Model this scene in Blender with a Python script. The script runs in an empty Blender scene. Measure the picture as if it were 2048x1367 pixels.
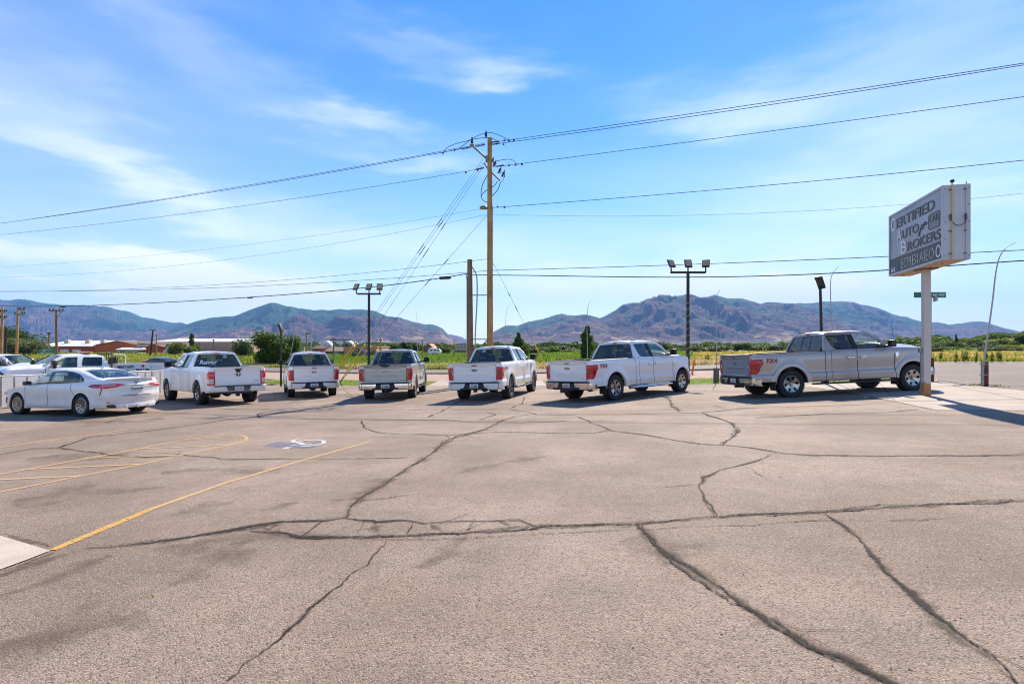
import bpy, bmesh, math, random
import numpy as np
from mathutils import Vector, Matrix, noise
from mathutils.geometry import tessellate_polygon

S = bpy.context.scene
COL = S.collection
random.seed(7); rng = np.random.default_rng(7)
R = math.radians

# ------------------------------------------------------------------ camera, sky, sun, exposure
CAMZ = 1.5
FPX, HOR, CXP = 1062.0, 692.0, 1024.0          # focal length / horizon / centre, in 2048-wide photo pixels
cam_d = bpy.data.cameras.new('camera'); cam = bpy.data.objects.new('camera', cam_d); COL.objects.link(cam)
cam.location = (0, 0, CAMZ); cam.rotation_euler = (R(90), 0, 0)
cam_d.sensor_width = 36; cam_d.lens = FPX / 2048 * 36; cam_d.shift_y = (HOR - 683.5) / 2048
cam_d.clip_start = 0.1; cam_d.clip_end = 40000
S.camera = cam
S.render.engine = 'CYCLES'
S.cycles.use_denoising = True; S.cycles.filter_width = 1.1
S.cycles.max_bounces = 6; S.cycles.transparent_max_bounces = 12; S.cycles.volume_bounces = 0
S.cycles.caustics_reflective = False; S.cycles.caustics_refractive = False
S.view_settings.view_transform = 'Standard'; S.view_settings.look = 'None'
S.view_settings.gamma = 1; S.view_settings.use_curve_mapping = False
S.view_settings.exposure = 1.85

SUN_EL = R(40); SUN_AZ = math.atan2(0.38, 0.925)   # azimuth from +Y towards +X: the sun stands behind the trucks, a little right
sd = bpy.data.lights.new('sun', 'SUN'); sun = bpy.data.objects.new('sun', sd); COL.objects.link(sun)
sd.energy = 2.85; sd.angle = R(0.6); sd.color = (1.0, 0.88, 0.73)
sv = Vector((math.sin(SUN_AZ) * math.cos(SUN_EL), math.cos(SUN_AZ) * math.cos(SUN_EL), math.sin(SUN_EL)))
sun.rotation_euler = sv.to_track_quat('Z', 'Y').to_euler()

world = bpy.data.worlds.new('World'); S.world = world; world.use_nodes = True
def build_world():
    nt = world.node_tree; N = nt.nodes; L = nt.links; N.clear()
    def nd(t, **k):
        n = N.new(t)
        for a, b in k.items(): setattr(n, a, b)
        return n
    def mth(op, a, b=None, c=None, clamp=False):
        n = nd('ShaderNodeMath', operation=op); n.use_clamp = clamp
        for i, v in enumerate((a, b, c)):
            if v is None: continue
            if isinstance(v, (int, float)): n.inputs[i].default_value = v
            else: L.new(v, n.inputs[i])
        return n.outputs[0]
    sky = nd('ShaderNodeTexSky', sky_type='NISHITA'); sky.sun_disc = False
    sky.sun_elevation = SUN_EL; sky.sun_rotation = SUN_AZ; sky.altitude = 1300
    sky.air_density = 1.0; sky.dust_density = 0.1; sky.ozone_density = 3.0
    hs = nd('ShaderNodeHueSaturation'); hs.inputs['Saturation'].default_value = SKY_SAT; hs.inputs['Value'].default_value = 0.70; hs.inputs['Hue'].default_value = 0.504
    L.new(sky.outputs[0], hs.inputs['Color'])
    tc = nd('ShaderNodeTexCoord'); sx = nd('ShaderNodeSeparateXYZ'); L.new(tc.outputs['Generated'], sx.inputs[0])
    az = mth('ARCTAN2', sx.outputs[0], sx.outputs[1]); el = mth('ARCSINE', sx.outputs[2])
    # high cirrus: streaky noise on the plane of the cloud deck
    zc = mth('MAXIMUM', mth('ADD', sx.outputs[2], 0.12), 0.03)
    px = mth('DIVIDE', sx.outputs[0], zc); py = mth('DIVIDE', sx.outputs[1], zc)
    cb = nd('ShaderNodeCombineXYZ'); L.new(px, cb.inputs[0]); L.new(py, cb.inputs[1])
    mp = nd('ShaderNodeMapping'); mp.inputs['Rotation'].default_value = (0, 0, R(-24)); mp.inputs['Scale'].default_value = (0.42, 1.25, 1)
    L.new(cb.outputs[0], mp.inputs[0])
    n1 = nd('ShaderNodeTexNoise'); n1.inputs['Scale'].default_value = 0.9; n1.inputs['Detail'].default_value = 7; n1.inputs['Roughness'].default_value = 0.52; n1.inputs['Distortion'].default_value = 0.7
    L.new(mp.outputs[0], n1.inputs['Vector'])
    general = mth('MULTIPLY', mth('SMOOTH_MIN', mth('MULTIPLY', mth('SUBTRACT', n1.outputs[0], 0.47), 3.2, clamp=True), 1.0, 0.2), 0.17)
    # the named streaks and puffs seen in the photograph (azimuth, elevation in radians)
    n2 = nd('ShaderNodeTexNoise'); n2.inputs['Scale'].default_value = 5.5; n2.inputs['Detail'].default_value = 6; n2.inputs['Roughness'].default_value = 0.55
    cb2 = nd('ShaderNodeCombineXYZ'); L.new(az, cb2.inputs[0]); L.new(mth('MULTIPLY', el, 4.2), cb2.inputs[1]); L.new(cb2.outputs[0], n2.inputs['Vector'])
    sc = nd('ShaderNodeSeparateColor'); L.new(n2.outputs['Color'], sc.inputs[0])
    azw = mth('ADD', az, mth('MULTIPLY', mth('SUBTRACT', sc.outputs[0], 0.5), 0.34))
    elw = mth('ADD', el, mth('MULTIPLY', mth('SUBTRACT', sc.outputs[1], 0.5), 0.13))
    tot = None
    for (u, v, lu, lv, rot, amp) in CLOUDS:
        ca = math.atan((u - CXP) / FPX); ce = math.atan((HOR - v) / math.hypot(FPX, u - CXP))
        a = mth('SUBTRACT', azw, ca); b = mth('SUBTRACT', elw, ce)
        c, s_ = math.cos(rot), math.sin(rot)
        p = mth('ADD', mth('MULTIPLY', a, c / lu), mth('MULTIPLY', b, s_ / lu))
        q = mth('ADD', mth('MULTIPLY', a, -s_ / lv), mth('MULTIPLY', b, c / lv))
        g = mth('EXPONENT', mth('MULTIPLY', mth('ADD', mth('MULTIPLY', p, p), mth('MULTIPLY', q, q)), -1.0))
        g = mth('MULTIPLY', g, amp * (.50 if v < 530 and u < 1400 else .34 if v < 530 else 1.0))
        tot = g if tot is None else mth('ADD', tot, g)
    wisp = mth('MULTIPLY', tot, mth('MULTIPLY_ADD', sc.outputs[2], 1.3, 0.35))
    low = mth('MULTIPLY', mth('EXPONENT', mth('MULTIPLY', mth('MAXIMUM', el, 0.0), -5.5)), 0.86)      # pale summer air towards the horizon
    cov = mth('MINIMUM', mth('ADD', mth('ADD', wisp, general), mth('ADD', low, 0.035)), 0.95)
    mix = nd('ShaderNodeMix', data_type='RGBA'); L.new(cov, mix.inputs[0]); L.new(hs.outputs[0], mix.inputs[6]); mix.inputs[7].default_value = CLOUD_RGB
    bg = nd('ShaderNodeBackground'); bg.inputs[1].default_value = SKY_STR; L.new(mix.outputs[2], bg.inputs[0])
    out = nd('ShaderNodeOutputWorld'); L.new(bg.outputs[0], out.inputs[0])
SKY_STR = 0.086; SKY_SAT = 1.48; CLOUD_RGB = (4.5, 4.6, 4.6, 1)
CLOUDS = [(40, 250, .22, .022, -.42, .3), (230, 320, .22, .025, -.42, .28), (330, 400, .2, .03, -.35, .25), (110, 170, .22, .05, -.25, .35),
          (720, 255, .11, .022, .0, .6), (990, 147, .10, .018, -.05, .6), (80, 495, .22, .02, -.12, .6), (250, 515, .2, .018, -.12, .4),
          (450, 575, .12, .035, .0, .95), (530, 590, .06, .03, .0, .7), (185, 570, .03, .008, 0, .5), (1420, 225, .14, .035, -.15, .6), (1600, 190, .2, .05, .25, .5),
          (1900, 130, .22, .12, .5, .45), (1850, 290, .3, .07, .25, .5), (1960, 370, .2, .02, .1, .55), (1570, 590, .13, .022, 0, .85), (1700, 470, .3, .02, .1, .4),
          (850, 330, .12, .018, 0, .4), (1250, 560, .3, .03, 0, .35), (700, 470, .4, .04, -.1, .3), (850, 80, .14, .025, -.1, .3), (330, 60, .3, .06, -.4, .3)]
build_world()

# ------------------------------------------------------------------ ground height and picture -> ground
G0, G1, G2, G3 = -1.9063, 0.02918, -0.02078, 0.06579
def sstep(a, b, x):
    t = np.clip((x - a) / (b - a), 0, 1); return t * t * (3 - 2 * t)
def softclip(x, lo, hi, k=6.0):
    x = np.asarray(x, float)
    x = hi - np.logaddexp(0, (hi - x) * 1.0 / k * 4) * k / 4 * 1.0 if False else x
    return np.clip(x, lo, hi)
def G(X, Y):
    """height of the ground (world z) at X, Y; works on arrays"""
    X = np.asarray(X, float); Y = np.asarray(Y, float)
    x = np.where(X > 16, 16 + 12 * (1 - np.exp(-np.maximum(X - 16, 0) / 12)), X)
    x = np.where(X < -18, -18 - 8 * (1 - np.exp(-np.maximum(-18 - X, 0) / 8)), x)
    y = np.where(Y > 24, 24 + 10 * (1 - np.exp(-np.maximum(Y - 24, 0) / 10)), Y); y = np.maximum(y, -10)
    lot = G0 + G1 * x + G2 * (y - 20) + G3 * 0.01 * x * np.minimum(x, 22)
    w = sstep(70, 220, Y) 
    z = lot * (1 - w) + (-2.25) * w
    # low brushy rise on the right of the far fields
    r = X / np.maximum(Y, 1)
    z = z + 9.5 * sstep(.70, 1.05, r) * sstep(90, 330, Y) + 3.0 * sstep(.45, .8, r) * sstep(150, 400, Y)
    return z + CAMZ
def gp(u, v, dz=0.0):
    """world point where the ray through photo pixel (u, v) meets the ground (+dz)"""
    a = (u - CXP) / FPX; b = (HOR - v) / FPX
    t = 3.0; prev = 0.5
    while t < 4000:
        if CAMZ + b * t < float(G(a * t, t)) + dz: break
        prev = t; t *= 1.04
    lo, hi = prev, t
    for _ in range(30):
        m = (lo + hi) / 2
        if CAMZ + b * m < float(G(a * m, m)) + dz: hi = m
        else: lo = m
    return Vector((a * hi, hi, CAMZ + b * hi))
def at(u, v, Y): return Vector(((u - CXP) / FPX * Y, Y, CAMZ + (HOR - v) / FPX * Y))
def onG(X, Y, dz=0): return Vector((X, Y, float(G(X, Y)) + dz))
ROAD_D = Vector((0.92, -0.392, 0)).normalized()
def onplane(u, v, P, D=ROAD_D):
    """point on the vertical plane through P along D seen at photo pixel (u, v)"""
    a = (u - CXP) / FPX; n = Vector((-D.y, D.x))
    t = (n.x * P[0] + n.y * P[1]) / (n.x * a + n.y)
    return Vector((a * t, t, CAMZ + (HOR - v) / FPX * t))

# ------------------------------------------------------------------ object helpers
def tag(o, label=None, cat=None, group=None, kind=None):
    if label: o['label'] = label
    if cat: o['category'] = cat
    if group: o['group'] = group
    if kind: o['kind'] = kind
    return o
def thing(name, label, cat, loc=(0, 0, 0), yaw=0, group=None, M=None):
    o = bpy.data.objects.new(name, None); COL.objects.link(o); o.empty_display_size = .2
    if M is not None: o.matrix_world = M
    else: o.location = loc; o.rotation_euler = (0, 0, yaw)
    return tag(o, label, cat, group)
def link(name, mesh, parent=None, mat=None):
    o = bpy.data.objects.new(name, mesh); COL.objects.link(o)
    if parent: o.parent = parent
    if mat and not mesh.materials: mesh.materials.append(mat)
    return o
class MB:
    def __init__(s): s.v = []; s.f = []; s.uv = None
    def add(s, vs, fs):
        b = len(s.v); s.v += [tuple(p) for p in vs]; s.f += [tuple(i + b for i in f) for f in fs]; return s
    def box(s, c, d, rot=None, taper=None):
        x, y, z = d[0] / 2, d[1] / 2, d[2] / 2
        P = [Vector((a * x, b * y, c_ * z)) for c_ in (-1, 1) for b in (-1, 1) for a in (-1, 1)]
        if taper:
            for i in (4, 5, 6, 7): P[i].x *= taper; P[i].y *= taper
        if rot is not None: P = [rot @ p for p in P]
        P = [p + Vector(c) for p in P]
        return s.add(P, [(0, 2, 3, 1), (4, 5, 7, 6), (0, 1, 5, 4), (2, 6, 7, 3), (0, 4, 6, 2), (1, 3, 7, 5)])
    def grid(s, P, flip=False):
        """P: list of rows of points"""
        nr, nc = len(P), len(P[0]); b = len(s.v)
        for r in P: s.v += [tuple(p) for p in r]
        for i in range(nr - 1):
            for j in range(nc - 1):
                q = [b + i * nc + j, b + i * nc + j + 1, b + (i + 1) * nc + j + 1, b + (i + 1) * nc + j]
                pts = []
                for k in q:
                    if all((Vector(s.v[k]) - Vector(s.v[m])).length > 1e-5 for m in pts): pts.append(k)
                if len(pts) > 2: s.f.append(tuple(reversed(pts)) if flip else tuple(pts))
        return s
    def tube(s, pts, rad, seg=8, caps=True):
        pts = [Vector(p) for p in pts]; n = len(pts)
        if not hasattr(rad, '__len__'): rad = [rad] * n
        b = len(s.v); up = None
        for i, p in enumerate(pts):
            t = (pts[min(i + 1, n - 1)] - pts[max(i - 1, 0)]).normalized()
            if up is None:
                up = Vector((0, 0, 1)) if abs(t.z) < .9 else Vector((1, 0, 0))
            a = t.cross(up).normalized(); c = a.cross(t).normalized(); up = c
            for k in range(seg):
                th = 2 * math.pi * k / seg
                s.v.append(tuple(p + (a * math.cos(th) + c * math.sin(th)) * rad[i]))
        for i in range(n - 1):
            for k in range(seg):
                k2 = (k + 1) % seg
                s.f.append((b + i * seg + k, b + i * seg + k2, b + (i + 1) * seg + k2, b + (i + 1) * seg + k))
        if caps:
            s.f.append(tuple(b + k for k in reversed(range(seg)))); s.f.append(tuple(b + (n - 1) * seg + k for k in range(seg)))
        return s
    def lathe(s, prof, seg=24, M=None, closed=False):
        """prof: (radius, height) along local Z"""
        M = M or Matrix(); rows = []
        for r, h in prof: rows.append([M @ Vector((r * math.cos(2 * math.pi * k / seg), r * math.sin(2 * math.pi * k / seg), h)) for k in range(seg + 1)])
        return s.grid(rows, flip=True)
    def prism(s, poly, f0, f1, holes=()):
        """poly/holes: 2D outlines; f0, f1: functions 2D -> 3D for the two faces"""
        loops = [list(poly)] + [list(h) for h in holes]
        tri = tessellate_polygon([[Vector((p[0], p[1], 0)) for p in l] for l in loops])
        flat = [p for l in loops for p in l]; n = len(flat); b = len(s.v)
        s.v += [tuple(f0(*p)) for p in flat] + [tuple(f1(*p)) for p in flat]
        for t in tri: s.f.append((b + t[0], b + t[1], b + t[2])); s.f.append((b + n + t[2], b + n + t[1], b + n + t[0]))
        o = 0
        for l in loops:
            m = len(l)
            for i in range(m):
                j = (i + 1) % m; s.f.append((b + o + i, b + o + j, b + n + o + j, b + n + o + i))
            o += m
        return s
    def mesh(s, name, smooth=0, bevel=0, normals=True, seg=2):
        me = bpy.data.meshes.new(name); me.from_pydata(s.v, [], s.f); me.update()
        bm = bmesh.new(); bm.from_mesh(me)
        bmesh.ops.remove_doubles(bm, verts=bm.verts, dist=1e-5)
        if normals: bmesh.ops.recalc_face_normals(bm, faces=bm.faces)
        if bevel:
            es = [e for e in bm.edges if len(e.link_faces) == 2 and e.calc_face_angle(0) > R(28)]
            if es: bmesh.ops.bevel(bm, geom=es, offset=bevel, segments=seg, affect='EDGES', profile=.6, clamp_overlap=True)
        bm.to_mesh(me); bm.free()
        if smooth:
            me.polygons.foreach_set('use_smooth', [True] * len(me.polygons)); me.set_sharp_from_angle(angle=R(smooth))
        return me
    def obj(s, name, mat, parent=None, smooth=0, bevel=0, normals=True, seg=2):
        o = link(name, s.mesh(name, smooth, bevel, normals, seg), parent, mat)
        return split_loose(o)[0] if name in SPLIT else o
def split_loose(o):
    """one object per loose piece of o (the two sides of a truck, the four arches)"""
    me = o.data; n = len(me.vertices); par = list(range(n))
    def find(a):
        while par[a] != a: par[a] = par[par[a]]; a = par[a]
        return a
    for e in me.edges:
        a, b = find(e.vertices[0]), find(e.vertices[1])
        if a != b: par[a] = b
    roots = {}
    for f in me.polygons: roots.setdefault(find(f.vertices[0]), []).append(f)
    if len(roots) < 2: return [o]
    out = []; nm = o.name.split('.')[0]; mt = me.materials[0]; parent = o.parent; kids = list(o.children)
    for k, fs in roots.items():
        ids = sorted({v for f in fs for v in f.vertices}); mp = {v: i for i, v in enumerate(ids)}
        m2 = bpy.data.meshes.new(nm); m2.from_pydata([tuple(me.vertices[i].co) for i in ids], [], [tuple(mp[v] for v in f.vertices) for f in fs]); m2.update()
        m2.polygons.foreach_set('use_smooth', [f.use_smooth for f in fs]); m2.set_sharp_from_angle(angle=R(35)); out.append((m2))
    bpy.data.objects.remove(o)
    res = [link(nm, m, parent, mt) for m in out]
    for c in kids: c.parent = res[0]
    return res
SPLIT = {'bed', 'fender', 'cab_side', 'wheel_arch', 'mud_flap', 'running_board', 'windscreen_pillar', 'windscreen_trim', 'bed_rail', 'roof_mount_cover', 'grille_bar', 'lens', 'diffuser_fin', 'cargo_lamp_lens', 'seat'}
def copy_tree(o, parent=None):
    c = o.copy(); COL.objects.link(c)
    if parent is not None: c.parent = parent
    for ch in list(o.children): copy_tree(ch, c)
    return c
_tc = {}
def text_mesh(txt, size, depth=0.002, shear=0.0, offset=0.0, squash=1.0, align='CENTER', bold=0.0, spacing=1.0):
    key = (txt, size, depth, shear, offset, squash, align, bold, spacing)
    if key in _tc: return _tc[key]
    cu = bpy.data.curves.new('lettering', 'FONT'); cu.body = txt; cu.size = size; cu.extrude = depth; cu.shear = shear; cu.offset = bold
    cu.align_x = align; cu.align_y = 'CENTER'; cu.resolution_u = 3; cu.space_character = spacing
    o = bpy.data.objects.new('lettering', cu); COL.objects.link(o)
    dg = bpy.context.evaluated_depsgraph_get(); me = bpy.data.meshes.new_from_object(o.evaluated_get(dg))
    bpy.data.objects.remove(o); me.transform(Matrix.Diagonal((squash, 1, 1, 1))); _tc[key] = me
    return me
def text(name, txt, size, mat, parent, M, **k):
    me = text_mesh(txt, size, **k).copy(); me.materials.clear(); me.materials.append(mat)
    o = bpy.data.objects.new(name, me); COL.objects.link(o)
    if parent: o.parent = parent
    o.matrix_local = M
    return o
def frame(o, ex, ey):
    """matrix whose X is ex, Y is ey (world or parent space), origin o"""
    ex = Vector(ex).normalized(); ey = Vector(ey); ez = ex.cross(ey).normalized(); ey = ez.cross(ex)
    return Matrix(((ex.x, ey.x, ez.x, o[0]), (ex.y, ey.y, ez.y, o[1]), (ex.z, ey.z, ez.z, o[2]), (0, 0, 0, 1)))

# ------------------------------------------------------------------ materials
_m = {}
def nmat(name):
    m = bpy.data.materials.new(name); m.use_nodes = True; nt = m.node_tree
    return m, nt, nt.nodes, nt.links, nt.nodes['Principled BSDF']
def mat(name, rgb, rough=.5, metal=0, var=0.0, scale=6.0, bump=0.0, bscale=60.0, coat=0.0, spec=.5, rgb2=None, detail=6, stretch=(1, 1, 1), trans=0):
    """plain procedural surface: base colour broken up by noise, optional fine relief"""
    if name in _m: return _m[name]
    m, nt, N, L, B = nmat(name)
    B.inputs['Roughness'].default_value = rough; B.inputs['Metallic'].default_value = metal
    B.inputs['Coat Weight'].default_value = coat; B.inputs['Coat Roughness'].default_value = .04; B.inputs['Specular IOR Level'].default_value = spec
    B.inputs['Base Color'].default_value = (*rgb, 1)
    tc = N.new('ShaderNodeTexCoord'); mp = N.new('ShaderNodeMapping'); mp.inputs['Scale'].default_value = stretch; L.new(tc.outputs['Object'], mp.inputs[0])
    if var or rgb2:
        n = N.new('ShaderNodeTexNoise'); n.inputs['Scale'].default_value = scale; n.inputs['Detail'].default_value = detail; n.inputs['Roughness'].default_value = .6
        L.new(mp.outputs[0], n.inputs['Vector'])
        mr = N.new('ShaderNodeMapRange'); mr.inputs[1].default_value = .32; mr.inputs[2].default_value = .68; L.new(n.outputs[0], mr.inputs[0])
        mx = N.new('ShaderNodeMix'); mx.data_type = 'RGBA'; L.new(mr.outputs[0], mx.inputs[0])
        c2 = rgb2 if rgb2 else tuple(c * (1 - var) for c in rgb); c1 = rgb if rgb2 else tuple(min(1, c * (1 + var)) for c in rgb)
        mx.inputs[6].default_value = (*c1, 1); mx.inputs[7].default_value = (*c2, 1); L.new(mx.outputs[2], B.inputs['Base Color'])
    if bump:
        n = N.new('ShaderNodeTexNoise'); n.inputs['Scale'].default_value = bscale; n.inputs['Detail'].default_value = 4; L.new(mp.outputs[0], n.inputs['Vector'])
        b = N.new('ShaderNodeBump'); b.inputs['Strength'].default_value = bump; b.inputs['Distance'].default_value = .02; L.new(n.outputs[0], b.inputs['Height']); L.new(b.outputs[0], B.inputs['Normal'])
    _m[name] = m; return m
def paint(name, rgb, metal=0.0, rough=.3):
    """car paint under clear coat with a little road dust low down"""
    if name in _m: return _m[name]
    m, nt, N, L, B = nmat(name)
    B.inputs['Metallic'].default_value = metal; B.inputs['Roughness'].default_value = rough
    B.inputs['Coat Weight'].default_value = .8; B.inputs['Coat Roughness'].default_value = .03
    tc = N.new('ShaderNodeTexCoord'); sx = N.new('ShaderNodeSeparateXYZ'); L.new(tc.outputs['Object'], sx.inputs[0])
    n = N.new('ShaderNodeTexNoise'); n.inputs['Scale'].default_value = 3.5; n.inputs['Detail'].default_value = 8; n.inputs['Roughness'].default_value = .65; L.new(tc.outputs['Object'], n.inputs['Vector'])
    mr = N.new('ShaderNodeMapRange'); mr.inputs[1].default_value = .95; mr.inputs[2].default_value = .35; mr.inputs[3].default_value = 0; mr.inputs[4].default_value = .55; L.new(sx.outputs[2], mr.inputs[0])
    mu = N.new('ShaderNodeMath'); mu.operation = 'MULTIPLY'; L.new(mr.outputs[0], mu.inputs[0]); L.new(n.outputs[0], mu.inputs[1])
    mx = N.new('ShaderNodeMix'); mx.data_type = 'RGBA'; L.new(mu.outputs[0], mx.inputs[0]); mx.inputs[6].default_value = (*rgb, 1); mx.inputs[7].default_value = (.34, .28, .22, 1)
    L.new(mx.outputs[2], B.inputs['Base Color'])
    _m[name] = m; return m
def glass(name, tint, fres=1.45, rough=.01):
    if name in _m: return _m[name]
    m, nt, N, L, B = nmat(name); N.remove(B); out = N['Material Output']
    tr = N.new('ShaderNodeBsdfTransparent'); tr.inputs[0].default_value = (*tint, 1)
    gl = N.new('ShaderNodeBsdfGlossy'); gl.inputs['Roughness'].default_value = rough; gl.inputs[0].default_value = (.95, .97, 1, 1)
    lw = N.new('ShaderNodeLayerWeight'); lw.inputs[0].default_value = .5
    pw = N.new('ShaderNodeMath'); pw.operation = 'POWER'; L.new(lw.outputs['Facing'], pw.inputs[0]); pw.inputs[1].default_value = 4.0
    fm = N.new('ShaderNodeMath'); fm.operation = 'MULTIPLY_ADD'; L.new(pw.outputs[0], fm.inputs[0]); fm.inputs[1].default_value = .8; fm.inputs[2].default_value = (fres - 1) ** 2 / (fres + 1) ** 2 + .02
    mx = N.new('ShaderNodeMixShader'); L.new(fm.outputs[0], mx.inputs[0]); L.new(tr.outputs[0], mx.inputs[1]); L.new(gl.outputs[0], mx.inputs[2]); L.new(mx.outputs[0], out.inputs[0])
    _m[name] = m; return m
# ------------------------------------------------------------------ ground materials
def asphalt_mat(name, dark, light, rgb_stone, tint_scale=.35, stain=1.0):
    m, nt, N, L, B = nmat(name)
    def nz(scale, det=6, rough=.55, dist=0, vec=None, stretch=None):
        n = N.new('ShaderNodeTexNoise'); n.inputs['Scale'].default_value = scale; n.inputs['Detail'].default_value = det; n.inputs['Roughness'].default_value = rough; n.inputs['Distortion'].default_value = dist
        if stretch:
            mp = N.new('ShaderNodeMapping'); mp.inputs['Scale'].default_value = stretch[0]; mp.inputs['Rotation'].default_value = (0, 0, stretch[1]); L.new(tc.outputs['Object'], mp.inputs[0]); L.new(mp.outputs[0], n.inputs['Vector'])
        else: L.new(tc.outputs['Object'], n.inputs['Vector'])
        return n
    def rng_(s, a, b, c=0, d=1):
        r = N.new('ShaderNodeMapRange'); L.new(s, r.inputs[0])
        for i, v in enumerate((a, b, c, d)): r.inputs[i + 1].default_value = v
        return r.outputs[0]
    def mix(f, a, b):
        x = N.new('ShaderNodeMix'); x.data_type = 'RGBA'
        if isinstance(f, float): x.inputs[0].default_value = f
        else: L.new(f, x.inputs[0])
        for i, v in ((6, a), (7, b)):
            if isinstance(v, tuple): x.inputs[i].default_value = (*v, 1)
            else: L.new(v, x.inputs[i])
        return x.outputs[2]
    tc = N.new('ShaderNodeTexCoord')
    big = nz(tint_scale, 5, .6); mid = nz(1.7, 6, .65, .4)
    base = mix(rng_(big.outputs[0], .40, .60), dark, light)
    b2 = nz(.12, 4, .6, 1.2); base = mix(rng_(b2.outputs[0], .52, .66, 0, .38 * stain), base, dark)
    ru = nz(.9, 5, .65, .9); base = mix(rng_(ru.outputs[0], .56, .72, 0, .30 * stain), base, (light[0] * 1.12, light[1] * .93, light[2] * .74))
    fl = nz(6.5, 6, .75); base = mix(rng_(fl.outputs[0], .45, .75, 0, .30), base, tuple(c * .55 for c in dark))
    base = mix(rng_(mid.outputs[0], .48, .76, 0, .52 * stain), base, tuple(c * .62 for c in dark))
    # long dry run-off streaks and dusty patches
    st = nz(.8, 6, .6, .8, stretch=((.35, 1.6, 1), R(24)))
    base = mix(rng_(st.outputs[0], .56, .74, 0, .35 * stain), base, (light[0] * 1.22, light[1] * 1.16, light[2] * 1.12))
    # the aggregate: pale and dark stones showing through the worn binder
    v = N.new('ShaderNodeTexVoronoi'); v.inputs['Scale'].default_value = 100; L.new(tc.outputs['Object'], v.inputs['Vector'])
    sc = N.new('ShaderNodeSeparateColor'); L.new(v.outputs['Color'], sc.inputs[0])
    pale = N.new('ShaderNodeMath'); pale.operation = 'MULTIPLY'; L.new(rng_(sc.outputs[0], .72, .95), pale.inputs[0]); L.new(rng_(v.outputs['Distance'], .55, .25), pale.inputs[1])
    darkm = N.new('ShaderNodeMath'); darkm.operation = 'MULTIPLY'; L.new(rng_(sc.outputs[1], .55, .9), darkm.inputs[0]); L.new(rng_(v.outputs['Distance'], .2, .6, .4, 1), darkm.inputs[1])
    base = mix(darkm.outputs[0], base, tuple(c * .50 for c in dark))
    base = mix(pale.outputs[0], base, rgb_stone)
    fine = nz(210, 3, .7); base = mix(rng_(fine.outputs[0], .35, .65, 0, .32), base, tuple(c * .5 for c in dark))
    L.new(base, B.inputs['Base Color']); B.inputs['Roughness'].default_value = .88; B.inputs['Specular IOR Level'].default_value = .3
    add = N.new('ShaderNodeMath'); add.operation = 'SUBTRACT'; L.new(fine.outputs[0], add.inputs[0]); L.new(v.outputs['Distance'], add.inputs[1])
    bp = N.new('ShaderNodeBump'); bp.inputs['Strength'].default_value = .75; bp.inputs['Distance'].default_value = .006; L.new(add.outputs[0], bp.inputs['Height']); L.new(bp.outputs[0], B.inputs['Normal'])
    return m
M_ASPH = asphalt_mat('worn_asphalt', (.235, .174, .132), (.375, .290, .230), (.52, .44, .36))
M_ROAD = asphalt_mat('road_asphalt', (.185, .150, .130), (.235, .195, .17), (.42, .37, .33), stain=.6)
M_CONC = mat('concrete', (.315, .26, .215), .85, var=.14, scale=1.6, bump=.35, bscale=70, detail=8)
M_CONC2 = mat('concrete_joint', (.13, .115, .10), .9, var=.2, scale=9)
M_DIRT = mat('gravel_verge', (.37, .26, .20), .95, rgb2=(.24, .17, .13), scale=2.2, bump=.9, bscale=18, detail=9)
M_SOIL = mat('field_soil', (.07, .10, .025), .95, rgb2=(.15, .15, .05), scale=.012, bump=.6, bscale=6, detail=9)

def drape(name, poly, mat_, dz, parent=None, cell=1.0, zf=None):
    """flat sheet with outline poly (world XY), cut on a grid and laid dz above the ground"""
    tri = tessellate_polygon([[Vector((p[0], p[1], 0)) for p in poly]])
    bm = bmesh.new(); vs = [bm.verts.new((p[0], p[1], 0)) for p in poly]
    for t in tri:
        try: bm.faces.new([vs[i] for i in t])
        except ValueError: pass
    xs = [p[0] for p in poly]; ys = [p[1] for p in poly]
    for ax, lo, hi in ((0, min(xs), max(xs)), (1, min(ys), max(ys))):
        c = math.floor(lo / cell) * cell
        while c < hi:
            if c > lo:
                co = Vector((c, 0, 0)) if ax == 0 else Vector((0, c, 0)); no = Vector((1, 0, 0)) if ax == 0 else Vector((0, 1, 0))
                bmesh.ops.bisect_plane(bm, geom=bm.verts[:] + bm.edges[:] + bm.faces[:], plane_co=co, plane_no=no, dist=1e-5)
            c += cell
    for v in bm.verts: v.co.z = float(G(v.co.x, v.co.y)) + (zf(v.co.x, v.co.y) if zf else dz)
    bmesh.ops.recalc_face_normals(bm, faces=bm.faces)
    for f in bm.faces:
        if f.normal.z < 0: f.normal_flip()
    me = bpy.data.meshes.new(name); bm.to_mesh(me); bm.free()
    me.polygons.foreach_set('use_smooth', [True] * len(me.polygons))
    return link(name, me, parent, mat_)

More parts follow.
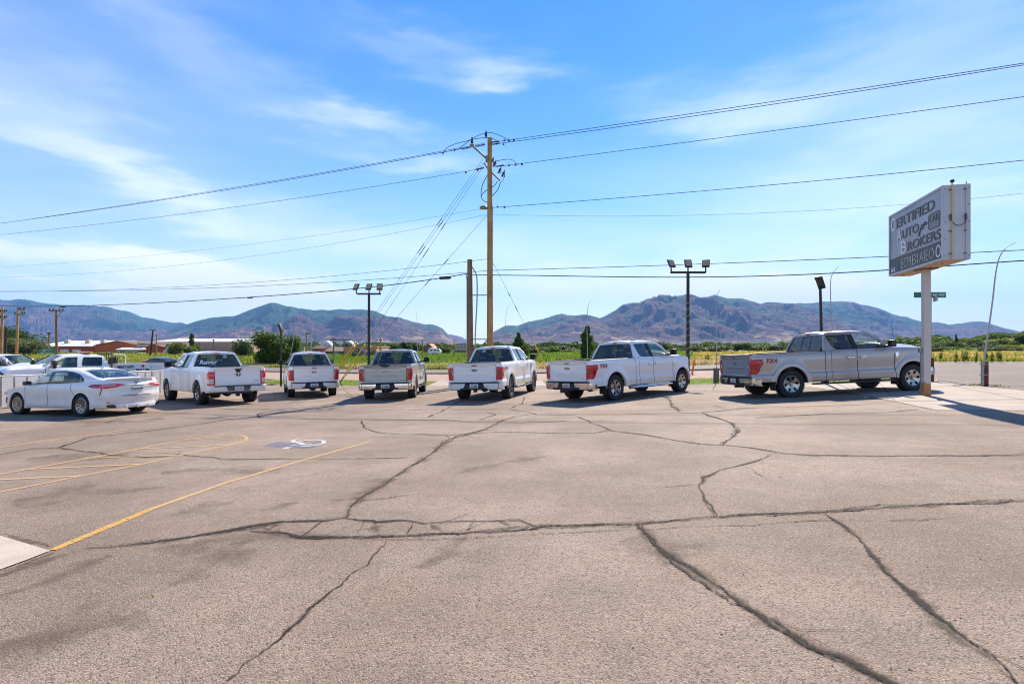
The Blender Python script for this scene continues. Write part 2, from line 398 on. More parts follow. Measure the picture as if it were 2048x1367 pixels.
def axis_lines(lo, hi, near, step):
    a = list(np.arange(-near, near + .01, step)); x = near; s = step
    while x < hi: s *= 1.22; x += s; a.append(min(x, hi))
    x = -near; s = step
    while x > lo: s *= 1.22; x -= s; a.insert(0, max(x, lo))
    return np.array(a)
def build_ground():
    xs = axis_lines(-14000, 14000, 60, 1.0); ys = axis_lines(-2500, 14000, 70, 1.0)
    ys = ys[(ys > -3000)]
    X, Y = np.meshgrid(xs, ys); Z = G(X, Y) - .06
    # shallow rise and fall of the fields beyond the road
    vx = np.stack([X, Y, Z], -1).reshape(-1, 3); nx, ny = len(xs), len(ys)
    idx = np.arange(nx * ny).reshape(ny, nx)
    f = np.stack([idx[:-1, :-1], idx[:-1, 1:], idx[1:, 1:], idx[1:, :-1]], -1).reshape(-1, 4)
    me = bpy.data.meshes.new('ground'); me.from_pydata(vx.tolist(), [], f.tolist()); me.update()
    me.polygons.foreach_set('use_smooth', [True] * len(me.polygons))
    return tag(link('ground', me, None, M_SOIL), kind='structure')
ground = build_ground()

# key lines of the place, in world metres
EDGE_P = gp(700, 771)                                    # far edge of the lot at this photo point; runs along the road
def edge_at(off, x):                                      # point at world X on the line parallel to the road, off metres beyond the lot edge
    n = Vector((-ROAD_D.y, ROAD_D.x, 0))
    p0 = Vector((EDGE_P.x, EDGE_P.y, 0)) + n * off
    return (x, p0.y + (x - p0.x) * ROAD_D.y / ROAD_D.x)
side = [gp(1864, 764.5), gp(1950, 771.5), gp(2048, 781)]
sd_dir = (side[2] - side[0]).normalized()
side_near = side[0] + sd_dir * 26
APX = side[0].x
# lot
lot_poly = [edge_at(0, -14.5), edge_at(0, 16.2), (side[0].x, side[0].y - .2), (side_near.x, side_near.y), (side_near.x, -6), (-22, -6), (-19.3, 15), (-17.4, 24.6), (-15.5, 30)]
lot = tag(drape('parking_lot', lot_poly, M_ASPH, 0.0), kind='structure')
# yard beyond the white fence
yard = tag(drape('gravel_yard', [(-22.1, -6), (-19.4, 15), (-17.5, 24.7), (-15.6, 30.1), edge_at(0, -15.2), edge_at(0, -70), (-70, -6)], M_DIRT, -.01), kind='structure')
# main road with the side street joining at the right
NEAR, FAR = 0.0, 0.0
def off_of(u, v):
    p = gp(u, v); n = Vector((-ROAD_D.y, ROAD_D.x, 0)); return (Vector((p.x, p.y, 0)) - Vector((EDGE_P.x, EDGE_P.y, 0))).dot(n)
NEAR = (off_of(700, 745.5) + off_of(1000, 743.5) + off_of(1440, 745)) / 3
FAR = (off_of(700, 732.5) + off_of(1420, 730) + off_of(1900, 725)) / 3
VERGE = (off_of(700, 760) + off_of(1420, 757)) / 2
print('offsets', NEAR, FAR, VERGE, 'edge', EDGE_P, 'side', side)
corner = Vector((side[0].x + .1, side[0].y + .4, 0))
n_ = Vector((-ROAD_D.y, ROAD_D.x, 0))
road_poly = [edge_at(NEAR, -160), edge_at(NEAR, 13.2), (corner.x - .4, corner.y + .6), (corner.x, corner.y), (side_near.x, side_near.y), (side_near.x + 14, side_near.y - 1), (40, 12), (100, edge_at(NEAR, 100)[1] + 16), (150, edge_at(NEAR, 150)[1]), (150, edge_at(FAR, 150)[1]), edge_at(FAR, -160)]
road = tag(drape('road', road_poly, M_ROAD, -.025, cell=2.0), kind='structure')
# road shoulder shadow gap: low kerb along the near side of the road
verge = tag(drape('gravel_verge', [edge_at(VERGE, -60), edge_at(VERGE, 14.3), edge_at(NEAR, 13.6), edge_at(NEAR, -60)], M_DIRT, -.005), kind='structure')
strip = tag(drape('lawn_soil', [edge_at(.02, -17.5), edge_at(.02, 15), edge_at(VERGE, 14.2), edge_at(VERGE, -17.5)], mat('lawn_soil', (.10, .14, .03), .95, rgb2=(.17, .16, .06), scale=1.2), .0), kind='structure')
def strip_along(name, o0, o1, x0, x1, mat_, h, dz=0, parent=None, n=40):
    mb = MB(); rows = []
    for i in range(n + 1):
        x = x0 + (x1 - x0) * i / n; a = edge_at(o0, x); b = edge_at(o1, x)
        za = float(G(*a)) + dz; zb = float(G(*b)) + dz
        rows.append([(a[0], a[1], za - .05), (a[0], a[1], za + h), (b[0], b[1], zb + h), (b[0], b[1], zb - .05)])
    mb.grid(rows); return mb.obj(name, mat_, parent)
kerb = tag(strip_along('kerb', NEAR - .16, NEAR, -60, 14.6, mat('old_kerb', (.20, .17, .15), .9, var=.25, scale=3), .10), kind='structure')
# concrete pads: driveway between the two lawns, apron at the corner, walkway corner by the camera
pa, pb = gp(856, 771), gp(1092, 769)
drv = tag(drape('concrete_driveway', [edge_at(-.02, pa.x), edge_at(-.02, pb.x), edge_at(VERGE - .05, pb.x), edge_at(VERGE - .05, pa.x)], M_CONC, .012), kind='structure')
apx = [gp(1600, 771), gp(1700, 785), gp(1790, 803), gp(1874, 820.5), gp(2048, 821)]
apron_pts = [tuple(p.xy) for p in apx] + [tuple((apx[-1] + (apx[-1] - apx[-2]).normalized() * 4).xy), tuple((side[2] + sd_dir * 0 + Vector((3.2, .6, 0))).xy)] + [tuple(side[2].xy), tuple(side[1].xy), tuple(side[0].xy), tuple(gp(1760, 765).xy), tuple(gp(1640, 768.5).xy)]
apron_pts[5] = tuple(gp(2500, 822).xy); apron_pts[6] = tuple(gp(2440, 812).xy)
apron = tag(drape('concrete_apron', apron_pts, M_CONC, .010), kind='structure')
walk = tag(drape('concrete_walk', [tuple(gp(*p).xy) for p in ((-260, 1035), (0, 1072), (60, 1090), (100, 1102), (60, 1118), (0, 1140), (-300, 1220))], mat('pale_concrete', (.43, .36, .30), .85, var=.12, scale=2.2, bump=.3, bscale=70, detail=8), .009), kind='structure')

def ribbon(name, pts, width, mat_, dz, parent, jit=0.0, step=.12, seed=0, wj=0.3, taper=True, straight=False):
    """strip of given width laid along ground points; UV v runs across"""
    r_ = random.Random(seed); P = []
    for a, b in zip(pts[:-1], pts[1:]):
        n = max(1, int((b - a).length / step))
        for i in range(n): P.append(a.lerp(b, i / n))
    P.append(pts[-1]); n = len(P)
    if n < 3: P = [pts[0].lerp(pts[-1], i / 3) for i in range(4)]; n = 4
    if not straight:
        off = [0.0] * n; off2 = [0.0] * n
        for oct_, amp in ((1, 1.0), (3, .45), (7, .25), (17, .16)):
            ph = r_.random() * 50
            for i in range(n):
                q = i * step * oct_; off[i] += amp * noise.noise((q * 1.3 + ph, ph, 0)); off2[i] += amp * noise.noise((ph, q * 1.3 + ph, 4))
        P = [Vector((p.x + off[i] * jit, p.y + off2[i] * jit, 0)) for i, p in enumerate(P)]
    vs, fs, uv = [], [], []; acc = 0
    for i, p in enumerate(P):
        t = (P[min(i + 1, n - 1)] - P[max(i - 1, 0)]); t.z = 0; t.normalize(); nn = Vector((-t.y, t.x, 0))
        w = width * max(.45, 1 + wj * 2 * noise.noise((i * step * 2.1, seed * 3.1, 7))) * .5
        if taper: w *= min(1, .25 + min(i, n - 1 - i) * step / .35)
        for k in (-1, 0, 1):
            q = p + nn * w * k; vs.append((q.x, q.y, float(G(q.x, q.y)) + dz)); uv.append((acc, k * .5 + .5))
        if i: acc += (p - P[i - 1]).length
        if i:
            b = i * 3
            fs += [(b - 3, b - 2, b + 1, b), (b - 2, b - 1, b + 2, b + 1)]
    me = bpy.data.meshes.new(name); me.from_pydata(vs, [], [tuple(reversed(f)) for f in fs]); me.update()
    ul = me.uv_layers.new(name='UVMap')
    for l in me.loops: ul.data[l.index].uv = uv[l.vertex_index]
    if me.polygons[0].normal.z < 0: me.flip_normals()
    return link(name, me, parent, mat_)
def edge_mat(name, rgb, soft, amount, nscale, rough=.9, rgb2=None, wear=None):
    """surface whose edges break up into the surface below (stains, sealant, worn paint)"""
    m, nt, N, L, B = nmat(name); out = N['Material Output']
    tc = N.new('ShaderNodeTexCoord'); uvs = N.new('ShaderNodeSeparateXYZ'); L.new(tc.outputs['UV'], uvs.inputs[0])
    def M_(op, a, b=None, clamp=False):
        n = N.new('ShaderNodeMath'); n.operation = op; n.use_clamp = clamp
        for i, v in enumerate((a, b)):
            if v is None: continue
            if isinstance(v, (int, float)): n.inputs[i].default_value = v
            else: L.new(v, n.inputs[i])
        return n.outputs[0]
    n1 = N.new('ShaderNodeTexNoise'); n1.inputs['Scale'].default_value = nscale; n1.inputs['Detail'].default_value = 6; n1.inputs['Roughness'].default_value = .7; L.new(tc.outputs['Object'], n1.inputs['Vector'])
    n2 = N.new('ShaderNodeTexNoise'); n2.inputs['Scale'].default_value = nscale * 9; n2.inputs['Detail'].default_value = 3; L.new(tc.outputs['Object'], n2.inputs['Vector'])
    across = M_('ABSOLUTE', M_('MULTIPLY', M_('SUBTRACT', uvs.outputs[1], .5), 2.0))          # 0 middle .. 1 edge
    d = M_('SUBTRACT', 1.0, across)
    a = M_('ADD', M_('DIVIDE', d, soft), M_('MULTIPLY', M_('SUBTRACT', n1.outputs[0], .5), 3.2))
    a = M_('SUBTRACT', a, .35, True)
    if wear: a = M_('MULTIPLY', a, M_('MULTIPLY', M_('SUBTRACT', n2.outputs[0], wear), 7.0, True))
    a = M_('MULTIPLY', a, amount)
    mx = N.new('ShaderNodeMixShader'); t = N.new('ShaderNodeBsdfTransparent'); L.new(a, mx.inputs[0]); L.new(t.outputs[0], mx.inputs[1]); L.new(B.outputs[0], mx.inputs[2]); L.new(mx.outputs[0], out.inputs[0])
    c = N.new('ShaderNodeMix'); c.data_type = 'RGBA'; L.new(n2.outputs[0], c.inputs[0]); c.inputs[6].default_value = (*rgb, 1); c.inputs[7].default_value = (*(rgb2 or tuple(x * .6 for x in rgb)), 1); L.new(c.outputs[2], B.inputs['Base Color'])
    B.inputs['Roughness'].default_value = rough; B.inputs['Specular IOR Level'].default_value = .3
    return m
M_CRACK = None
M_CRACK = edge_mat('crack_dark', (.007, .006, .005), .75, 1.0, 30, rgb2=(.026, .021, .015))
M_SEAL = edge_mat('crack_sealant', (.115, .088, .068), 1.0, .72, 6)
M_SEALT = edge_mat('crack_edge', (.10, .08, .066), .8, .6, 8)
M_STAIN = edge_mat('old_stain', (.12, .09, .07), 1.0, .36, 2.6)
M_LINE = edge_mat('worn_yellow_paint', (.55, .36, .17), .22, .86, 6, rgb2=(.42, .30, .17), wear=.30)
M_LINEB = edge_mat('fresh_yellow_paint', (.60, .36, .10), .2, .9, 6, rgb2=(.48, .28, .08), wear=.31)
M_WEED = mat('crack_weed', (.62, .50, .10), .9, rgb2=(.34, .34, .07), scale=40)
def gpl(pts): return [gp(*p) for p in pts]
CRK = [  # points, crack width, sealant width (0: none)
 ([(160,1098),(250,1092),(350,1080),(430,1065),(500,1053),(560,1045),(640,1042),(685,1036)], .030, .13),
 ([(685,1036),(705,1010),(740,985),(775,960),(815,940),(850,915),(880,893),(900,878),(930,870),(960,862),(990,850),(1005,840),(1030,833),(1060,829)], .018, .17),
 ([(500,1062),(560,1065),(600,1076),(680,1074),(780,1071),(880,1067),(1000,1061),(1090,1054),(1150,1052),(1280,1046),(1400,1036),(1500,1030),(1650,1023),(1800,1012),(2060,1000)], .022, .10),
 ([(685,1036),(750,1043),(800,1041),(850,1048),(900,1041),(960,1040),(1040,1041),(1075,1053)], .018, .08),
 ([(755,1043),(752,1071)], .0, .11), ([(862,1047),(885,1067)], 0, .1), ([(950,1040),(935,1062)], 0, .1), ([(1000,1041),(1020,1056)], 0, .16), ([(645,1042),(600,1072)], .006, .07), ([(560,1047),(530,1062)], 0, .16), ([(828,1047),(812,1068)], .009, 0),
 ([(1282,1048),(1300,1068),(1315,1090),(1335,1115),(1370,1140),(1420,1170),(1470,1200),(1510,1225),(1550,1250),(1590,1275),(1630,1300),(1680,1315),(1740,1340),(1800,1372),(1900,1430)], .026, .15),
 ([(1655,1025),(1690,1050),(1725,1080),(1750,1105),(1772,1135),(1800,1165),(1830,1185),(1860,1215),(1890,1250),(1930,1285),(1965,1310),(2000,1345),(2025,1372),(2080,1440)], .017, .06),
 ([(1155,832),(1180,843),(1200,852),(1220,861),(1280,868),(1350,880),(1400,888),(1450,890),(1500,895),(1560,906),(1620,910),(1750,912),(1900,911),(2060,910)], .02, .07),
 ([(1405,825),(1440,838),(1465,845),(1475,860),(1465,875),(1445,890)], .026, .10),
 ([(1560,907),(1500,925),(1440,940),(1410,955),(1402,980),(1410,1010),(1420,1033)], .016, .05),
 ([(1325,792),(1340,800),(1345,812),(1362,824)], .03, .12),
 ([(310,815),(500,818),(700,819),(880,819),(1015,818),(1050,822),(1075,829),(1200,829),(1400,825),(1520,814)], .022, .05),
 ([(520,836),(700,839),(890,840),(930,844),(1050,845),(1145,841)], .02, .05),
 ([(724,841),(728,855),(760,866),(800,868),(900,870),(1000,863),(1100,866),(1190,866),(1220,860)], .018, .06),
 ([(-10,910),(60,898),(110,896),(180,874),(260,866),(350,855),(440,842),(520,835)], .02, .08),
 ([(110,896),(180,903),(220,910),(300,914),(360,912)], .018, .06), ([(300,905),(350,908),(430,915),(440,918),(600,918),(820,916)], .014, .05),
 ([(520,836),(515,828),(540,822),(620,815),(690,804)], .03, .1),
 ([(780,1072),(770,1090),(740,1125),(715,1145),(700,1165),(655,1200),(610,1235),(560,1275),(520,1305),(490,1320),(465,1345),(430,1380),(360,1450)], .016, 0),
 ([(1508,836),(1619,829),(1765,825),(1843,818.5)], .022, .06), ([(1413,808),(1452,816.5),(1636,812),(1787,806)], .016, .04),
 ([(858,834),(885,822),(925,800)], .018, .07), ([(970,822),(990,829),(960,840)], .016, .05), ([(1020,818),(1045,806),(1050,792)], .016, .05),
 ([(880,893),(915,872),(960,860),(1000,858)], .012, .06),
 ([(560,1076),(900,1078),(1290,1062),(1600,1040),(1900,1035)], .004, .0),
]
for i, (p, w, s_) in enumerate(CRK):
    P = gpl(p)
    if s_:
        o = ribbon('crack_sealant', P, s_ * 1.5, M_SEAL if s_ > .09 else M_SEALT, .004, lot, jit=.05, seed=i, wj=.7)
    if w: ribbon('crack', P, w * 2.0 + .008, M_CRACK, .007, lot, jit=.075, step=.03, seed=i, wj=1.0)
    if w >= .02: ribbon('crack', P, w * 1.2, M_CRACK, .0078, lot, jit=.11, step=.03, seed=i + 300, wj=1.0)
    if w >= .012 and i not in (24,):
        rb = random.Random(900 + i); tot_ = sum((b - a).length for a, b in zip(P[:-1], P[1:]))
        for q in range(int(min(9, tot_ / 1.6))):
            k_ = rb.randrange(len(P) - 1); a_ = P[k_].lerp(P[k_ + 1], rb.random()); d_ = (P[k_ + 1] - P[k_]).normalized(); an_ = rb.choice((-1, 1)) * rb.uniform(.5, 1.3); dd_ = Vector((d_.x * math.cos(an_) - d_.y * math.sin(an_), d_.x * math.sin(an_) + d_.y * math.cos(an_), 0))
            L_ = rb.uniform(.25, .9); m_ = a_ + dd_ * L_ * .5 + Vector((rb.uniform(-.08, .08), rb.uniform(-.08, .08), 0)); ribbon('crack', [a_, m_, a_ + dd_ * L_ + Vector((rb.uniform(-.15, .15), rb.uniform(-.15, .15), 0))], .018, M_CRACK, .0065, lot, jit=.05, step=.04, seed=1000 + i * 10 + q, wj=1.0)
for i, (p, w) in enumerate([([(1300,1068),(1320,1098),(1350,1125)], .5), ([(330,1175),(400,1145),(460,1105),(505,1078)], .5), ([(0,1190),(90,1160),(160,1132),(225,1108)], .28), ([(300,1100),(420,1082),(560,1072),(640,1070)], .5),
      ([(830,1135),(900,1105),(935,1070)], .25), ([(20,1000),(160,985),(330,975)], .9), ([(330,1030),(420,1015),(470,1004)], .5), ([(700,1000),(740,975),(790,955)], .45),
      ([(60,915),(150,914),(230,917)], .8), ([(330,940),(450,938),(560,946)], .6), ([(520,1020),(560,1012),(600,1003)], .3), ([(640,1010),(660,1003),(680,1000)], .2), 
      ([(100,830),(200,846),(330,838)], 1.4), ([(0,1290),(120,1260),(300,1235)], .6), ([(900,950),(1010,925),(1090,912)], .3)]):
    ribbon('dark_stain', gpl(p), w * 1.6, M_STAIN, .0025, lot, jit=.1, step=.25, seed=40 + i, wj=.5)
for i, (p, w) in enumerate([([(0,1068),(60,1086),(102,1098)], .12), ([(102,1106),(60,1122),(0,1144)], .12), ([(150,1100),(60,1130),(-20,1160)], .25)]): ribbon('slab_dirt', gpl(p), w, M_SEAL, .0035, lot, jit=.06, step=.06, seed=70 + i, wj=.8)
# painted lines
HATCH = [([(0,948),(227,907.4),(375,878),(441,871.5),(480,870),(493,873.5),(493,880),(461,890),(367,909),(281,929),(168,950.5),(0,984)], .10),
 ([(363,880),(484,873.5)], .09), ([(270,897.6),(459,890)], .09), ([(168,916),(351,910)], .09), ([(39,939),(285,928)], .10), ([(-40,961),(172,951)], .10), ([(-150,980),(0,948)], .10), ([(-160,1016),(0,984)], .1),
 ([(-120,871),(0,861.5),(117,850.5)], .09), ([(-120,906),(0,894.5),(257,858.5)], .10)]
for i, (p, w) in enumerate(HATCH): ribbon('painted_line', gpl(p), w, M_LINE, .0055, lot, step=.2, seed=80 + i, wj=.05, taper=False, straight=True)
ribbon('painted_line', gpl([(105,1100),(300,1019)]), .105, M_LINEB, .0055, lot, step=.2, wj=.05, taper=False, straight=True)
ribbon('painted_line', gpl([(300,1019),(450,966),(600,922),(742,882.5)]), .105, M_LINE, .0055, lot, step=.2, wj=.05, taper=False, straight=True)
M_BLUE = edge_mat('worn_blue_paint', (.20, .24, .34), .6, .72, 3, wear=.33); M_WHT = edge_mat('worn_white_paint', (.60, .56, .53), .3, .95, 6, wear=.26)
def patch(name, quad, mat_, dz):
    Q = gpl(quad); mb = MB(); n = 8; rows = []
    for i in range(n + 1):
        a = Q[0].lerp(Q[3], i / n); b = Q[1].lerp(Q[2], i / n); r = []
        for j in range(n + 1): p = a.lerp(b, j / n); r.append((p.x, p.y, float(G(p.x, p.y)) + dz))
        rows.append(r)
    me = MB().grid(rows).mesh(name, normals=False)
    ul = me.uv_layers.new(name='UVMap')
    for l in me.loops: ul.data[l.index].uv = ((l.vertex_index % (n + 1)) / n, (l.vertex_index // (n + 1)) / n)
    if me.polygons[0].normal.z < 0: me.flip_normals()
    return link(name, me, lot, mat_)
patch('accessible_bay_patch', [(519, 896), (598, 903), (672, 880), (556, 881)], M_BLUE, .0055)
for i, (p, w) in enumerate([([(593,884),(612,880.5),(636,880),(648,882),(647,887),(634,890),(612,893),(600,893)], .11), ([(597,878.5),(586,881),(586,884),(600,886),(608,889.5),(624,889)], .13), ([(583,891),(600,889.5),(612,889)], .09), ([(566,896.5),(579,896.5)], .28)]):
    ribbon('wheelchair_symbol', gpl(p), w, M_WHT, .0085, lot, step=.05, seed=5 + i, wj=.05, taper=False, straight=True)
# joints in the apron, weeds in the cracks
for i, (p, w) in enumerate([([(1640,770),(1700,785)], .02), ([(1760,766),(1790,802)], .02), ([(1870,764.5),(2048,800)], .02), ([(1790,803),(2048,798)], .02), ([(1900,765),(1985,781)], .015), ([(1690,767),(1745,794)], .02)]):
    ribbon('joint', gpl(p), w, M_CONC2, .014, apron, step=.2, straight=True, wj=.1, taper=False)
def weeds(name, spots, label_=None):
    mb = MB()
    for (u, v, n, spread, h) in spots:
        c = gp(u, v)
        for k in range(n):
            a = random.random() * 6.28; r = spread * random.random() ** .5; p = onG(c.x + r * math.cos(a), c.y + r * math.sin(a) * .6)
            d = random.random() * 6.28; w = h * .16; l = h * (.5 + random.random()); t = Vector((math.cos(d), math.sin(d), 0))
            mb.add([p - t * w, p + t * w, p + Vector((random.uniform(-.5, .5), random.uniform(-.5, .5), 1)).normalized() * l], [(0, 1, 2)])
    return tag(mb.obj(name, M_WEED, None, normals=False), kind='stuff')
weeds('weeds', [(1100 + i * 13, 1053.5 - i * .35, 9, .09, .016) for i in range(8)] + [(1590, 1277, 9, .05, .018), (1722, 1335, 6, .05, .018), (845, 936, 5, .05, .02), (297, 1192, 14, .05, .018), (1002, 1060, 6, .04, .02), (390, 1083, 7, .05, .02), (1955, 771, 50, .25, .09), (1990, 772, 30, .2, .07), (2010, 775, 16, .2, .06)])

def grit(name, n):
    mb = MB(); rr_ = random.Random(3)
    for k in range(n):
        v = 830 + 530 * rr_.random() ** .7; p = gp(rr_.uniform(-20, 2070), v); r = rr_.uniform(.003, .008); a = rr_.random() * 6
        c, s_ = math.cos(a) * r, math.sin(a) * r; h = r * rr_.uniform(.5, 1.1)
        mb.add([p + Vector((c, s_, 0)), p + Vector((-s_, c, 0)), p + Vector((-c * 1.3, -s_ * 1.3, 0)), p + Vector((s_, -c, 0)), p + Vector((0, 0, h))], [(0, 1, 4), (1, 2, 4), (2, 3, 4), (3, 0, 4)])
    return tag(mb.obj(name, mat('grit', (.10, .075, .055), .9, rgb2=(.40, .31, .2), scale=1.7), None), kind='stuff')
grit('loose_grit', 260)
# ------------------------------------------------------------------ mountains
def fbm(x, y, seed, octs=6, ridged=False, gain=.5, lac=2.05):
    """value noise on numpy arrays"""
    out = np.zeros_like(x, float); amp = 1.0; tot = 0; f = 1.0
    rs = np.random.default_rng(seed); tab = rs.random((256, 256))
    for o in range(octs):
        X = x * f + 17.3 * o; Y = y * f + 9.1 * o
        xi = np.floor(X).astype(int); yi = np.floor(Y).astype(int); fx = X - xi; fy = Y - yi
        fx = fx * fx * (3 - 2 * fx); fy = fy * fy * (3 - 2 * fy)
        a = tab[xi % 256, yi % 256]; b = tab[(xi + 1) % 256, yi % 256]; c = tab[xi % 256, (yi + 1) % 256]; d = tab[(xi + 1) % 256, (yi + 1) % 256]
        v = a * (1 - fx) * (1 - fy) + b * fx * (1 - fy) + c * (1 - fx) * fy + d * fx * fy
        if ridged: v = 1 - np.abs(2 * v - 1)
        out += v * amp; tot += amp; amp *= gain; f *= lac
    return out / tot
def mountain_mat():
    m, nt, N, L, B = nmat('mountain_slopes')
    tc = N.new('ShaderNodeTexCoord'); ge = N.new('ShaderNodeNewGeometry'); sx = N.new('ShaderNodeSeparateXYZ'); L.new(tc.outputs['Object'], sx.inputs[0])
    def nz(s, d=8, r=.6, dist=0, st=(1, 1, 1)):
        mp = N.new('ShaderNodeMapping'); mp.inputs['Scale'].default_value = st; L.new(tc.outputs['Object'], mp.inputs[0])
        n = N.new('ShaderNodeTexNoise'); n.inputs['Scale'].default_value = s; n.inputs['Detail'].default_value = d; n.inputs['Roughness'].default_value = r; n.inputs['Distortion'].default_value = dist; L.new(mp.outputs[0], n.inputs['Vector']); return n.outputs[0]
    def rg(s, a, b, c=0, d=1):
        r = N.new('ShaderNodeMapRange'); L.new(s, r.inputs[0])
        for i, v in enumerate((a, b, c, d)): r.inputs[i + 1].default_value = v
        return r.outputs[0]
    def mx(f, a, b):
        x = N.new('ShaderNodeMix'); x.data_type = 'RGBA'; L.new(f, x.inputs[0])
        for i, v in ((6, a), (7, b)):
            if isinstance(v, tuple): x.inputs[i].default_value = (*v, 1)
            else: L.new(v, x.inputs[i])
        return x.outputs[2]
    def ma(op, a, b, c=False):
        n = N.new('ShaderNodeMath'); n.operation = op; n.use_clamp = c
        for i, v in enumerate((a, b)):
            if isinstance(v, (int, float)): n.inputs[i].default_value = v
            else: L.new(v, n.inputs[i])
        return n.outputs[0]
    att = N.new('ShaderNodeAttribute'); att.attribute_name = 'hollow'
    h = sx.outputs[2]
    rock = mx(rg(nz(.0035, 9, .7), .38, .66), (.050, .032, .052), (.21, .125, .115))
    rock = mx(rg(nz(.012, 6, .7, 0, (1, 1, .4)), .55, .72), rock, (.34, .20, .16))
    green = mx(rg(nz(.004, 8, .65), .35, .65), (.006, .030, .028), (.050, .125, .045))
    # scrub and forest: in the hollows and on the higher benches, bare rock on the spurs; the contrast also paints in relief shading
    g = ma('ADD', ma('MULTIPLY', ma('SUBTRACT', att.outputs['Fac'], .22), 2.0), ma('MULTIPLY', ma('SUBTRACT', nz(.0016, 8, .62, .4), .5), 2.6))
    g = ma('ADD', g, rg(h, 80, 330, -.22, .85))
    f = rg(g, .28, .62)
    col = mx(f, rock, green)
    tan = ma('MULTIPLY', rg(nz(.003, 5, .6, 1.2), .56, .62), rg(h, 240, 60))
    col = mx(tan, col, (.46, .33, .19))
    # foothill benches: pale sage
    col = mx(rg(h, 55, 10), col, mx(rg(nz(.006, 6), .4, .6), (.20, .18, .11), (.30, .24, .16)))
    L.new(col, B.inputs['Base Color']); B.inputs['Roughness'].default_value = .95; B.inputs['Specular IOR Level'].default_value = .1
    bp = N.new('ShaderNodeBump'); bp.inputs['Strength'].default_value = 1.0; bp.inputs['Distance'].default_value = 80; L.new(nz(.011, 9, .68), bp.inputs['Height']); L.new(bp.outputs[0], B.inputs['Normal'])
    return m
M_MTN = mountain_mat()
def mountain(name, prof, D, depth, seed, spur=.42, wob=420, wl=900.0, back=1400, benches=None):
    """terrain whose crest, seen from the lot, follows the skyline prof (photo pixels); foot D-depth away"""
    us = np.array([p[0] for p in prof], float); vs = np.array([p[1] for p in prof], float)
    nc = int((us[-1] - us[0]) / 1.6); nr = 150
    u = np.linspace(us[0], us[-1], nc); az = (u - CXP) / FPX
    e = (HOR - np.interp(u, us, vs)) / FPX                                   # tangent of crest elevation (per metre of Y)
    jag = (fbm(u / 26, u * 0, seed + 5, 5) - .5) * .0048 * np.clip(e / .05, 0, 1)
    e = np.maximum(e + jag, -.004)
    t = np.linspace(0, 1, nr)
    T, A = np.meshgrid(t, az, indexing='ij'); E_ = np.broadcast_to(e, T.shape)
    Yr = D - depth + (depth + back) * T; X = A * Yr
    tr = Yr / D * 0 + np.clip((Yr - (D - depth)) / depth, 0, 2)
    # crest wanders back and forth, spurs run down from it
    crest = D + (fbm(X / 1800, Yr * 0, seed + 2, 3) - .5) * wob
    s = np.clip((Yr - (D - depth)) / (crest - (D - depth)), 0, None)
    up = np.clip(s, 0, 1); down = np.clip((Yr - crest) / back, 0, 1)
    P = E_ * D
    wx = X + (fbm(X / 700, Yr / 700, seed + 9, 4) - .5) * 700; wy = Yr + (fbm(X / 700, Yr / 700, seed + 11, 4) - .5) * 500
    rid = fbm(wx / wl, wy / (wl * 2.3), seed, 6, ridged=True, gain=.52)         # 1 on spur tops
    fine = fbm(wx / 210, wy / 260, seed + 3, 6, ridged=True, gain=.55)
    shape = up ** 1.05 * (1 - .62 * down ** 1.2)
    env = 4 * up * (1 - up) * .9 + .12
    H = P * (shape + spur * env * (rid - .62) * 1.9 + .20 * (env + .12) * (fine - .6)) + 5 * up
    H *= sstep(0, .06, up) * .98 + .02
    # make the line of sight just clear the skyline: scale each bearing
    ang = (H) / Yr; mxa = ang.max(0); k = np.where(e > .0008, (e) / np.maximum(mxa, 1e-5), 1.0); k = np.clip(k, .3, 2.2)
    kw = np.exp(-np.linspace(-2, 2, 25) ** 2); kw /= kw.sum(); ks = np.convolve(np.pad(k, 12, mode='edge'), kw, 'valid'); ks = np.where(e > .0008, ks, 1.0); H = H * ks[None, :]
    ang = H / Yr; k2 = np.where(e > .0008, e / np.maximum(ang.max(0), 1e-5), 1.0); k2 = np.clip(k2, .8, 1.25); H = H * (1 + (k2[None, :] - 1) * sstep(.55, 1.0, up))
    Z = H + CAMZ - 4.2 * (1 - up)
    nv = np.stack([X, Yr, Z], -1).reshape(-1, 3); idx = np.arange(nr * nc).reshape(nr, nc)
    f = np.stack([idx[:-1, :-1], idx[:-1, 1:], idx[1:, 1:], idx[1:, :-1]], -1).reshape(-1, 4)
    me = bpy.data.meshes.new(name); me.vertices.add(len(nv)); me.vertices.foreach_set('co', nv.ravel())
    me.loops.add(f.size); me.loops.foreach_set('vertex_index', f.ravel()); me.polygons.add(len(f)); me.polygons.foreach_set('loop_start', np.arange(0, f.size, 4)); me.update(calc_edges=True)
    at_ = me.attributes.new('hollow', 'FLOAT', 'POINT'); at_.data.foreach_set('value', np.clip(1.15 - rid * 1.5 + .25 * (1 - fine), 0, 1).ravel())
    me.polygons.foreach_set('use_smooth', [True] * len(me.polygons)); me.validate()
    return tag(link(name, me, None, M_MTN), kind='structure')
PB = [(270,690),(300,680),(330,664),(350,655),(372,648),(395,642),(420,635),(445,633),(470,631.5),(488,624),(500,619),(512,614),(525,609),(540,606.5),(551,606.5),(565,609),(585,613),(600,617),(620,618.5),(645,619),(660,621),(680,618.5),(700,618),(715,617),(735,619),(750,622),(775,633),(800,635),(818,642),(830,645),(850,648),(862,647),(872,651),(885,657),(897,669),(915,681),(932,692)]
PA = [(-260,640),(-160,612),(-60,604),(0,599),(22,600),(38,597),(60,600),(78,605),(110,607),(122,610),(155,611),(165,610),(178,612),(205,611),(215,612),(235,619),(262,625),(283,633),(305,636),(325,641),(345,645),(362,646),(375,649),(400,662),(430,685)]
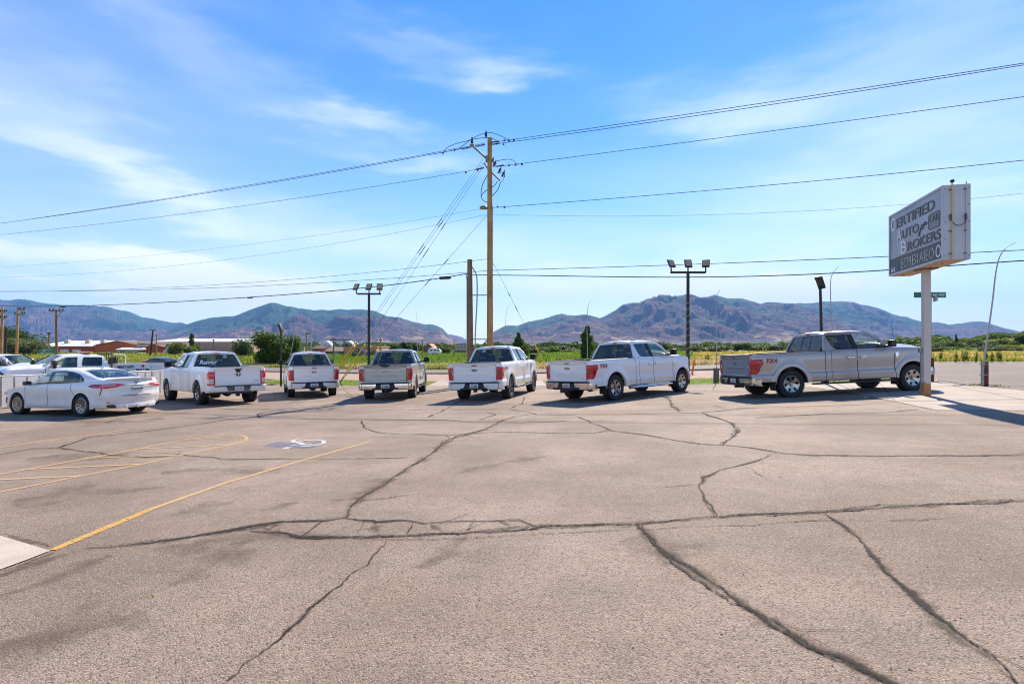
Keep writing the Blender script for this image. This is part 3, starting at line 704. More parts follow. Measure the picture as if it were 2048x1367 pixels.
PC = [(820,690),(850,672),(880,667),(900,668),(922,673),(935,680),(948,688),(975,692),(990,690)]
PD = [(962,692),(975,676),(985,664),(1000,656),(1010,652),(1022,650),(1035,652),(1060,642),(1080,638),(1100,633),(1125,627),(1135,630),(1150,631),(1165,628),(1180,630),(1200,635),(1215,628),(1240,613),(1260,605),(1280,603),(1300,597),(1315,591),(1330,588),(1345,591),(1360,591),(1375,588),(1385,589),(1400,594),(1415,593),(1430,590.5),(1450,595),(1480,597),(1500,600),(1520,606),(1535,603),(1550,603),(1575,606),(1600,610),(1640,622),(1690,640),(1760,662),(1840,684),(1900,692)]
PE = [(1480,640),(1530,612),(1560,608),(1585,607),(1600,605),(1625,605.5),(1650,602),(1670,601.5),(1690,601),(1705,604),(1722,609),(1745,613),(1760,618),(1785,627),(1800,631),(1815,633),(1835,640),(1855,644),(1875,643.5),(1900,648),(1925,645),(1940,642),(1955,641),(1975,643),(1990,649),(2010,656),(2040,662),(2100,668),(2200,676),(2300,684)]
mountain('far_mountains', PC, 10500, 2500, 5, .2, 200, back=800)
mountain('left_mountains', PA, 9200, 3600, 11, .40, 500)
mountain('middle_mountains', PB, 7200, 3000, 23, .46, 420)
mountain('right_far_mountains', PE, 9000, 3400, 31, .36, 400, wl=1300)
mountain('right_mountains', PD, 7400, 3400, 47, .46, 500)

# ------------------------------------------------------------------ grass
def blades(name, pts, hmin, hmax, width, mat_, lean=.35, kind='stuff', per=1, clump=True):
    """pts: (n,2) array of ground positions; one bent blade (two triangles) at each"""
    n = len(pts); x, y = pts[:, 0], pts[:, 1]; z = G(x, y) - .02
    h = (hmin + (hmax - hmin) * rng.random(n)) * (np.clip(.35 + 1.5 * (fbm(x * .16, y * .16, 77, 4) - .2), .3, 1.5) if clump else 1); a = rng.random(n) * 2 * np.pi; w = width * (.6 + .8 * rng.random(n))
    tx, ty = np.cos(a) * w, np.sin(a) * w; b = rng.random(n) * 2 * np.pi; lx, ly = np.cos(b) * h * lean * rng.random(n), np.sin(b) * h * lean * rng.random(n)
    V = np.empty((n, 4, 3)); V[:, 0] = np.stack([x - tx, y - ty, z], -1); V[:, 1] = np.stack([x + tx, y + ty, z], -1)
    V[:, 2] = np.stack([x + tx * .6 + lx * .4, y + ty * .6 + ly * .4, z + h * .6], -1); V[:, 3] = np.stack([x + lx, y + ly, z + h], -1)
    base = np.arange(n)[:, None] * 4; F = np.concatenate([base + [0, 1, 2], base + [0, 2, 3]], 1).reshape(-1, 3)
    me = bpy.data.meshes.new(name); me.vertices.add(n * 4); me.vertices.foreach_set('co', V.ravel()); me.loops.add(F.size); me.loops.foreach_set('vertex_index', F.ravel())
    me.polygons.add(len(F)); me.polygons.foreach_set('loop_start', np.arange(0, F.size, 3)); me.update(calc_edges=True)
    return tag(link(name, me, None, mat_), kind=kind)
def leaf_mat(name, c1, c2, scale, c3=None, s3=.02, thr=(.45, .6)):
    if name in _m: return _m[name]
    m, nt, N, L, B = nmat(name); tc = N.new('ShaderNodeTexCoord'); ge = N.new('ShaderNodeNewGeometry')
    n = N.new('ShaderNodeTexNoise'); n.inputs['Scale'].default_value = scale; n.inputs['Detail'].default_value = 5; L.new(tc.outputs['Object'], n.inputs['Vector'])
    r = N.new('ShaderNodeMapRange'); r.inputs[1].default_value = .35; r.inputs[2].default_value = .65; L.new(n.outputs[0], r.inputs[0])
    x = N.new('ShaderNodeMix'); x.data_type = 'RGBA'; L.new(r.outputs[0], x.inputs[0]); x.inputs[6].default_value = (*c1, 1); x.inputs[7].default_value = (*c2, 1); col = x.outputs[2]
    if c3:
        n3 = N.new('ShaderNodeTexNoise'); n3.inputs['Scale'].default_value = s3; n3.inputs['Detail'].default_value = 4; L.new(tc.outputs['Object'], n3.inputs['Vector'])
        r3 = N.new('ShaderNodeMapRange'); r3.inputs[1].default_value = thr[0]; r3.inputs[2].default_value = thr[1]; L.new(n3.outputs[0], r3.inputs[0])
        x3 = N.new('ShaderNodeMix'); x3.data_type = 'RGBA'; L.new(r3.outputs[0], x3.inputs[0]); L.new(col, x3.inputs[6]); x3.inputs[7].default_value = (*c3, 1); col = x3.outputs[2]
    # each leaf a little lighter or darker
    hv = N.new('ShaderNodeHueSaturation'); mr = N.new('ShaderNodeMapRange'); mr.inputs[3].default_value = .72; mr.inputs[4].default_value = 1.28; L.new(ge.outputs['Random Per Island'], mr.inputs[0]); L.new(mr.outputs[0], hv.inputs['Value']); L.new(col, hv.inputs['Color'])
    B.inputs['Roughness'].default_value = .6; B.inputs['Specular IOR Level'].default_value = .25; L.new(hv.outputs[0], B.inputs['Base Color'])
    tl = N.new('ShaderNodeBsdfTranslucent'); L.new(hv.outputs[0], tl.inputs[0]); ms = N.new('ShaderNodeMixShader'); ms.inputs[0].default_value = .42
    L.new(B.outputs[0], ms.inputs[1]); L.new(tl.outputs[0], ms.inputs[2]); L.new(ms.outputs[0], N['Material Output'].inputs[0])
    _m[name] = m; return m
M_LAWN = leaf_mat('lawn_blades', (.19, .32, .02), (.30, .38, .035), .9, (.40, .35, .10), .5, (.58, .7))
M_WILD = leaf_mat('wild_grass', (.20, .25, .04), (.34, .33, .08), .25, (.56, .44, .20), .16, (.44, .57))
M_DRY = leaf_mat('dry_grass', (.72, .44, .17), (.62, .44, .12), .3, (.27, .31, .04), .16, (.46, .56))
M_CROP = leaf_mat('green_field', (.12, .22, .02), (.20, .27, .04), .05)
M_MEADOW = leaf_mat('yellow_meadow', (.36, .36, .05), (.22, .28, .04), .04)
def along(n, x0, x1, o0, o1):
    x = x0 + (x1 - x0) * rng.random(n); o = o0 + (o1 - o0) * rng.random(n)
    b = np.array([edge_at(0, float(v))[1] for v in (0.0, 1.0)]); y = b[0] + (b[1] - b[0]) * x
    return np.stack([x - ROAD_D.y * o, y + ROAD_D.x * o], -1)
def keep_out(P, lo, hi): return P[(P[:, 0] < lo) | (P[:, 0] > hi)]
pl = along(36000, -17.5, 15.5, .02, VERGE - .1); q = P = pl
pl = pl[(pl[:, 0] < pa.x - .1) | (pl[:, 0] > pb.x + .1)]
blades('lawn_grass', pl, .05, .12, .012, M_LAWN)
blades('shoulder_grass', along(1500, -15, 15, VERGE, NEAR - .3)[:: 2], .03, .1, .02, M_WILD)
# tall growth beyond the road: wild grass left and middle, dry straw right
blades('roadside_grass', along(60000, -75, 14, FAR - .2, FAR + 7), .2, .66, .045, M_WILD)
blades('dry_roadside_grass', along(34000, 8, 75, FAR - .2, FAR + 9), .12, .42, .05, M_DRY)
def field(name, x0, x1, y0, y1, n, h0, h1, w, m_):
    t = rng.random(n); y = y0 + (y1 - y0) * t; x = (x0 + (x1 - x0) * rng.random(n)) * y
    P = np.stack([x, y], -1); e0 = edge_at(FAR + 5, 0.0)[1]; P = P[P[:, 1] > e0 + P[:, 0] * ROAD_D.y / ROAD_D.x]
    return blades(name, P, h0, h1, w, m_, lean=.5)
field('green_field', -.42, .34, 62, 230, 60000, .3, .7, .16, M_CROP)
field('left_meadow', -1.15, -.36, 56, 170, 42000, .5, 1.1, .14, M_MEADOW)
field('straw_field', .22, 1.15, 50, 150, 40000, .12, .34, .12, M_DRY)
field('right_meadow', .5, 1.2, 110, 330, 30000, .3, .8, .25, M_MEADOW)

# ------------------------------------------------------------------ trees
M_BARK = mat('bark', (.13, .09, .06), .95, var=.3, scale=8, bump=.6, bscale=20)
LEAFM = {'dark': leaf_mat('leaf_dark', (.035, .075, .014), (.075, .12, .02), .35), 'mid': leaf_mat('leaf_mid', (.07, .125, .016), (.13, .18, .025), .35),
         'light': leaf_mat('leaf_light', (.15, .20, .045), (.22, .25, .07), .4), 'grey': leaf_mat('leaf_grey', (.13, .17, .05), (.19, .21, .08), .4)}
_cr = {}
def crown_mesh(shape, dens, seed):
    """unit crown (height 1, radius .5): leaf clumps scattered over an uneven volume"""
    key = (shape, dens, seed)
    if key in _cr: return _cr[key]
    r_ = np.random.default_rng(seed); lobes = []
    nl = {'round': 13, 'poplar': 15, 'wide': 16, 'conifer': 12, 'bush': 11}[shape]
    for i in range(nl):
        t = (i + .5) / nl
        if shape == 'poplar': z = .08 + .9 * t; rr = .30 * math.sin(math.pi * min(1, t * .95 + .06)) ** .6 * .5; lr = .17 * (1.15 - t * .75)
        elif shape == 'conifer': z = .05 + .9 * t; rr = .34 * (1 - t); lr = .05 + .20 * (1 - t)
        elif shape == 'wide': z = .25 + .5 * r_.random(); rr = .38; lr = .17 + .1 * r_.random()
        elif shape == 'bush': z = .14 + .56 * r_.random(); rr = .32; lr = .2 + .1 * r_.random()
        else: z = .20 + .60 * r_.random(); rr = .27; lr = .20 + .1 * r_.random()
        a = r_.random() * 6.28; q = rr * (.35 + .65 * r_.random()); lobes.append((q * math.cos(a), q * math.sin(a), z, lr))
    n = dens; L_ = np.array(lobes); k = r_.integers(0, nl, n); c = L_[k]
    d = r_.normal(size=(n, 3)); d /= np.linalg.norm(d, axis=1)[:, None]; rad = c[:, 3] * (.35 + .72 * r_.random(n) ** .45)
    P = c[:, :3] + d * rad[:, None] * np.array([1, 1, .85]); P[:, 2] = np.clip(P[:, 2], .01, 1.02)
    s = (.075 if dens < 900 else .05 if dens < 3000 else .032) * (.6 + .8 * r_.random(n))
    a1 = d + r_.normal(size=(n, 3)) * .9; a1 /= np.linalg.norm(a1, axis=1)[:, None]
    t1 = np.cross(a1, r_.normal(size=(n, 3))); t1 /= np.linalg.norm(t1, axis=1)[:, None]; t2 = np.cross(a1, t1)
    V = np.empty((n, 4, 3)); V[:, 0] = P - t1 * s[:, None]; V[:, 1] = P + t2 * s[:, None] * .55; V[:, 2] = P + t1 * s[:, None]; V[:, 3] = P - t2 * s[:, None] * .55
    F = np.arange(n * 4).reshape(-1, 4)
    me = bpy.data.meshes.new('crown'); me.vertices.add(n * 4); me.vertices.foreach_set('co', V.ravel()); me.loops.add(F.size); me.loops.foreach_set('vertex_index', F.ravel())
    me.polygons.add(n); me.polygons.foreach_set('loop_start', np.arange(0, n * 4, 4)); me.update(calc_edges=True)
    _cr[key] = me; return me
_tk = {}
def trunk_mesh(seed):
    if seed in _tk: return _tk[seed]
    mb = MB(); r_ = random.Random(seed)
    mb.tube([(0, 0, -.05), (.01, 0, .2), (.0, .015, .5), (.01, 0, .8)], [.03, .022, .015, .006], 7)
    for i in range(6):
        a = r_.random() * 6.28; z = .18 + .08 * i; mb.tube([(0, 0, z), (.13 * math.cos(a), .13 * math.sin(a), z + .1), (.27 * math.cos(a), .27 * math.sin(a), z + .24)], [.011, .008, .003], 5)
    _tk[seed] = mb.mesh('trunk', 40); return _tk[seed]
def tree(name, u, top, w, Y, shape, leaf, label, group=None, dens=900, seed=1, lift=0.0):
    X = (u - CXP) / FPX * Y; gz = float(G(X, Y)); zt = CAMZ + (HOR - top) / FPX * Y; h = max(.8, zt - gz); W = w / FPX * Y
    t = thing(name, label, 'bush' if shape == 'bush' else 'tree', (X, Y, gz), random.random() * 6.28, group)
    me = crown_mesh(shape, dens, seed % 5); c = bpy.data.objects.new('foliage' if shape == 'bush' else 'crown', me); COL.objects.link(c); c.parent = t
    if not me.materials: me.materials.append(None)
    c.material_slots[0].link = 'OBJECT'; c.material_slots[0].material = LEAFM[leaf]; k = {'poplar': 2.6, 'conifer': 1.7}.get(shape, 1.28)
    c.scale = (W * k, W * k, h * 1.08); c.location = (0, 0, h * lift)
    tk = bpy.data.objects.new('stem' if shape == 'bush' else 'trunk', trunk_mesh(seed % 3)); COL.objects.link(tk); tk.parent = t; tk.scale = (W * .9, W * .9, h * .95)
    if not tk.data.materials: tk.data.materials.append(M_BARK)
    return t
tree('shade_tree', 545, 665, 66, 72, 'round', 'mid', 'big round green tree behind the thin black lamp post, left lobe of the pair', dens=7000, seed=3)
tree('shade_tree', 577, 672, 44, 73.5, 'round', 'mid', 'round green tree crowding the right side of the big tree, behind the bent whip pole', dens=4500, seed=6)
tree('shade_tree', 487, 678, 38, 105, 'round', 'dark', 'dark green round tree at the right end of the long tan warehouse', dens=3000, seed=2)
tree('willow_tree', 361, 684, 38, 105, 'wide', 'light', 'pale green loose willow in front of the tan warehouse, above the pickup with side mirror', dens=2600, seed=4)
tree('poplar_tree', 383, 671, 11, 112, 'poplar', 'mid', 'thin upright poplar poking above the tan warehouse roof line', dens=1800, seed=5)
tree('bush', 389, 688, 20, 108, 'round', 'mid', 'small bushy tree at the foot of the thin poplar before the warehouse', dens=1500, seed=8)
tree('cottonwood_tree', 18, 655, 98, 150, 'round', 'dark', 'large dark cottonwood at the far left edge behind the wooden poles', dens=4500, seed=1)
tree('olive_tree', 47, 676, 66, 118, 'wide', 'grey', 'broad grey-green tree left of the green road sign', dens=4000, seed=7)
tree('spruce_tree', 1037, 667, 25, 95, 'conifer', 'mid', 'pointed young tree right behind the bent whip pole by the wooden utility pole', dens=1900, seed=3)
tree('bush', 1048, 683, 24, 96, 'bush', 'mid', 'rounded shrub at the foot of the pointed young tree', dens=1200, seed=2)
tree('poplar_tree', 1174, 657, 24, 66, 'poplar', 'mid', 'tall narrow green tree directly behind the tailgate of the white off-road pickup', dens=3600, seed=9)
tree('bush', 1181, 676, 17, 68, 'round', 'mid', 'lower leafy crown leaning against the tall narrow green tree', dens=1500, seed=5)
tree('bush', 655, 688, 26, 180, 'bush', 'mid', 'small green bush left of the low brown building below the domes', dens=700, seed=1)
tree('shade_tree', 697, 685, 24, 172, 'round', 'dark', 'dark tree standing before the right white dome', dens=1300, seed=1)
tree('bush', 708, 702, 22, 120, 'bush', 'dark', 'dark shrub at the left front corner of the orange-brown shop', dens=900, seed=2)
tree('bush', 742, 700, 14, 120, 'bush', 'dark', 'dark shrub behind the triple floodlight pole, by the orange-brown shop', dens=900, seed=4)
tree('shade_tree', 758, 690, 18, 200, 'round', 'mid', 'tree just right of the orange-brown shop, left end of the far row', dens=800, seed=2)
tree('shade_tree', 789, 684, 28, 215, 'wide', 'mid', 'widest tree of the far row, above the cab of the silver-grey pickup', dens=1200, seed=3)
ORD = 'first second third fourth fifth sixth seventh eighth ninth tenth eleventh twelfth thirteenth fourteenth fifteenth sixteenth seventeenth eighteenth'.split()
def nth(L, i): return ORD[sorted(range(len(L)), key=lambda k: L[k][0]).index(i)]
G1_ = 'small trees in the far row behind the brick house'
T1 = [(772, 694, 14), (812, 687, 22), (832, 688, 18), (842, 691, 16), (862, 692, 15), (878, 689, 18), (897, 691, 14), (893, 695, 18), (858, 697, 12), (930, 693, 14), (945, 694, 12), (820, 694, 24)]
for i, (u, tp, w) in enumerate(T1):
    tree('shade_tree', u, tp - 3, w * 1.15, 205 + 6 * (i % 4), 'round', ('mid', 'dark', 'mid')[i % 3], nth(T1, i) + ' small leafy tree from the left in the distant row above the green field', G1_, dens=700, seed=i)
tree('cottonwood_tree', 888, 690, 26, 150, 'wide', 'mid', 'leafy tree between the white trailer and the two-storey pale house', dens=1100, seed=3)
tree('shade_tree', 1018, 691, 32, 190, 'wide', 'dark', 'low dark tree just right of the tall wooden utility pole', dens=900, seed=3)
G2_ = 'rounded shrubs in the hedge beyond the green field'
T2 = [(1066, 694, 26), (1082, 691, 26), (1098, 692, 24), (1112, 689, 22), (1127, 690, 26), (1143, 694, 20), (1073, 698, 26), (1094, 699, 26), (1116, 698, 24), (1138, 698, 24), (1152, 697, 18), (1200, 696, 18), (1218, 697, 16), (1056, 700, 16)]
for i, (u, tp, w) in enumerate(T2):
    tree('bush', u, tp, w * 1.3, 150 + 9 * (i % 3), 'bush', ('dark', 'mid', 'grey', 'mid')[i % 4], nth(T2, i) + ' rounded shrub from the left in the long hedge behind the green field', G2_, dens=900, seed=i)
tree('shade_tree', 1329, 685, 30, 118, 'round', 'dark', 'dark tree over the cab front of the white off-road pickup', dens=1800, seed=1)
tree('bush', 1347, 692, 22, 120, 'bush', 'mid', 'green bush beside the dark tree, left of the right triple floodlight pole', dens=1000, seed=4)
G3_ = 'dark shrubs along the straw field'
T3 = [(1385, 691, 22), (1398, 690, 28), (1414, 695, 20), (1428, 694, 20), (1441, 693, 18), (1452, 692, 22), (1366, 697, 16), (1519, 691, 20), (1533, 690, 20), (1547, 691, 22), (1560, 692, 18), (1572, 697, 16), (1788, 692, 24), (1800, 690, 22), (1815, 692, 24), (1830, 690, 22), (1843, 686, 20)]
for i, (u, tp, w) in enumerate(T3):
    tree('bush', u, tp - 1.5, w * 1.4, 108 + 7 * (i % 3), 'bush', ('dark', 'dark', 'mid')[i % 3], nth(T3, i) + ' dark green shrub from the left in the belt behind the straw field', G3_, dens=1100, seed=i)
tree('shade_tree', 1477, 686, 22, 112, 'round', 'dark', 'dark leafy tree right of the yellow warning sign', dens=1500, seed=2)
tree('shade_tree', 1490, 686, 22, 114, 'round', 'mid', 'green tree at the left rear corner of the silver pickup bed', dens=1500, seed=4)
tree('bush', 1505, 690, 20, 112, 'bush', 'mid', 'green bush seen over the grey tailgate of the silver pickup', dens=1000, seed=1)
tree('juniper_tree', 1912, 669, 9, 190, 'conifer', 'dark', 'dark upright juniper standing alone on the right hillside', dens=900, seed=3)
tree('bush', 1850, 676, 16, 120, 'round', 'mid', 'light green tree half hidden behind the white sign post', dens=1300, seed=3)
tree('bush', 1868, 697, 22, 96, 'bush', 'dark', 'dark bush just right of the white sign post', dens=1300, seed=2)
tree('bush', 1878, 701, 12, 84, 'bush', 'dark', 'small dark bush nearest the road right of the white sign post', dens=900, seed=4)
tree('cottonwood_tree', 2046, 669, 26, 170, 'round', 'dark', 'dark green tree at the right edge of the picture on the hill', dens=1600, seed=1)
G4_ = 'shrubs spread over the brushy hillside on the right'
T4 = [(1900, 680, 22, 150), (1918, 682, 20, 150), (1880, 684, 22, 160), (1940, 676, 14, 175), (1955, 676, 20, 175), (1946, 686, 12, 140), (1963, 682, 20, 150), (1905, 693, 26, 125), (1925, 693, 28, 125), (1948, 694, 26, 125), (2000, 677, 20, 180), (2014, 675, 18, 180), (2030, 680, 18, 170), (2044, 698, 18, 100), (1890, 692, 20, 130), (1985, 679, 18, 170), (2036, 690, 18, 120), (1870, 684, 16, 170)]
for i, (u, tp, w, Y) in enumerate(T4):
    tree('bush', u, tp, w, Y, 'bush', ('mid', 'grey', 'dark', 'mid')[i % 4], nth(T4, i) + ' green shrub from the left among those scattered on the right hillside', G4_, dens=900, seed=i)
G5_ = 'dark thicket right of the rusty post'
T5 = [(1975, 690, 28, 104), (1992, 684, 30, 108), (2008, 690, 30, 104), (2024, 692, 26, 106), (1990, 696, 30, 98), (2010, 697, 28, 97), (1968, 697, 16, 100), (2032, 699, 20, 98)]
for i, (u, tp, w, Y) in enumerate(T5):
    tree('bush', u, tp, w, Y, 'bush', ('dark', 'dark', 'mid')[i % 3], nth(T5, i) + ' dense bush from the left in the dark thicket behind the rusty post', G5_, dens=1500, seed=i)
# low weeds standing in front of the straw field
T6 = [(1882, 716, 6), (1912, 717, 6), (1930, 716, 12), (1952, 719, 5), (1972, 715, 8), (1998, 714, 9), (1983, 719, 6), (1415, 716, 10)]
for i, (u, tp, w) in enumerate(T6):
    P = gp(u, 726.0); tree('weed_clump', u, tp, w, P.y + 1.5, 'bush', 'mid', nth(T6, i) + ' small green weed clump from the left on the far road edge', 'weed clumps on the far roadside', dens=260, seed=i)
# ------------------------------------------------------------------ air
def haze(density=6.2e-5, col=(.24, .50, 1.0)):
    mb = MB(); mb.box((0, 5500, 600), (26000, 15000, 1226)); m, nt, N, L, B = nmat('haze'); N.remove(B)
    v = N.new('ShaderNodeVolumePrincipled'); v.inputs['Density'].default_value = density; v.inputs['Color'].default_value = (*col, 1); v.inputs['Anisotropy'].default_value = 0
    L.new(v.outputs[0], N['Material Output'].inputs['Volume'])
    return tag(mb.obj('haze', m), kind='stuff')
# ------------------------------------------------------------------ vehicle materials
P_WHITE = paint('white_paint', (.87, .84, .81)); P_OXF = paint('pure_white_paint', (.89, .86, .82)); P_SILV = paint('silver_paint', (.42, .375, .355), .45, .32)
P_GREY = paint('warm_grey_paint', (.45, .425, .39), .25, .32); P_TGATE = paint('grey_tailgate_paint', (.22, .25, .30), .4, .3); P_DK = paint('dark_green_paint', (.06, .08, .06), .3)
M_CHR = mat('chrome', (.66, .64, .62), .14, 1.0, var=.10, scale=9); M_ALU = mat('alloy', (.50, .48, .46), .28, 1.0); M_RIM = mat('chrome_rim', (.46, .44, .42), .2, 1.0, rgb2=(.30, .28, .27), scale=14); M_GUN = mat('gunmetal', (.10, .10, .10), .35, .8)
M_BLK = mat('black_plastic', (.018, .018, .02), .55, bump=.15, bscale=180); M_BLKG = mat('gloss_black', (.01, .01, .012), .12, coat=.5); M_UND = mat('underbody', (.025, .022, .02), .85, var=.4, scale=7)
M_TYRE = mat('tyre_rubber', (.022, .021, .021), .82, var=.25, scale=14, bump=.3, bscale=70); M_STEEL = mat('rusty_steel', (.16, .11, .08), .6, .6, var=.3, scale=10)
M_SEAT = mat('seat_cloth', (.035, .035, .04), .8); M_TRIM = mat('cabin_trim', (.07, .07, .075), .7)
M_RED = mat('tail_lens_red', (.82, .012, .015), .08, coat=1.0, rgb2=(.6, .008, .01), scale=12); M_REDD = mat('tail_lens_dark', (.34, .006, .014), .08, coat=1.0); M_CLR = mat('clear_lens', (.62, .58, .56), .1, coat=1.0, spec=.8)
M_AMB = mat('amber_lens', (.9, .22, .01), .2, coat=.8); M_PLATE = mat('plate_white', (.70, .69, .66), .4); M_INK = mat('ink_dark', (.03, .03, .04), .5); M_OVAL = mat('badge_blue', (.01, .025, .09), .2, coat=1.0)
M_WHT_TXT = mat('white_vinyl', (.82, .82, .82), .5); M_REDT = mat('red_decal', (.55, .02, .02), .4); M_GREYT = mat('grey_decal', (.13, .13, .14), .4)
GL_DARK = glass('privacy_glass', (.52, .54, .55), 1.5); GL_LITE = glass('clear_glass', (.91, .97, .93), 1.45); GL_BLUE = glass('blue_tint_glass', (.45, .52, .53), 1.5)
L3 = lambda a, b, t: a + (b - a) * t
def wheel_mesh(style, r, w):
    """meshes of tyre, rim, disc; axle along Y, outer face towards +Y"""
    key = ('w', style, r, w)
    if key in _tc: return _tc[key]
    rr = {'truck': .62, 'ram': .565, 'dark': .62, 'steel': .53, 'car': .68}[style] * r; h = w / 2
    RX = Matrix.Rotation(R(-90), 4, 'X')
    t = MB(); prof = [(rr, -h * .86), (rr + .02, -h * .98), (L3(rr, r, .45), -h * 1.04), (L3(rr, r, .85), -h * .97), (r - .012, -h * .80), (r, -h * .66)]
    for k in range(5):
        y0 = -h * .62 + k * h * .31 * .8; prof += [(r, y0), (r, y0 + h * .18), (r - .010, y0 + h * .19), (r - .010, y0 + h * .235)] if k < 4 else [(r, y0), (r, h * .66)]
    prof += [(r - .012, h * .80), (L3(rr, r, .85), h * .97), (L3(rr, r, .72), h * 1.03), (L3(rr, r, .45), h * 1.05), (rr + .02, h * 1.0), (rr, h * .86)]
    t.lathe(prof, 40, RX)
    for k in range(40):                                       # shoulder tread blocks
        a = 2 * math.pi * k / 40
        for s_ in (-1, 1): t.box((math.sin(a) * (r - .012), s_ * h * .84, math.cos(a) * (r - .012)), (r * .085, h * .22, .03), Matrix.Rotation(a, 3, 'Y'))
    tm = t.mesh('tyre', 40)
    q = MB(); q.lathe([(rr - .0, h * .90), (rr - .012, h * .93), (rr - .03, h * .86), (rr - .035, h * .3), (rr - .04, -h * .8)], 40, RX)
    ns = {'truck': 6, 'ram': 8, 'dark': 6, 'steel': 8, 'car': 10}[style]; d0 = h * .62
    for k in range(ns):
        a = 2 * math.pi * k / ns + .12; M = Matrix.Rotation(a, 3, 'Y'); w0, w1 = {'truck': (.052, .10), 'dark': (.045, .085), 'ram': (.04, .055), 'steel': (.06, .05), 'car': (.022, .035)}[style]
        def pt(x, y, z): return M @ Vector((x, y, z))
        ra, rb = rr * .22, rr * .985
        if style == 'car':
            for s_ in (-1, 1):
                X = s_ * .032 * (1 if k % 2 else .8)
                q.add([pt(-w0 * .5, d0, ra), pt(w0 * .5, d0, ra), pt(X + w1 * .5 * .7, h * .9, rb), pt(X - w1 * .5 * .7, h * .9, rb), pt(-w0 * .5, d0 - .03, ra), pt(w0 * .5, d0 - .03, ra), pt(X + w1 * .35, h * .75, rb), pt(X - w1 * .35, h * .75, rb)], [(0, 1, 2, 3), (0, 4, 5, 1), (1, 5, 6, 2), (3, 2, 6, 7), (0, 3, 7, 4)])
        else:
            m = .55
            q.add([pt(-w0, d0, ra), pt(w0, d0, ra), pt(w1 * m, d0 + .02, L3(ra, rb, .55)), pt(w1, h * .9, rb), pt(-w1, h * .9, rb), pt(-w1 * m, d0 + .02, L3(ra, rb, .55)),
                   pt(-w0 * .9, d0 - .05, ra), pt(w0 * .9, d0 - .05, ra), pt(w1 * m * .9, d0 - .03, L3(ra, rb, .55)), pt(w1 * .95, h * .6, rb), pt(-w1 * .95, h * .6, rb), pt(-w1 * m * .9, d0 - .03, L3(ra, rb, .55))],
                  [(0, 1, 2, 5), (5, 2, 3, 4), (1, 7, 8, 2), (2, 8, 9, 3), (0, 5, 11, 6), (5, 4, 10, 11), (6, 11, 8, 7)])
    q.lathe([(0, d0 + .035), (rr * .13, d0 + .035), (rr * .17, d0 + .02), (rr * .17, d0), (rr * .27, d0 - .004), (rr * .27, d0 - .05)], 24, RX)
    for k in range(6 if style != 'car' else 5):
        a = 2 * math.pi * k / 6; q.tube([(math.sin(a) * rr * .215, d0 - .01, math.cos(a) * rr * .215), (math.sin(a) * rr * .215, d0 + .02, math.cos(a) * rr * .215)], .012, 6)
    rm = q.mesh('rim', 35, bevel=0)
    b = MB(); b.lathe([(0, h * .05), (rr * .78, h * .05), (rr * .78, -h * .1), (rr * .3, -h * .4), (rr * .98, -h * .5), (rr * .98, -h * .85), (0, -h * .85)], 28, RX); dm = b.mesh('brake_disc', 40)
    _tc[key] = (tm, rm, dm); return _tc[key]
def wheel(root, x, y, r, w, style, rim_mat, side, steer=0):
    tm, rm, dm = wheel_mesh(style, r, w)
    o = link('wheel', dm, root, M_UND); o.location = (x, y, r - .012); o.rotation_euler = (0, 0, (0 if side > 0 else math.pi) + steer)
    if not tm.materials: tm.materials.append(M_TYRE)
    link('tyre', tm, o)
    c = link('rim', rm, o)
    if not rm.materials: rm.materials.append(rim_mat)
    c.material_slots[0].link = 'OBJECT'; c.material_slots[0].material = rim_mat
    return o
def seat_mb(mb, x, y, z, w=.5, h=.62):
    mb.box((x, y, z + .1), (.5, w, .16)); mb.box((x - .22, y, z + .1 + h / 2), (.13, w * .92, h), Matrix.Rotation(R(-12), 3, 'Y')); mb.box((x - .31, y, z + h + .24), (.10, w * .52, .19))
def ground_frame(X, Y, yaw, sink=0.0):
    e = .4; gx = (float(G(X + e, Y)) - float(G(X - e, Y))) / (2 * e); gy = (float(G(X, Y + e)) - float(G(X, Y - e))) / (2 * e)
    f = Vector((math.cos(yaw), math.sin(yaw), gx * math.cos(yaw) + gy * math.sin(yaw))).normalized(); l = Vector((-math.sin(yaw), math.cos(yaw), -gx * math.sin(yaw) + gy * math.cos(yaw)))
    u = f.cross(l).normalized(); l = u.cross(f)
    return Matrix(((f.x, l.x, u.x, X), (f.y, l.y, u.y, Y), (f.z, l.z, u.z, float(G(X, Y)) - sink), (0, 0, 0, 1)))

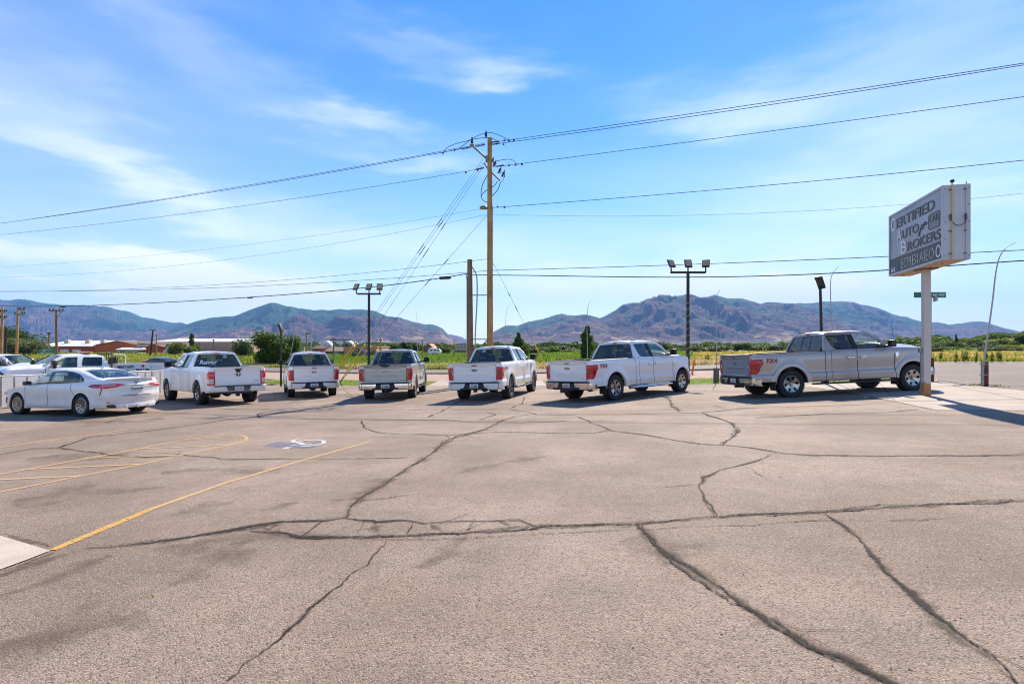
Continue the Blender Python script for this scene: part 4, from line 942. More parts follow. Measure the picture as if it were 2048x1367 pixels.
def ss(a, b, x):
    t = min(1, max(0, (x - a) / (b - a))); return t * t * (3 - 2 * t)
def interp(x, xs, ys):
    return float(np.interp(x, xs, ys))
def shell_piece(mb, hw, cols, zrows, zbot, ztop, sides=(1, -1)):
    """cols: list of (x, inset); point y = hw(x,z) - inset (never past the given floor)"""
    for s_ in sides:
        rows = []
        for (x, inset) in cols:
            zb, zt = zbot(x), ztop(x); r = []
            for z in zrows:
                zz = min(max(z, zb), zt) if z < 99 else zt
                y = hw(x, zz) - inset if inset >= 0 else -inset
                r.append((x, s_ * y, zz))
            rows.append(r)
        mb.grid(rows, flip=(s_ > 0))
def pickup(name, label, group, X, Y, yaw, P, wb=3.694, cabx=.82, rim='truck', rimm=None, maker='ford', bump='paint', flap=False, board='black', tg_paint=None, extras=(), r=.415, bed=True, plate=('CAB', M_INK), ext=False, hi=0.0, mirror_mat=None, cat='pickup truck'):
    RA, F = -wb / 2, wb / 2; ram = maker == 'ram'; root = thing(name, label, cat, M=ground_frame(X, Y, yaw), group=group)
    T = RA - 1.22; Cb = RA + cabx if bed else F - 2.95                 # tailgate plane, back of cab
    railz = 1.33 + (.05 if ram else 0); belt = 1.365; roofz = 1.885 + (.03 if ram else 0)
    arc = .505; az_ = .42
    if ram: zp, yp = [.40, .44, .50, .62, .80, 1.0, 1.15, 1.26, 1.38], [.93, .975, .99, .995, .985, .985, .99, .975, .935]
    else: zp, yp = [.38, .42, .46, .62, .68, .72, .76, 1.0, 1.18, 1.30, 1.37], [.90, .965, .985, .998, 1.0, .972, .965, .985, .988, .968, .93]
    def hw(x, z):
        y = interp(z, zp, yp)
        for ax in (RA, F):
            d = math.hypot(x - ax, (z - az_) * 1.0)
            w = 1 - ss(.60, .68, d); y = L3(y, max(y, 1.002) + .014, w)
        if x > F + .40: y -= .20 * ss(F + .40, F + .76, x) ** 1.5
        return y
    def zbot(x):
        zb = .44 if RA + arc < x < F - arc else (.50 if x <= RA else .42)
        for ax in (RA, F):
            if abs(x - ax) < arc: zb = max(az_ + math.sqrt(max(0, arc ** 2 - (x - ax) ** 2)), .42)
        return zb
    def zt_bed(x): return railz - .045 * ss(Cb - .1, T, x) * 0 - .02 * (1 - ss(T, T + 1.8, x))
    def zt_cab(x): return belt
    def zt_fen(x): return interp(x, [F - .62, F - .2, F + .2, F + .52, F + .76], [1.365, 1.35, 1.32, 1.27, 1.18])
    zrows = sorted(set([.38, .42, .46, .5, .55, .62, .66, .70, .74, .78, .84, .90, .96, 1.02, 1.10, 1.18, 1.24, 1.29, 1.33, 1.36])) + [99]
    def colsrange(a, b, base=.07):
        xs = set([a, b]); x = a
        while x < b:
            xs.add(x); near = any(arc - .12 < abs(x - ax) < arc + .03 for ax in (RA, F)); mid = any(abs(x - ax) < .72 for ax in (RA, F))
            x += .014 if near else (.035 if mid else base)
        for ax in (RA, F):
            for s_ in (-1, 1):
                v = ax + s_ * arc * .9999
                if a < v < b: xs.add(v); xs.add(ax + s_ * (arc + .0005))
        return [(x, 0.0) for x in sorted(x for x in xs if a <= x <= b)]
    gap = .010
    if bed:
        rc = .085; cols = []
        for k in range(9):
            th = k / 8 * math.pi / 2; cols.append((T + rc * (1 - math.sin(th)), rc * (1 - math.cos(th))))
        cols = [(T, -.79)] + list(reversed(cols))
        mb = MB(); shell_piece(mb, hw, cols + [c for c in colsrange(T + rc, Cb - gap) if c[0] > T + rc + .001], zrows, zbot, zt_bed)
        bd = mb.obj('bed', P, root, smooth=32)
        mb = MB()
        for s_ in (1, -1):                                  # inner walls, floor, bulkhead, top rails
            mb.box(((T + Cb) / 2, s_ * .80, 1.06), (Cb - T - .06, .03, .48))
        mb.box(((T + Cb) / 2, 0, .86), (Cb - T - .04, 1.6, .04)); mb.box((Cb - .03, 0, 1.08), (.03, 1.86, .48))
        mb.obj('bed_liner', M_BLK, root)
        mb = MB()
        for s_ in (1, -1):
            rows = []
            for x in np.linspace(T + .02, Cb - .01, 14):
                z = zt_bed(x); rows.append([(x, s_ * .79, z - .03), (x, s_ * .79, z + .012), (x, s_ * (hw(x, z) - .02), z + .016), (x, s_ * (hw(x, z) + .001), z + .002)])
            mb.grid(rows, flip=s_ > 0)
        mb.obj('bed_rail', M_BLK if not ram else P, root, smooth=30)
    # doors and fenders
    Bp = F - 1.83; Df = F - .60
    def piece(nm, a, b, zt, cols=None, parent=root, sd=(1, -1)):
        mb = MB(); shell_piece(mb, hw, cols or colsrange(a, b), zrows, zbot, zt, sides=sd); return mb.obj(nm, P, parent, smooth=32)
    if bed and not ext: dcut = Cb + .20
    else: dcut = Cb + .06
    piece('cab_side', Cb + gap, dcut - gap * .7, zt_cab)
    doors = []
    for sd in (1, -1):
        if not ext: doors.append(piece('rear_door', dcut + gap * .7, Bp - gap, zt_cab, sd=(sd,)))
        else: doors.append(piece('rear_panel', dcut + gap * .7, Bp - gap, zt_cab, sd=(sd,)))
        doors.append(piece('front_door', Bp + gap, Df - gap, zt_cab, sd=(sd,)))
        hz = 1.12
        for dx in ((Bp - .22, Df - .22 - .75) if not ext else (Bp + .14,)):
            d_ = doors[-1] if dx > Bp else doors[-2]; yy = hw(dx, hz)
            h = MB(); h.box((dx if dx < Bp else Bp + .18, sd * (yy + .028), hz), (.21, .022, .036)); h.box((dx if dx < Bp else Bp + .18, sd * (yy + .004), hz - .005), (.15, .014, .07)); h.obj('handle', M_CHR if bump == 'chrome' else P, d_, smooth=40, bevel=.006)
    fcols = colsrange(Df + gap, F + .68); piece('fender', Df + gap, F + .68, zt_fen, fcols)
    if not ram:                                              # side vent behind the front wheel
        for sd in (1, -1):
            q = [(F - .56, 1.22), (F - .44, 1.24), (F - .45, 1.16), (F - .50, 1.03), (F - .55, .96), (F - .545, 1.08)]
            v = MB(); v.prism(q, lambda x, z: (x, sd * (hw(x, z) + .012), z), lambda x, z: (x, sd * (hw(x, z) - .01), z)); v.obj('vent', M_BLKG if bump != 'chrome' else M_CHR, root)
    # hood
    mb = MB(); rows = []
    for x in np.linspace(F - .64, F + .70, 16):
        z0 = zt_fen(x); e = hw(x, z0); r_ = []
        for t in np.linspace(-1, 1, 21):
            a = abs(t); bulge = .12 * (1 - a ** 3.0) - .02 * (1 - ss(.05, .42, abs(a - .55))) * 0 + .018 * ss(.62, .5, a) * 0
            bulge += .022 * (ss(.70, .60, a) if False else (1 - ss(.58, .68, a)))
            z = z0 + bulge * (1 - .25 * ss(F + .2, F + .7, x)) - .05 * ss(F + .54, F + .7, x)
            r_.append((x, t * e, z))
        rows.append(r_)
    mb.grid(rows); mb.obj('hood', P, root, smooth=40)
    # front end
    xf = F + .66; mb = MB(); mb.box((xf - .02, 0, .93), (.10, 1.24, .42)); g = mb.obj('grille', M_BLK, root, bevel=.02)
    mb = MB()
    for k in range(4): mb.box((xf + .04, 0, .80 + k * .095), (.03, 1.16, .03))
    mb.obj('grille_bar', M_CHR if bump == 'chrome' else M_BLKG, g, bevel=.006)
    for sd in (1, -1):
        mb = MB(); mb.box((xf - .07, sd * .75, 1.0), (.20, .26, .24), Matrix.Rotation(sd * R(-18), 3, 'Z')); mb.obj('headlight', M_CLR, root, smooth=40, bevel=.03)
    mb = MB(); mb.box((xf + .02, 0, .60), (.24, 1.78, .24)); mb.obj('front_bumper', M_CHR if bump == 'chrome' else P, root, smooth=40, bevel=.06)
    # underbody
    mb = MB(); mb.box((0, 0, .60), (wb + 1.7, 1.1, .12)); mb.box(((Cb + Df) / 2, 0, .52), (Df - Cb + .3, 1.86, .10)); mb.box((F + .55, 0, .55), (.5, 1.5, .2)); mb.box((RA, 0, .43), (.13, 1.5, .13))
    if bed: mb.box(((T + RA) / 2 - .1, 0, .66), (.8, 1.86, .10)); mb.lathe([(0, -.13), (.2, -.12), (.33, -.10), (.34, .1), (0, .12)], 20, Matrix.Translation((RA - .62, .1, .52)))
    mb.tube([(RA - .28, 0, .40), (RA - .16, 0, .40), (RA + .1, 0, .42)], [.06, .15, .14], 12)
    mb.tube([(RA - 1.0, -.62, .45), (RA + .4, -.55, .5), (F - .5, -.3, .5)], .035, 8)
    for ax in (RA, F):                                       # wheel houses
        for s_ in (1, -1):
            rows = []
            for k in range(17):
                a = math.pi * k / 16 * 1.0; rows.append([(ax - (arc + .012) * math.cos(a), s_ * y_, az_ + (arc + .012) * math.sin(a)) for y_ in (.975, .45)])
            mb.grid(rows)
        mb.box((ax, 0, .72), (.96, .9, .36))
    mb.obj('chassis', M_UND, root, smooth=30, normals=True)
    mb = MB(); mb.tube([(RA - 1.18, -.60, .42), (RA - .95, -.60, .44), (RA - .9, -.60, .44)], [.045, .042, .03], 14, caps=False); mb.obj('exhaust_pipe', M_CHR, root, smooth=40)
    if flap:
        mb = MB()
        for s_ in (1, -1):
            for ax in (RA, F): mb.box((ax - arc - .03, s_ * .86, .36), (.02, .26, .26))
        mb.obj('mud_flap', M_BLK, root)
    lips = MB()
    for ax in (RA, F):
        for s_ in (1, -1):
            rows = []
            for k in range(25):
                a = math.pi * (k / 24); x = ax - arc * math.cos(a); z = az_ + arc * math.sin(a); y = hw(x, z)
                rows.append([(x, s_ * (y + .002), z), (x, s_ * (y - .015), z - .008 * math.sin(a)), (ax - (arc + .0) * math.cos(a), s_ * (y - .07), z)])
            lips.grid(rows, flip=s_ < 0)
    lips.obj('wheel_arch', P if not ram else P, root, smooth=30)
    mb = MB()
    for s_ in (1, -1):
        if board == 'chrome': mb.tube([(RA + .72, s_ * .98, .36), (F - .72, s_ * .98, .36)], .045, 10); mb.box((0, s_ * .9, .40), (wb - 1.5, .10, .03))
        elif board: mb.box((0.02, s_ * .965, .375), (wb - 1.35, .16, .045)); mb.box((-.8, s_ * .87, .42), (.08, .12, .1)); mb.box((.9, s_ * .87, .42), (.08, .12, .1))
    if board: mb.obj('running_board', M_CHR if board == 'chrome' else M_BLK, root, bevel=.01)
    # wheels
    wy = .985 - .14
    for ax in (RA, F):
        for s_ in (1, -1): wheel(root, ax, s_ * wy, r, .28 if not ram else .30, rim, rimm or M_RIM, s_)
    # ---- cab
    hz_ = roofz
    def gy(z): return .925 - (z - belt) * .43 + .035 * ((z - belt) / .52) * (1 - (z - belt) / .52) * 4 * .5
    A1 = (F - .66, belt + .03); hdr = F - 1.29
    C = Cb
    outer = [(C + .005, belt - .02), (C + .02, belt + .10), (C + .10, 1.68), (C + .16, hz_ - .06), (C + .22, hz_ - .005), (C + .5, hz_ + .012), (Bp, hz_ + .022), (hdr - .1, hz_ + .0), (hdr + .05, hz_ - .035), (hdr + .35, hz_ - .17), (F - .80, 1.49), (F - .60, belt + .005), (F - .58, belt - .02)]
    rw_t, rw_b = hz_ - .07, belt + .012
    if ext: hole1 = [(C + .22, rw_t - .02), (C + .30, rw_t), (Bp - .20, rw_t), (Bp - .14, rw_t - .06), (Bp - .07, rw_b + .08), (Bp - .12, rw_b + .03), (C + .33, rw_b + .03), (C + .28, rw_b + .08)]
    elif ram: hole1 = [(C + .30, rw_t - .03), (C + .36, rw_t), (Bp - .10, rw_t + .005), (Bp - .02, rw_b), (C + .42, rw_b), (C + .37, rw_b + .05)]
    else: hole1 = [(C + .20, rw_t - .03), (C + .235, rw_t), (Bp - .10, rw_t + .008), (Bp - .02, rw_b), (C + .44, rw_b), (C + .345, rw_b + .03), (C + .29, rw_b + .10)]
    fr0 = .10 if not ext else .12
    hole2 = [(Bp - fr0 + .12, rw_t + .008), (hdr - .12, rw_t - .005), (hdr + .02, rw_t - .045), (hdr + .32, rw_t - .20), (F - .90, 1.475), (F - .80, rw_b + .045), (F - .82, rw_b), (Bp + .13 - .05, rw_b)]
    for s_ in (1, -1):
        mb = MB(); mb.prism(outer, lambda x, z: (x, s_ * gy(z), z), lambda x, z: (x, s_ * (gy(z) - .05), z), [hole1, hole2]); mb.obj('door_frame', P, root, smooth=25)
        for (nm, h, gm) in (('rear_side_window', hole1, GL_DARK if not ext else GL_BLUE), ('front_side_window', hole2, GL_LITE)):
            cx_ = sum(p[0] for p in h) / len(h); cz_ = sum(p[1] for p in h) / len(h); hh = [(cx_ + (p[0] - cx_) * 1.02, cz_ + (p[1] - cz_) * 1.02) for p in h]
            mb = MB(); mb.prism(hh, lambda x, z: (x, s_ * (gy(z) - .016), z), lambda x, z: (x, s_ * (gy(z) - .021), z)); w_ = mb.obj(nm, gm, root)
        mb = MB(); tr = [(Bp - .115, rw_t + .012), (Bp + .035, rw_t + .012), (Bp + .10, rw_b - .004), (Bp - .035, rw_b - .004)]
        mb.prism(tr, lambda x, z: (x, s_ * (gy(z) + .004), z), lambda x, z: (x, s_ * (gy(z) - .03), z)); mb.obj('pillar_trim', M_BLK if not ext else P, root)
        mb = MB(); bw = [(hole1[0][0] - .015, rw_b - .022), (F - .74, rw_b - .022), (F - .74, rw_b + .002), (hole1[0][0] + .1, rw_b + .002)]
        mb.prism(bw, lambda x, z: (x, s_ * (gy(z) + .007), z), lambda x, z: (x, s_ * (gy(z) - .0), z)); mb.obj('window_seal', M_BLK, root)
    # roof
    rows = []; yw = gy(hz_)
    for x in np.linspace(C + .20, hdr + .04, 14):
        e = interp(x, [C + .20, C + .28, C + .6, Bp, hdr - .1, hdr + .04], [-.028, -.004, .012, .022, .0, -.032]); rows.append([(x, t * yw, hz_ + e - .012 * ss(.93, 1, abs(t)) + .062 * (1 - abs(t) ** 2.4)) for t in np.linspace(-1, 1, 17)])
    mb = MB(); mb.grid(rows); roof = mb.obj('roof', P, root, smooth=50)
    mb = MB()
    for s_ in (1, -1): mb.box((C + .42, s_ * .60, hz_ + .075), (.24, .09, .035))
    if maker == 'ford' and not ext: mb.obj('roof_mount_cover', M_BLK, roof, smooth=40, bevel=.012)
    # back of cab
    def bx(z): return C + .012 + max(0, z - belt) * .33
    yo = lambda z: gy(max(z, belt)) - .002
    ob = [(-yo(belt), belt - .30), (yo(belt), belt - .30), (yo(belt), belt), (yo(1.6), 1.6), (yo(hz_ - .02), hz_ - .02), (.4, hz_ + .02), (0, hz_ + .03), (-.4, hz_ + .02), (-yo(hz_ - .02), hz_ - .02), (-yo(1.6), 1.6), (-yo(belt), belt)]
    bi = .085; wz0, wz1 = belt - .03, hz_ - .065
    if ext: wz0 += .09; bi = .2
    hb = [(-(yo(wz0) - bi + .02), wz0 + .03), (-(yo(wz0) - bi - .02), wz0), (yo(wz0) - bi - .02, wz0), (yo(wz0) - bi + .02, wz0 + .03), (yo(wz1) - bi + .03, wz1 - .04), (yo(wz1) - bi - .03, wz1 + .004), (0, wz1 + .016), (-(yo(wz1) - bi - .03), wz1 + .004), (-(yo(wz1) - bi + .03), wz1 - .04)]
    mb = MB(); mb.prism(ob, lambda y, z: (bx(z), y, z), lambda y, z: (bx(z) + .05, y, z), [hb]); mb.obj('cab_back', P, root, smooth=25)
    mb = MB(); hb2 = [(y * 1.03, 1.62 + (z - 1.62) * 1.05) for y, z in hb]; mb.prism(hb2, lambda y, z: (bx(z) + .012, y, z), lambda y, z: (bx(z) + .018, y, z)); rw = mb.obj('rear_window', GL_DARK, root)
    mb = MB(); ri = [(y * .965, 1.62 + (z - 1.62) * .93) for y, z in hb]; mb.prism(hb, lambda y, z: (bx(z) + .009, y, z), lambda y, z: (bx(z) + .003, y, z), [ri]); mb.obj('window_frame', M_BLKG, rw)
    if not ram and not ext:
        mb = MB()
        for y_ in (-.20, .20): mb.box((bx(1.6) + .010, y_, 1.60), (.012, .014, .42), Matrix.Rotation(math.atan(.33), 3, 'Y'))
        mb.box((bx(1.79) + .008, 0, 1.79), (.012, .41, .014)); mb.obj('sliding_window_frame', M_BLKG, rw)
    mb = MB(); bw_ = .16 if not ram else .26; mb.box((bx(hz_) - .012, 0, hz_ - .018), (.05, bw_, .042)); bl = mb.obj('brake_light', M_RED, root, bevel=.01)
    if ram:
        mb = MB()
        for s_ in (1, -1): mb.box((bx(hz_) - .04, s_ * .075, hz_ - .018), (.01, .07, .026))
        mb.obj('cargo_lamp_lens', M_CLR, bl)
    # windscreen
    rows = []
    for k in range(9):
        t = k / 8; x = L3(hdr + .03, F - .60, t); z = L3(hz_ - .01, belt + .055, t) + .02 * math.sin(math.pi * t); yw_ = L3(gy(hz_) - .045, .80, t)
        rows.append([(x + .10 * (1 - abs(q) ** 2) * (.4 + t), q * yw_, z + .045 * (1 - q * q) * (1 - t) * .9) for q in np.linspace(-1, 1, 13)])
    mb = MB(); mb.grid(rows); ws = mb.obj('windscreen', GL_LITE, root, smooth=60)
    mb = MB()
    for s_ in (1, -1):
        pts0 = [rows[k][0 if s_ < 0 else -1] for k in range(9)]; mb.tube([(p[0] - .01, p[1] + s_ * .02, p[2] - .005) for p in pts0], .038, 8)
    mb.obj('windscreen_pillar', P, root, smooth=50)
    mb = MB()
    for s_ in (1, -1):
        pts0 = [rows[k][0 if s_ < 0 else -1] for k in range(9)]; mb.tube([(p[0] + .014, p[1] - s_ * .012, p[2] + .018) for p in pts0], .02, 6)
    mb.obj('windscreen_trim', M_BLK, ws, smooth=50)
    # interior
    mb = MB()
    for s_ in (1, -1):
        seat_mb(mb, F - 1.55, s_ * .40, .88)
        if not ext: seat_mb(mb, C + .62, s_ * .42, .88, .52, .50)
        else: seat_mb(mb, C + .5, s_ * .4, .86, .4, .45)
    mb.box((F - .85, 0, 1.24), (.45, 1.5, .20)); mb.box((F - 1.5, 0, 1.05), (.7, .22, .3)); sts = mb.obj('seat', M_SEAT, root, smooth=40, bevel=.035)
    mb = MB(); mb.lathe([(.175, -.014), (.192, 0), (.175, .014), (.16, 0), (.175, -.014)], 20, Matrix.Translation((F - 1.17, .40, 1.31)) @ Matrix.Rotation(R(-62), 4, 'Y')); mb.tube([(F - 1.17, .4, 1.31), (F - .95, .4, 1.2)], .03, 6); mb.box((F - 1.17, .4, 1.31), (.03, .3, .05)); mb.obj('steering_wheel', M_SEAT, root, smooth=40)
    # mirrors
    for s_ in (1, -1):
        big = ext; mx_ = F - .82
        mb = MB(); mb.tube([(mx_, s_ * .90, 1.42), (mx_ + .02, s_ * 1.05, 1.42)], [.035, .03], 8)
        if big: mb.tube([(mx_, s_ * .90, 1.52), (mx_ + .02, s_ * 1.12, 1.52)], .02, 8)
        mi = mb.obj('mirror_arm', M_BLK, root, smooth=40)
        w_, h_ = (.20, .34) if big else (.25, .21)
        yy = 1.15 if not big else 1.24
        mb = MB(); mb.box((mx_ + .02, s_ * yy, 1.49 if not big else 1.50), (.12, w_, h_), Matrix.Rotation(s_ * R(8), 3, 'Z')); mh = mb.obj('mirror', mirror_mat or M_BLK, root, smooth=50, bevel=.04)
        mb = MB(); mb.box((mx_ - .045, s_ * yy, 1.49 if not big else 1.52), (.012, w_ * .8, h_ * (.8 if not big else .55)), Matrix.Rotation(s_ * R(8), 3, 'Z')); mb.obj('mirror_glass', M_BLKG, mh)
        if big: mb = MB(); mb.box((mx_ + .075, s_ * yy, 1.40), (.02, w_ * .55, .09)); mb.obj('turn_signal', M_AMB, mh, bevel=.008)
    if not bed: return root
    # ---- tailgate
    def tgx(y, z):
        a = abs(y); o = 0.0
        if not ram:
            o += -.030 * ss(1.255, 1.30, z)                                            # top spoiler
            step = 1.185 + .045 * ss(.48, .60, a); o += .022 * (1 - ss(step, step + .022, z)) - .012
            lowb = .745 - .055 * ss(.50, .60, a) * 0 + .035 * (ss(.50, .60, a) * -1 + 1) * -1
            o += -.024 * (1 - ss(lowb - .012, lowb + .018, z))
            o += -.010 * ss(.90, .915, z) * (1 - ss(.955, .97, z)) * (ss(.10, .13, a) * (1 - ss(.44, .47, a)))
        else:
            o += -.030 * ss(1.30, 1.345, z); o += .015 * (1 - ss(1.22, 1.245, z)); wv = .92 + .06 * ss(.45, .75, a); o += -.02 * (1 - ss(wv - .03, wv + .02, z))
            d = math.hypot(a / 1.0, (z - 1.285)); o += .03 * (1 - ss(.09, .11, d)) * (z < 1.30)
        return T - .012 + o
    ztg = zt_bed(T); zs = sorted(set(list(np.linspace(.665, ztg + .01, 34)) + [1.185, 1.20, 1.255, 1.27, .735, .75])); ys = np.linspace(-.775, .775, 63)
    mb = MB(); mb.grid([[(tgx(y, z), y, z) for y in ys] for z in zs]); rows = [[(tgx(y, ztg + .01), y, ztg + .01), (T + .05, y, ztg + .005)] for y in ys]; mb.grid(rows)
    for s_ in (1, -1): mb.grid([[(tgx(s_ * .775, z), s_ * .775, z), (T + .04, s_ * .775, z)] for z in zs])
    tg = mb.obj('tailgate', tg_paint or P, root, smooth=45)
    mb = MB(); mb.box((T + .03, 0, ztg + .005), (.09, 1.54, .03)); mb.box((T + .03, 0, 1.0), (.04, 1.5, .6)); mb.obj('tailgate_cap', M_BLK, tg, bevel=.008)
    mb = MB(); mb.box((T - .016, 0, ztg - .075), (.03, .20 if not ram else .26, .035)); mb.obj('handle', M_BLKG, tg, bevel=.01)
    FB = Matrix(((0, 0, -1, 0), (-1, 0, 0, 0), (0, 1, 0, 0), (0, 0, 0, 1)))                     # lettering that faces backwards
    if not ram:
        for (a, b, m_, x_) in ((.115, .047, M_CHR, 0), (.106, .040, M_OVAL if extras != 'dark_badge' else M_BLKG, -.004)):
            mb = MB(); mb.prism([(a * math.cos(t), 1.075 + b * math.sin(t)) for t in np.linspace(0, 2 * math.pi, 29)[:-1]], lambda y, z: (T - .016 + x_, y, z), lambda y, z: (T + .01, y, z)); em = mb.obj('emblem', m_, tg)
        text('emblem_lettering', 'Ford', .062, M_CHR, em, Matrix.Translation((T - .0215, 0, 1.077)) @ FB, shear=.35, depth=.0015)
        text('model_badge', 'XLT' if bump != 'chrome' else 'LARIAT', .035, M_GREYT, tg, Matrix.Translation((T - .012, -.64, .745)) @ FB, bold=.0015)
    else:
        mb = MB(); mb.prism([(.088 * math.cos(t), 1.12 + .09 * math.sin(t)) for t in np.linspace(0, 2 * math.pi, 25)[:-1]], lambda y, z: (T - .02, y, z), lambda y, z: (T + .01, y, z)); em = mb.obj('emblem', M_GUN, tg)
        for s_ in (1, -1):                                                     # ram's head: brow, muzzle and curled horns
            mb = MB(); mb.tube([(T - .026, s_ * .012, 1.155), (T - .028, s_ * .05, 1.170), (T - .03, s_ * .072, 1.14), (T - .03, s_ * .066, 1.105), (T - .028, s_ * .045, 1.10)], [.012, .016, .014, .010, .006], 8); mb.obj('emblem_horn', M_CHR, em, smooth=50)
        mb = MB(); mb.prism([(-.035, 1.165), (.035, 1.165), (.018, 1.09), (.010, 1.065), (-.010, 1.065), (-.018, 1.09)], lambda y, z: (T - .030, y, z), lambda y, z: (T - .015, y, z)); mb.obj('emblem_head', M_CHR, em)
        mb = MB(); mb.box((T - .008, .58, .79), (.01, .26, .018)); mb.obj('badge', M_GREYT, tg)
        text('model_badge', 'HEAVY DUTY', .032, M_GREYT, tg, Matrix.Translation((T - .03, -.62, .86)) @ FB)
    # tail lights: wrap round the corner
    rc = .085
    for s_ in (1, -1):
        def path(s):                                            # s: 0 at tailgate edge -> side
            ye = .985
            L0 = ye - rc - .785; L1 = L0 + rc * math.pi / 2
            if s < L0: return T, .785 + s, 0.0
            if s < L1: th = (s - L0) / rc; return T + rc * (1 - math.cos(th)), ye - rc + rc * math.sin(th), th
            return T + rc + (s - L1), None, math.pi / 2
        L1 = .115 + .134
        def lamp(nm, s0, s1, zlo, zhi, m_, off, n=16, par=None):
            mb = MB(); rows = []
            for k in range(n + 1):
                s = L3(s0, s1, k / n); x, y, th = path(s); a, b = zlo(s), zhi(s); r_ = []
                for z in np.linspace(a, b, 7):
                    yy = hw(x, z) if y is None else y - .985 + hw(T + rc, z)
                    e = off if (0 < k < n) else 0.0
                    if z in (a, b): e = 0.0
                    r_.append((x - math.cos(th) * e, s_ * (yy + math.sin(th) * e), z))
                rows.append(r_)
            mb.grid(rows, flip=s_ < 0); return mb.obj(nm, m_, par or root, smooth=60, normals=False)
        if not ram:
            end = L1 + .26
            zh = lambda s: 1.178 + .004 * s; zl = lambda s: .735 + .30 * ss(L1 + .02, end, s) ** 1.4
            l_ = lamp('tail_light', 0.005, end, zl, lambda s: zh(s) - .02 * ss(end - .04, end, s), M_REDD, .016)
            lamp('light_strip', .02, end - .045, lambda s: zh(s) - .055, lambda s: zh(s) - .022, M_RED, .024, par=l_)
            lamp('light_strip', .02, L1 + .10, lambda s: zl(s) + .022, lambda s: zl(s) + .075, M_RED, .024, par=l_)
            lamp('light_strip', L1 + .095, end - .045, lambda s: zl(s) + .022, lambda s: L3(zl(s) + .08, zh(s) - .022, ss(L1 + .10, L1 + .17, s)), M_RED, .024, par=l_)
            lamp('reverse_lens', .015, .035, lambda s: .90, lambda s: 1.03, M_CLR, .024, n=3, par=l_)
            lamp('light_strip', .04, L1 + .12, lambda s: 1.04, lambda s: 1.12, M_RED, .022, par=l_)
            lamp('light_strip', .04, L1 + .09, lambda s: .82, lambda s: .88, M_RED, .022, par=l_)
        else:
            end = L1 + .05; l_ = lamp('tail_light', 0.005, end, lambda s: .72, lambda s: 1.215 - .03 * ss(L1, end, s), M_RED, .02)
            lamp('reverse_lens', .03, L1 - .01, lambda s: .76, lambda s: .985, M_CLR, .027, par=l_)
            for z_ in (.83, .90): lamp('lens_divider', .03, L1 - .02, lambda s: z_, lambda s: z_ + .012, M_RED, .032, n=5, par=l_)
    # bumper
    BM = {'chrome': M_CHR, 'paint': P}[bump]; bz0, bz1 = (.42, .655)
    def barx(y): return T - .085 + .065 * (abs(y) / .98) ** 3
    if not ram:
        for s_ in (1, -1):
            rows = []
            for y in np.concatenate([np.linspace(.33, .90, 10), [.94, .975, .99]]):
                cut = ss(.48, .36, y) if False else (1 - ss(.33, .47, y)); lo = bz0 - .03; hi = bz1 - .03
                xx = barx(y) + (.0 if y < .95 else .02 if y < .98 else .05); rows.append([(xx + .05, s_ * y, lo), (xx + .005, s_ * y, lo + .03), (xx, s_ * (y), L3(lo + .04, hi - .03, .5) + .0), (xx + .004, s_ * y, hi - .012), (xx + .03, s_ * y, hi)])
            rows.append([(p[0] + .22, s_ * .995, p[2]) for p in rows[-1]])
            # slanted inner end
            for j, p in enumerate(rows[0]): rows[0][j] = (p[0], s_ * (.30 + .13 * (1 - j / 4)), p[2])
            for j, p in enumerate(rows[1]): rows[1][j] = (p[0], s_ * max(.39, .32 + .13 * (1 - j / 4)), p[2])
            mb = MB(); mb.grid(rows, flip=s_ < 0); mb.obj('rear_bumper', BM, root, smooth=40, normals=False)
        mb = MB(); mb.box((T - .02, 0, bz1 - .012), (.15, 1.80, .028)); mb.box((T + .01, 0, .52), (.10, 1.76, .17)); sp = mb.obj('bumper_step', M_BLK, root, bevel=.012)
        mb = MB(); mb.prism([(-.44, .40), (.44, .40), (.31, .60), (-.31, .60)], lambda y, z: (T - .075, y, z), lambda y, z: (T, y, z)); mb.box((T - .09, 0, .415), (.08, 1.0, .035)); mb.obj('hitch_panel', M_BLK, sp, bevel=.006)
        pz, pw = .525, .30
    else:
        rows = []
        for y in np.concatenate([[-1.0], np.linspace(-.96, .96, 31), [1.0]]):
            xx = barx(y) + (.06 if abs(y) > .99 else 0); dip = .085 * (1 - ss(.36, .44, abs(y))); lo = .47 - .02 * (1 - ss(.3, .6, abs(y))); hi = .70 - dip
            rows.append([(xx + .07, y, lo), (xx + .01, y, lo + .04), (xx, y, (lo + hi) / 2), (xx + .006, y, hi - .02), (xx + .035, y, hi), (T + .02, y, hi)])
        rows.append([(p[0] + .22, 1.0, p[2]) for p in rows[-1]]); rows.insert(0, [(p[0] + .22, -1.0, p[2]) for p in rows[0]])
        mb = MB(); mb.grid(rows); mb.obj('rear_bumper', P, root, smooth=40)
        mb = MB(); mb.prism([(-.36, .52), (.36, .52), (.42, .655), (-.42, .655)], lambda y, z: (barx(0) - .012, y, z), lambda y, z: (T, y, z)); mb.box((T - .03, 0, .69), (.10, 1.6, .04)); mb.obj('bumper_step', M_GUN, root, bevel=.005)
        pz, pw = .585, .30
    px_ = (barx(0) - .02) if ram else T - .088
    mb = MB(); mb.box((px_, 0, pz), (.008, .31, .155)); pl_ = mb.obj('license_plate', M_PLATE, root)
    if plate: text('plate_lettering', plate[0], .11 if len(plate[0]) < 5 else .062, plate[1], pl_, Matrix.Translation((px_ - .006, 0, pz)) @ FB, bold=.002)
    mb = MB(); mb.box((T + .05, 0, .36), (.16, .10, .10)); mb.box((T + .02, 0, .44), (.5, .9, .06)); mb.obj('tow_hitch', M_BLK, root, bevel=.01)
    return root
